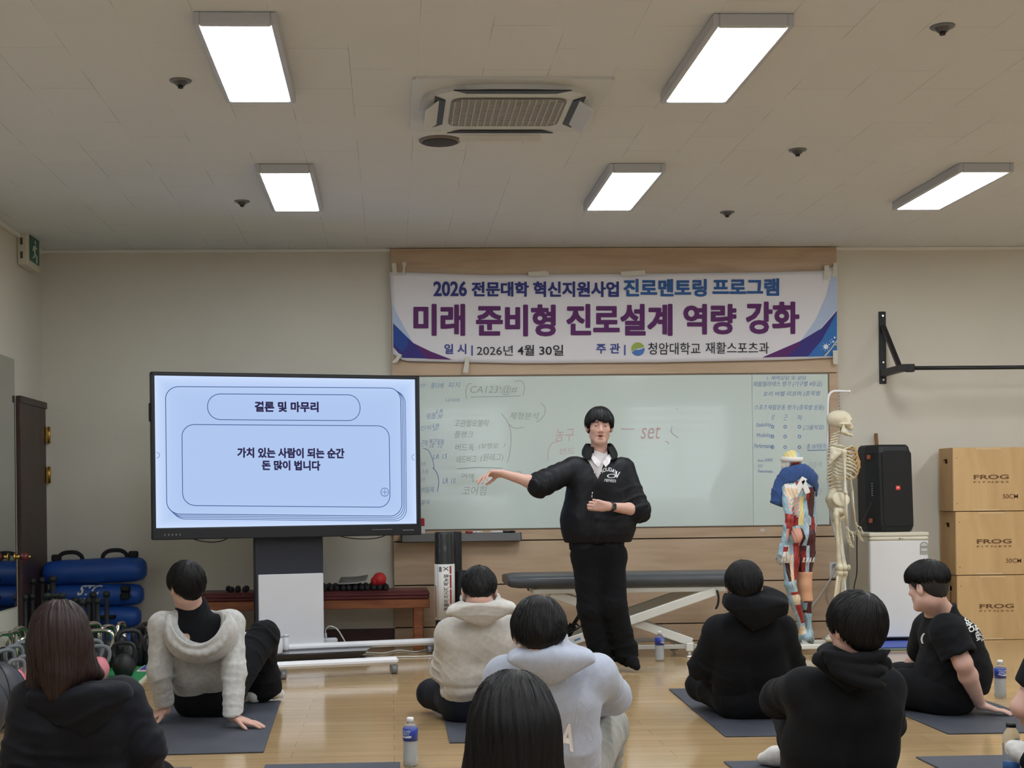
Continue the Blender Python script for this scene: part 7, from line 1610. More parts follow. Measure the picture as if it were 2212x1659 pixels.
# ---- person in the black printed T-shirt, leaning on one hand
q = PJ(7.3); J = dict(H=q(2003, 1266, -.1), N=q(2030, 1326, -.02), C=q(2055, 1392), W=q(2062, 1450, .02), P=q(2058, 1505, .06), sa=q(2046, 1362, -.22), ea=q(2080, 1432, -.30), wa=q(2117, 1529, -.12), sb=q(2010, 1356, .18), eb=q(1990, 1420, .42), wb=q(1946, 1452, .55), ha=q(2045, 1515, -.04), hb=q(2040, 1512, .16), ka=q(1950, 1495, .12), na=q(1880, 1520, .3), kb=q(1945, 1470, .5), nb=q(1890, 1505, .7))
J['wa'].z = .062; J['P'].z = .14; J['ha'].z = J['hb'].z = .12; J['na'].z = J['nb'].z = .08; J['ka'].z = .12; J['ta'] = J['na'] + Vector((-.12, .1, -.04)); J['tb'] = J['nb'] + Vector((-.15, .05, -.04))
J['R'] = hframe((-.58, .80, -.12), (-.06, 0, 1)); J['handa'] = dict(fwd=(.93, -.18, -.34), n=(.1, 0, -1), right=False, curl=(-10, 14, 6), spread=5, thumb=(42, 6)); J['handb'] = dict(fwd=(-.8, .4, -.2), n=(0, 0, -1), right=True)
p8 = seated('person', 'person in a black printed T-shirt leaning on one hand beside the wooden boxes', J)
person_body(p8, J, .0048, M_skin2, bulk=1.18, hs=1.04); make_hair(p8, J['H'] + J['R'] @ Vector((0, 0, .008)), J['R'], 1.05, 'crop', mat('shaved_hair', (40, 38, 38), 0.7), .006, 0, .955)
def bowl(p, H, R, s, m):
    S = Sdf(.02); L = lambda x, y, z: Vector(H) + R @ (Vector((x, y, z)) * s); Rn = np.array(R, f32); Hn = np.array(H, f32)
    S.ell(L(0, -.008, .046), (.097 * s, .112 * s, .086 * s), Rn)
    def cut(P, d):
        q_ = (P - Hn) @ Rn / s; ph = np.arctan2(q_[:, 0], q_[:, 1]); zf = np.interp(np.abs(ph), [0, .8, 1.4, 2.2, 3.14], [.034, .026, .030, .012, .0]); c = (zf + .003 * np.sin(ph * 41 + 3 * np.sin(ph * 11)) - q_[:, 2]) * s; k = .022; h = np.clip(.5 - .5 * (d - c) / k, 0, 1); return (d + (c - d) * h + k * h * (1 - h)).astype(f32)
    def tf(P, d):
        q_ = (P - Hn) @ Rn / s; ph = np.arctan2(q_[:, 0], q_[:, 1] + .05); return (d - .0028 * (np.sin(ph * 17 + 4 * np.sin(ph * 4 + q_[:, 2] * 20)) * .6 + .4 * np.sin(ph * 43 + q_[:, 2] * 30))).astype(f32)
    S.after(tf).after(cut); pts, qd = sdf_arrays(S, .006); qd = qd[:, ::-1] if QFLIP else qd; wh = Hn + Rn @ (np.array((.01, -.06, .12), f32) * s)
    def flow(P):
        f = P - wh; f /= np.linalg.norm(f, axis=1)[:, None] + 1e-6; return f - Rn[:, 2] * .5 + np.cross(f, Rn[:, 2]) * .3
    return link('fringe_hair', join_np('hair', [(pts, qd), strands(S, pts[(((pts - Hn) @ Rn)[:, 2] > .02)], flow, 2400, .055, 5, .0013, 21)]), m, p, True)
bowl(p8, J['H'], J['R'], 1.04, M_hair)
JT = dict(J); JT['ea'] = J['sa'].lerp(J['ea'], .25); JT['eb'] = J['sb'].lerp(J['eb'], .25)
S = top(JT, 1.0, (.09, .088, 0), lat_c=.05, lat_w=.06, lat_p=.06, rc=.15, rw=.165, rp=.16); S.ell(J['W'] + Vector((-.02, .0, -.01)), (.178, .165, .15), None, .05)
for n_ in 'ab':
    dd = (J['e' + n_] - J['s' + n_]).normalized(); S.rod(J['s' + n_], J['s' + n_].lerp(J['e' + n_], .82), .086, .09, .01, .03); S.rod(J['e' + n_] - dd * .06, J['e' + n_] + dd * .03, .072, .074, .004, .006, True)
nk = np.array(J['N'] + J['R'] @ Vector((0, -.01, .0)), f32)
S.after(limb_folds(J['sa'], J['ea'], .009, .06, 121, .12)).after(cloth_folds(.006, 17, 122)).after(limb_folds(J['C'], J['P'], .009, .07, 123, .13, J['W'].lerp(J['P'], .6))).after(planecut(J['P'] + Vector((0, 0, -.03)), (0, 0, -1)))
S.cap(J['N'] + Vector((.025, .0, -.05)), J['N'] + Vector((.012, .0, .022)), .088, .077, .02); nkn = np.array(Vector((-.42, 0, .9)).normalized(), f32); nk0 = np.array(J['N'] + Vector((.05, 0, .045)), f32)
S.after(lambda P, d: np.where(((P - nk0) ** 2).sum(1) < .04, np.maximum(d, (P - nk0) @ nkn), d).astype(f32))
ts = grow(S, .0065, 'tshirt', M_blackfab, p8)
vt = lambda x0, y0, x1, y1, w: (lambda u, v: (x0 + (x1 - x0) * u + w * v, y0 + (y1 - y0) * u - w * .45 * v))
surface_print(ts, [('CHEONGAM', vt(2094, 1368, 2068, 1300, 12), .04), ('UNIV', vt(2108, 1362, 2094, 1320, 11), .04), ('REHABILI', vt(2109, 1385, 2100, 1330, 8), .03), ('SPORTS', vt(2119, 1386, 2112, 1350, 8), .03)], M_wprint)
surface_print(ts, [('(', pxbox(1990, 1368, 1998, 1390, 3), .05)], M_wprint)
S = trousers(J, .13, .1, .085); S.cap(J['P'] + Vector((-.05, -.06, -.03)), J['P'] + Vector((-.05, .06, -.03)), .135, .135); S.after(cloth_folds(.006, 20, 126)).after(ground(.009)); grow(S, .0075, 'trousers', M_blackpant, p8)
for q_ in 'ab':
    S = Sdf(.02); add_foot(S, J['n' + q_], J['t' + q_], 1.06); S.after(ground(.009)); grow(S, .007, 'sock', M_sock, p8)

# ---- person at the right edge: forearm, white sock and dark clothes
q = PJ(5.4); J = dict(H=q(2345, 1325, -.1), N=q(2345, 1400, -.04), C=q(2345, 1490), W=q(2340, 1580, .04), P=q(2340, 1650, .12), sa=q(2262, 1440), ea=q(2206, 1528, .02), wa=q(2268, 1600, .2), sb=q(2430, 1440), eb=q(2470, 1540, .1), wb=q(2420, 1590, .35), ha=q(2300, 1660, .12), hb=q(2380, 1660, .12), ka=q(2262, 1650, .3), na=q(2236, 1640, .02), kb=q(2440, 1600, .4), nb=q(2380, 1650, .5))
J['P'].z = .13; J['ha'].z = J['hb'].z = .12; J['nb'].z = .08; J['ka'].z = .12; J['na'].z = .11; J['ta'] = q(2187, 1613, .08); J['tb'] = J['nb'] + Vector((-.1, .14, -.04))
J['R'] = hframe((-.2, .97, -.05), (0, 0, 1)); J['handa'] = dict(fwd=(.5, .8, -.2), n=(0, 0, -1), right=False); J['handb'] = dict(fwd=(-.6, .7, -.2), n=(0, 0, -1), right=True)
p9 = seated('person', 'person cut off by the right edge, showing a bare elbow and a white sock', J)
person_body(p9, J, .006); make_hair(p9, J['H'], J['R'], 1.0, 'short', M_hair, .008, 600, 1.0, 14)
JT = dict(J); JT['ea'] = J['sa'].lerp(J['ea'], .25); JT['eb'] = J['sb'].lerp(J['eb'], .25); S = top(JT, 1.0, (.08, .075, 0))
for n_ in 'ab': S.rod(J['s' + n_], J['s' + n_].lerp(J['e' + n_], .58), .074, .076, .01, .03)
S.after(cloth_folds(.005, 18, 131)).after(planecut(J['P'] + Vector((0, 0, -.01)), (0, 0, -1)))
grow(S, .008, 'tshirt', M_blackfab, p9)
S = trousers(J, .11, .085, .06); S.after(cloth_folds(.005, 22, 132)).after(ground(.009)); grow(S, .0075, 'trousers', M_blackpant, p9)
for q_ in 'ab':
    S = Sdf(.02); add_foot(S, J['n' + q_], J['t' + q_], 1.1); S.after(cloth_folds(.002, 60, 133)).after(ground(.009)); grow(S, .006, 'sock', M_sock, p9)
# ================================================================ skeleton and muscle figure
M_bone = mat('bone_plastic', (226, 218, 194), 0.45, spec=.4, var=(14, (208, 198, 170))); M_cart = mat('cartilage_tan', (196, 164, 116), 0.5, var=(20, (176, 142, 96))); M_rod = mat('white_rod', (222, 220, 222), 0.3)
K = PJ(10.4)
sk = thing('skeleton_model', 'life size plastic skeleton hanging on a white stand left of the refrigerator', 'skeleton', (K(1815, 1390).x, 10.4, 0))
R = hframe((1, -.18, 0), (0, 0, 1)); H = K(1817, 909); L = lambda x, y, z: H + R @ Vector((x, y, z))
S = Sdf(.012); e = lambda c, r, k=.01, sub=False, Q=None: S.ell(L(*c), r, np.array(R @ Q if Q else R), k, sub)
e((0, -.016, .014), (.070, .090, .066)); e((0, .044, -.022), (.052, .034, .038), .02); e((0, .064, -.052), (.028, .026, .022), .012); S.cap(L(-.03, .066, .004), L(.03, .066, .004), .011, .011, .012)
for g in (-1, 1):
    e((g * .027, .082, -.014), (.018, .022, .016), .006, True); S.cap(L(g * .046, .052, -.026), L(g * .064, -.005, -.026), .007, .006, .01); e((g * .072, .030, -.002), (.012, .024, .022), .012, True); S.cap(L(g * .045, -.01, -.03), L(g * .04, -.014, -.052), .012, .006, .012)
e((0, .094, -.030), (.010, .016, .014), .005, True); S.cap(L(0, .078, -.010), L(0, .094, -.018), .006, .003, .006); e((0, -.01, -.088), (.055, .07, .045), .015, True)
grow(S, .0042, 'skull', M_bone, sk)
S = Sdf(.01)
for g in (-1, 1): S.chain([L(g * .05, .008, -.036), L(g * .048, .002, -.082), L(g * .034, .040, -.100), L(g * .006, .074, -.108)], [.010, .010, .0095, .011], .01); S.cap(L(g * .046, .012, -.055), L(g * .040, .03, -.085), .009, .009, .012)
S.cap(L(-.022, .068, -.088), L(.022, .068, -.088), .007, .007, .006); grow(S, .004, 'jaw', M_bone, sk)
sp_px = [(1809, 934), (1807, 941), (1805, 947), (1803, 953), (1802, 959), (1801, 965), (1800, 971), (1799, 978), (1799, 985), (1799, 992), (1799, 999), (1799, 1006), (1800, 1013), (1800, 1020), (1801, 1027), (1802, 1034), (1803, 1042), (1804, 1050), (1805, 1058)]
for i, (x, y) in enumerate(sp_px):
    c = K(x + 6 if i > 14 else x + 3, y); r = .012 + .0009 * i
    m_ = MB().lathe([(0, -.008), (r, -.0085), (r * .86, 0), (r, .0085), (0, .008)], c, 14); s_ = -1
    m_.tube([c + Vector((-r * .5, 0, 0)), c + Vector((-r - .016, .002, -.006 - .006 * (7 < i < 15))), c + Vector((-r - .032 - .006 * (i > 13), .003, -.014 - .010 * (7 < i < 15)))], [.007, .006, .0075], n=7)
    m_.tube([c + Vector((-r * .6, -.032, .002)), c + Vector((-r * .5, 0, 0)), c + Vector((-r * .6, .032, .002))], [.004, .006, .004], n=6); m_.build('vertebra', M_bone, sk, True)
for i in range(10):                                                   # rib pairs
    y0 = 963 + i * 7.2; sp0 = K(1802, y0); hw = [.05, .08, .10, .115, .122, .125, .125, .12, .112, .10][i]; dp = [.09, .12, .14, .155, .165, .17, .165, .15, .12, .085][i]; drop = [.03, .05, .065, .075, .08, .085, .085, .085, .07, .05][i]
    for g in (-1, 1):
        P_ = []
        for k in range(13):
            t = k / 12; a = PI * (.06 + t * (.86 if i < 7 else .70)); P_.append(sp0 + Vector((-.018 + dp * (1 - math.cos(a)) * .5 - .022 * math.sin(a) * (t < .5), g * hw * math.sin(a) ** .8 - dp * .1 * t, .012 - drop * t ** 1.15)))
        MB().tube(P_, .0068, n=8, flat=.55, up=(1, 0, 0)).build('rib', M_bone, sk, True)
        if i < 8:
            e0 = P_[-1]; st = K(1847 + min(i, 5) * 1.6, 972 + i * 5.2); MB().tube([e0, e0.lerp(st, .5) + Vector((.006, 0, -.012 * (i > 4))), st], .0072, n=7).build('rib_cartilage', M_cart, sk, True)
S = Sdf(.01); S.chain([K(1842, 964), K(1849, 978), K(1855, 998), K(1857, 1010)], [.013, .012, .011, .008]); grow(S, .005, 'sternum', M_cart, sk)
for d_, (ax, ay), sx in ((-.15, (1823, 974), -1), (.15, (1831, 975), 1)):
    A = K(ax, ay, d_); S = Sdf(.008); B, C_, D = K(1796, 966, d_ * .55), K(1817, 972, d_ * .9), K(1792, 1001, d_ * .6); S.cap(B, A, .008, .011); S.cap(B, D, .006, .004); S.cap(A, D, .007, .004); m3 = (A + B + D) / 3
    S.cap(m3.lerp(B, .4), m3.lerp(D, .4), .006, .006, .03); S.cap(m3.lerp(A, .4), m3.lerp(D, .4), .006, .006, .03); S.cap(m3, m3.lerp(B, .5), .006, .006, .03); grow(S, .0045, 'scapula', M_bone, sk)
    MB().tube(spline([A + Vector((0, 0, .012)), A.lerp(K(1841, 963), .5) + Vector((.01, 0, .008)), K(1841, 963, d_ * .1)], 5), .007, n=8).build('clavicle', M_bone, sk, True)
for d_, pts in ((-.16, ((1824, 976), (1826, 1064), (1829, 1136), (1838, 1188))), (.16, ((1832, 978), (1839, 1056), (1846, 1126), (1857, 1162)))):
    sh_, el, wr, tip = [K(x, y, d_) for x, y in pts]; S = Sdf(.008); S.chain([sh_, sh_.lerp(el, .2), sh_.lerp(el, .8), el], [.018, .0095, .009, .013]); S.cap(el + Vector((0, -.018, 0)), el + Vector((0, .018, 0)), .011, .011); grow(S, .004, 'humerus', M_bone, sk)
    for g in (-1, 1): MB().tube([el + Vector((.004, g * .009, -.008)), el.lerp(wr, .5) + Vector((0, g * .014, 0)), wr + Vector((0, g * .012, 0))], [.010, .0062, .009], n=8).build('forearm_bone', M_bone, sk, True)
    S = Sdf(.004); u = (tip - wr).normalized(); n_ = Vector((0, 1, 0)); v = u.cross(n_)
    for k in range(8): S.ell(wr + u * (.012 + .011 * (k // 4)) + n_ * (.010 * (k % 4 - 1.5)), .0075)
    for k in range(5):
        s_ = (k - 2) * .012; b = wr + u * .03 + n_ * s_; q1 = wr + u * .085 + n_ * s_ * 1.5; q2 = q1 + (u + v * .1 + n_ * s_ * 4).normalized() * .038; q3 = q2 + (u + v * .35).normalized() * .026; q4 = q3 + (u + v * .5).normalized() * .018
        if k == 0: q1 = wr + u * .055 + n_ * -.035 + v * .02; q2 = q1 + u * .03 - n_ * .01; q3 = q2 + u * .024; q4 = q3
        S.cap(b, q1, .0048, .0042); S.ell(q1, .006); S.cap(q1, q2, .0042, .0038); S.ell(q2, .0052); S.cap(q2, q3, .0038, .003); S.cap(q3, q4, .0032, .0024)
    grow(S, .0032, 'hand', M_bone, sk)
S = Sdf(.012)                                                         # pelvis
for g in (-1, 1):
    c = K(1810, 1078) + Vector((-.004, g * .085, .0)); Q = Matrix.Rotation(g * .5, 3, 'X') @ Matrix.Rotation(.3, 3, 'Y'); S.ell(c, (.066, .014, .062), np.array(Q), .012); S.ell(c + Vector((.004, -g * .012, .01)), (.045, .012, .045), np.array(Q), .01, True)
    S.ell(K(1807, 1103) + Vector((0, g * .085, 0)), .03, None, .015); S.chain([K(1807, 1103) + Vector((.01, g * .08, 0)), K(1822, 1108) + Vector((0, g * .03, 0)), K(1825, 1110)], [.014, .011, .011]); S.chain([K(1805, 1108) + Vector((0, g * .075, 0)), K(1806, 1124) + Vector((0, g * .055, 0)), K(1820, 1116) + Vector((0, g * .03, 0))], [.013, .014, .010])
S.chain([K(1800, 1064), K(1795, 1078), K(1795, 1092), K(1801, 1103)], [.036, .034, .022, .010], .02); grow(S, .0048, 'pelvis', M_bone, sk)
for d_, (hx, hy), (kx, ky), (ax, ay) in ((-.085, (1807, 1103), (1813, 1226), (1797, 1372)), (.085, (1816, 1106), (1823, 1226), (1812, 1368))):
    h_, k_, a_ = K(hx, hy, d_), K(kx, ky, d_), K(ax, ay, d_); S = Sdf(.012); S.ell(h_, .024); S.cap(h_, h_ + Vector((-.012, d_ * .35, -.012)), .013, .016); tr = h_ + Vector((-.012, d_ * .35, -.03)); S.cap(tr, tr + Vector((0, 0, .03)), .017, .014); S.chain([tr, tr.lerp(k_, .15), tr.lerp(k_, .8), k_], [.019, .0145, .016, .024]); S.cap(k_ + Vector((0, -.022, 0)), k_ + Vector((0, .022, 0)), .025, .025); grow(S, .0048, 'femur', M_bone, sk)
    MB().ell(k_ + Vector((.038, 0, .0)), (.014, .02, .022)).build('kneecap', M_bone, sk, True); t0 = k_ + Vector((0, 0, -.04))
    S = Sdf(.012); S.chain([t0, t0.lerp(a_, .12), t0.lerp(a_, .85), a_], [.03, .017, .013, .018]); S.cap(t0 + Vector((0, -.02, 0)), t0 + Vector((0, .02, 0)), .02, .02); grow(S, .0048, 'tibia', M_bone, sk); MB().tube([t0 + Vector((-.02, d_ * .3, -.02)), t0.lerp(a_, .5) + Vector((-.024, d_ * .35, 0)), a_ + Vector((-.008, d_ * .3, -.01))], [.010, .006, .010], n=8).build('fibula', M_bone, sk, True)
    S = Sdf(.008); S.ell(a_ + Vector((-.02, 0, -.03)), (.03, .018, .018)); S.ell(a_ + Vector((.012, 0, -.022)), (.024, .022, .016))
    for k in range(5): o_ = Vector((0, (k - 2) * .014, 0)); S.chain([a_ + Vector((.03, 0, -.026)) + o_ * .6, a_ + Vector((.085, 0, -.046)) + o_, a_ + Vector((.12 - abs(k - 1) * .005, 0, -.052)) + o_ * 1.15, a_ + Vector((.145 - abs(k - 1) * .006, 0, -.054)) + o_ * 1.2], [.008, .006, .0055, .005], .005)
    grow(S, .004, 'foot', M_bone, sk)
rp = spline([K(1834, 845.5, .05), K(1812, 845, .05), K(1798, 846, .05), K(1790, 856, .05), K(1788, 880, .05), K(1788, 960, .06), K(1790, 1060, .06), K(1800, 1140, .08), K(1817, 1190, .08), K(1823, 1240, .08), K(1826, 1300, .06), Vector((K(1826, 1300).x, 10.46, .09))], 6)
MB().tube(rp, .0095, n=10).build('stand_pole', M_rod, sk, True); MB().ell(K(1834, 845.5, .05), .013).build('pole_cap', M_rod, sk, True)
tp = L(0, -.01, .075); hk = K(1812, 845, .05); ch = MB()
for k in range(6): ch.ell(hk.lerp(tp, (k + .5) / 6), (.005, .005, .008), None, 8, 6)
ch.build('chain', mat('steel_chain', (150, 148, 142), .3, metal=.9), sk, True)
bc = Vector((K(1826, 1300).x, 10.46, 0)); b = MB(); b.cyl(bc + Vector((0, 0, .05)), bc + Vector((0, 0, .12)), .022, n=14)
for k in range(5):
    a = k * 2 * PI / 5 + .3; d = Vector((math.cos(a), math.sin(a), 0)); b.tube([bc + Vector((0, 0, .085)), bc + d * .1 + Vector((0, 0, .082)), bc + d * .15 + Vector((0, 0, .055))], [.02, .018, .014], n=8)
b.build('stand_base', M_rod, sk, True)
for k in range(5):
    a = k * 2 * PI / 5 + .3; p = bc + Vector((math.cos(a), math.sin(a), 0)) * .15; m_ = MB().cyl(p + Vector((-.012, 0, .024)), p + Vector((.012, 0, .024)), .024, n=14); m_.cyl(p + Vector((0, 0, .03)), p + Vector((0, 0, .055)), .008, n=8); m_.build('caster', M_dark, sk, True)

# ---- muscle figure
K = PJ(10.2); s_ = .84
J = dict(H=K(1709, 1000), N=K(1721, 1028), C=K(1724, 1064), W=K(1727, 1112), P=K(1727, 1152), sa=K(1697, 1053, -.03), ea=K(1706, 1122, -.12), wa=K(1691, 1178, -.12), sb=K(1746, 1052, .03), eb=K(1755, 1112, .06), wb=K(1754, 1172, .03), ha=K(1710, 1165), ka=K(1707, 1262, -.06), na=K(1736, 1368, .03), hb=K(1741, 1165), kb=K(1738, 1262, .02), nb=K(1748, 1368, .06), ta=K(1722, 1384, .1), tb=K(1752, 1388, .13))
R = hframe((-.72, .66, -.08), (-.05, 0, 1)); J['R'] = R
mf = thing('muscle_model', 'painted anatomical muscle figure with a blue cloth over the shoulders', 'anatomical model', (J['P'].x, 10.2, 0))
S = Sdf(.022); lat = (J['sb'] - J['sa']).normalized(); H = J['H']; L = lambda x, y, z: H + R @ (Vector((x, y, z)) * s_)
def add_small_head():
    T_ = Sdf(.03); add_head(T_, H, R, s_ * .92); S.ops += T_.ops
add_small_head(); S.cap(H + Vector((0, 0, -.05)), J['N'], .042, .05)
for g in (-1, 1):
    S.chain([J['C'] + lat * g * .055, J['W'] + lat * g * .035, J['P'] + lat * g * .05], [.07, .062, .07], .03); S.ell(J['C'] + lat * g * .045 + Vector((0, -.055, .01)), (.045, .025, .06), None, .02); S.ell(J['P'] + lat * g * .052 + Vector((0, -.045, -.02)), (.052, .05, .058), None, .02)
S.cap(J['sa'] + lat * .02, J['sb'] - lat * .02, .045, .045); S.cap(J['N'], J['C'], .06, .075)
for q_ in 'ab':
    S.ell(J['s' + q_], .045, None, .02); m_ = J['s' + q_].lerp(J['e' + q_], .5); S.chain([J['s' + q_], m_, J['e' + q_]], [.036, .038, .026], .015); f_ = J['e' + q_].lerp(J['w' + q_], .3); S.chain([J['e' + q_], f_, J['w' + q_]], [.027, .031, .018], .015); add_hand(S, J['w' + q_], (-.15 if q_ == 'a' else .05, -.1, -1), (0, .9, 0) if q_ == 'a' else (-1, 0, 0), q_ == 'b', (22, 30, 20), 5, (30, 15), s_)
    m_ = J['h' + q_].lerp(J['k' + q_], .45); S.chain([J['h' + q_], m_, J['k' + q_]], [.066, .060, .040], .02); c_ = J['k' + q_].lerp(J['n' + q_], .3); S.chain([J['k' + q_], c_, J['k' + q_].lerp(J['n' + q_], .65), J['n' + q_]], [.038, .042, .027, .022], .015); add_foot(S, J['n' + q_], J['t' + q_], .72)
def flutes(P, d): return (d - .0016 * np.sin(P[:, 0] * 260 + 5 * np.sin(P[:, 2] * 22))).astype(f32)
S.after(flutes); SB_ = S; mu = grow(S, .003, 'body', None, mf)
MC = [mat('muscle_fascia_blue', (164, 192, 204), .4, var=(30, (140, 168, 184))), mat('muscle_red', (166, 52, 44), .4, var=(40, (132, 34, 34))), mat('muscle_maroon', (74, 34, 36), .45), mat('muscle_bone', (226, 202, 170), .45), mat('muscle_pink', (216, 160, 140), .45), mat('muscle_yellow', (224, 206, 140), .45), mat('muscle_cream_white', (226, 218, 208), .5)]
for m_ in MC: mu.data.materials.append(m_)
PAT = [(2, [(1741, 1052), (1760, 1052), (1760, 1100), (1753, 1122), (1742, 1112), (1739, 1085)]), (2, [(1744, 1134), (1762, 1134), (1762, 1205), (1745, 1196), (1736, 1181)]), (1, [(1749, 1116), (1762, 1116), (1762, 1146), (1747, 1143)]),
       (6, [(1688, 1046), (1716, 1048), (1716, 1056), (1690, 1056)]), (3, [(1688, 1055), (1716, 1055), (1716, 1076), (1690, 1072)]), (1, [(1712, 1040), (1730, 1040), (1728, 1056), (1714, 1060)]), (1, [(1737, 1050), (1745, 1058), (1742, 1078), (1736, 1082)]),
       (4, [(1692, 1076), (1722, 1074), (1721, 1116), (1706, 1118), (1694, 1100)]), (5, [(1721, 1074), (1730, 1072), (1731, 1134), (1718, 1134), (1719, 1110)]), (1, [(1684, 1108), (1718, 1114), (1718, 1134), (1686, 1142)]), (4, [(1703, 1142), (1724, 1139), (1730, 1158), (1724, 1178), (1703, 1166)]), (2, [(1722, 1137), (1731, 1146), (1734, 1162), (1727, 1180), (1722, 1178), (1728, 1158)]),
       (1, [(1707, 1172), (1720, 1172), (1722, 1200), (1717, 1250), (1707, 1252)]), (2, [(1688, 1200), (1703, 1210), (1706, 1252), (1696, 1256)]), (3, [(1697, 1195), (1704, 1198), (1708, 1250), (1702, 1258)]), (3, [(1703, 1282), (1722, 1280), (1724, 1303), (1712, 1306)]), (1, [(1712, 1306), (1730, 1304), (1738, 1345), (1730, 1346)]), (1, [(1702, 1278), (1722, 1276), (1722, 1282), (1703, 1284)]), (3, [(1730, 1352), (1740, 1352), (1742, 1366), (1724, 1376)]),
       (2, [(1721, 1178), (1755, 1178), (1755, 1238), (1721, 1238)]), (0, [(1737, 1178), (1744, 1178), (1744, 1238), (1736, 1238)]), (1, [(1728, 1190), (1737, 1190), (1736, 1238), (1730, 1238)]), (2, [(1736, 1298), (1757, 1300), (1756, 1326), (1738, 1324)]), (0, [(1735, 1302), (1744, 1302), (1743, 1318), (1736, 1318)]),
       (6, [(1684, 1178), (1700, 1178), (1698, 1215), (1676, 1215)]), (1, [(1680, 1180), (1698, 1180), (1696, 1190), (1680, 1190)]), (4, [(1686, 1144), (1700, 1140), (1696, 1165), (1688, 1166)]), (1, [(1692, 1142), (1704, 1128), (1702, 1150), (1694, 1166)]), (3, [(1694, 1066), (1706, 1066), (1710, 1112), (1702, 1114)]), (1, [(1700, 1095), (1708, 1095), (1710, 1122), (1702, 1126)]),
       (5, [(1690, 970), (1716, 970), (1716, 990), (1690, 996)]), (6, [(1680, 990), (1698, 988), (1700, 1022), (1680, 1022)]), (1, [(1704, 1000), (1722, 998), (1722, 1008), (1708, 1012)]), (2, [(1700, 1008), (1706, 1004), (1708, 1018), (1702, 1018)])]
PW = [(k, [(K(x, y).x, K(x, y).z) for x, y in pl]) for k, pl in PAT]
def inside(x, z, pl):
    c = np.zeros(len(x), bool); n = len(pl)
    for i in range(n):
        (x0, z0), (x1, z1) = pl[i], pl[(i + 1) % n]; t = ((z0 > z) != (z1 > z)); c ^= t & (x < (x1 - x0) * (z - z0) / (z1 - z0 + 1e-9) + x0)
    return c
nf = len(mu.data.polygons); C3 = np.zeros(nf * 3, f32); mu.data.polygons.foreach_get('center', C3); C3 = C3.reshape(-1, 3)
mi = np.zeros(nf, np.int32); arm = lambda q_: np.minimum(*[np.sqrt((((C3 - np.array(a, f32)) - np.clip(((C3 - np.array(a, f32)) @ np.array(b - a, f32)) / (b - a).length_squared, 0, 1)[:, None] * np.array(b - a, f32)) ** 2).sum(1)) for a, b in ((J['s' + q_], J['e' + q_]), (J['e' + q_], J['w' + q_]))]) < .048
for k, pl in PW: mi[inside(C3[:, 0], C3[:, 2], pl)] = k
rbz = inside(C3[:, 0], C3[:, 2], PW[7][1]) & (np.sin((C3[:, 2] * 1.0 - C3[:, 0] * .55) * 210) > .35); mi[rbz] = 0
mi[(mi == 0) & (np.sin(C3[:, 0] * 70 + 3 * np.sin(C3[:, 2] * 13)) > .985)] = 6
mu.data.polygons.foreach_set('material_index', mi)
M_gauze = mat('gauze_white', (226, 222, 218), .8, bump=(200, .1))
def strip(a, b, w, nm):
    S_ = Sdf(.01); P0, P1 = K(*a, -.085), K(*b, -.085); d = (P1 - P0); R_ = frame(d, (0, 1, 0)); S_.box((P0 + P1) / 2, (w / 2, .008, d.length / 2), .004, np.array(R_)); grow(S_, .004, nm, M_gauze, mf)
strip((1738, 1032), (1716, 1072), .045, 'tape_strip'); strip((1733, 1036), (1745, 1066), .04, 'tape_strip')
q_ = H + R @ Vector((0, -.005, .028)); MB().lathe([(.074, -.016), (.079, -.014), (.078, .014), (.072, .017)], q_, 30, R @ Matrix.Rotation(.15, 3, 'X'), sx=.92, sy=1.08).build('head_band', M_gauze, mf, True)
S = Sdf(.02); a_ = J['kb'].lerp(J['hb'], .28); b_ = J['kb'].lerp(J['nb'], .34); S.chain([a_, J['kb'], b_], [.056, .048, .050], .03); S.after(lambda P, d: np.maximum(np.maximum(d, P[:, 2] - a_.z), b_.z - P[:, 2]).astype(f32)).after(cloth_folds(.002, 60, 141)); grow(S, .005, 'knee_bandage', mat('skin_bandage', (216, 164, 130), .75), mf)
t_ = J['hb'].lerp(J['kb'], .45); MB().lathe([(.061, -.018), (.065, -.016), (.065, .016), (.061, .018)], t_, 28).build('thigh_band', M_gauze, mf, True)
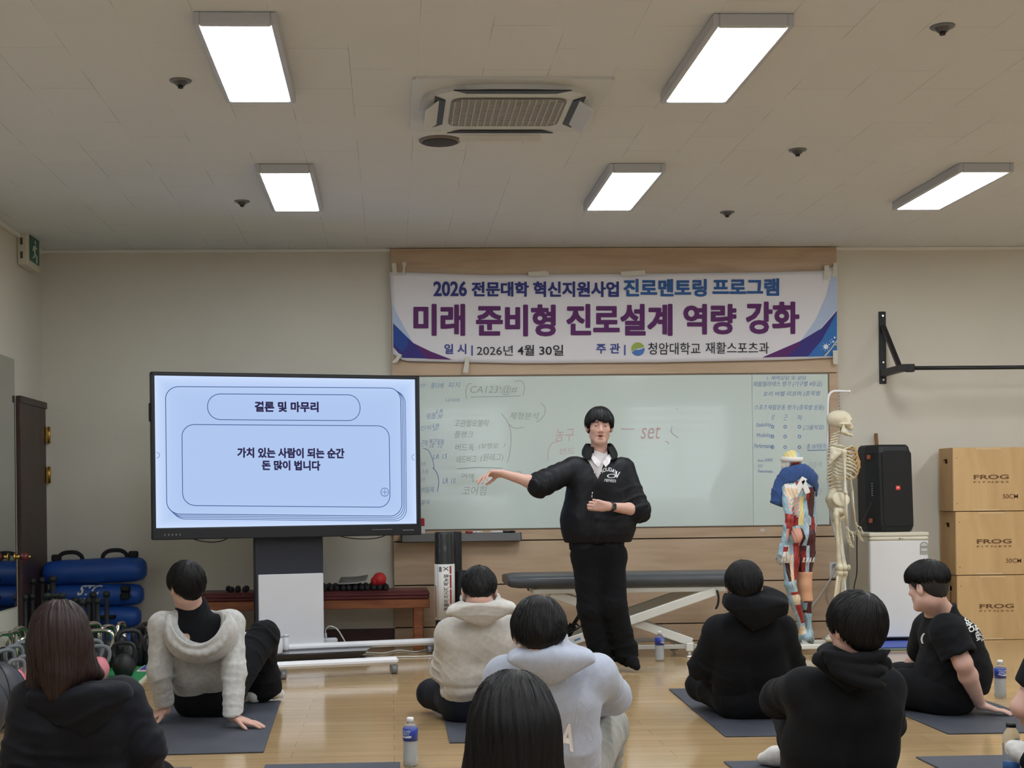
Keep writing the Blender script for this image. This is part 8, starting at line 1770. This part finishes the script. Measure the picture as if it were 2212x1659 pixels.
fp = K(1738, 1390, .02); MB().cyl(Vector((fp.x, fp.y, .06)), Vector((fp.x, fp.y, .16)), .011, n=12).build('stand_post', M_chrome, mf, True)
b = MB(); b.cyl(Vector((fp.x, fp.y, .045)), Vector((fp.x, fp.y, .095)), .02, n=14); b.box((fp.x + .03, fp.y - .14, .055), (.34, .05, .035), .006); b.box((fp.x + .03, fp.y + .14, .055), (.34, .05, .035), .006); b.box((fp.x, fp.y, .055), (.05, .30, .03), .005); b.build('stand_base', M_bedwhite, mf, True)
for x in (-.12, .18):
    for y in (-.14, .14): p = Vector((fp.x + x, fp.y + y, 0)); m_ = MB().cyl(p + Vector((-.012, 0, .02)), p + Vector((.012, 0, .02)), .02, n=14); m_.box(p + Vector((0, 0, .034)), (.03, .03, .012), .003); m_.build('caster', M_dark, mf, True)
FY_ = np.array((1, 1.75, 1), f32); T_ = Sdf(.03); cp = [K(1758, 1050, .0), K(1750, 1032, -.02), K(1736, 1022, -.03), K(1720, 1021, -.04), K(1703, 1030, -.04), K(1691, 1047, -.03), K(1684, 1066, -.035), K(1678, 1084, -.035)]
Tv = lambda v: tuple(np.array(v, f32) * FY_)
T_.chain([Tv(v) for v in cp], [.030, .048, .056, .060, .062, .056, .052, .048], .04); T_.chain([Tv(v + Vector((.03, .03, -.012))) for v in cp[3:]], [.05, .05, .046, .04, .034], .04); T_.cap(Tv(cp[0]), Tv(K(1759, 1068, .03)), .03, .024)
S = Sdf(.03); S.fn(lambda P: T_(P * FY_) / 1.35, np.min([np.array(v) for v in cp], 0) - .08, np.max([np.array(v) for v in cp], 0) + .08, .02)
S.after(limb_folds(cp[1], cp[4], .005, .045, 151, .12, cp[3])).after(limb_folds(cp[3], cp[7], .006, .05, 152, .12, cp[6])).after(cloth_folds(.003, 34, 153)).after(planecut(K(1678, 1091, -.04), (-.35, 0, -1))).after(lambda P, d: np.maximum(d, .004 - SB_(P)).astype(f32))
cl = grow(S, .005, 'draped_cloth', fabric('blue_cloth', (58, 84, 136)), None)
tag(cl, 'dark blue cloth draped over the shoulders of the muscle figure', 'cloth')
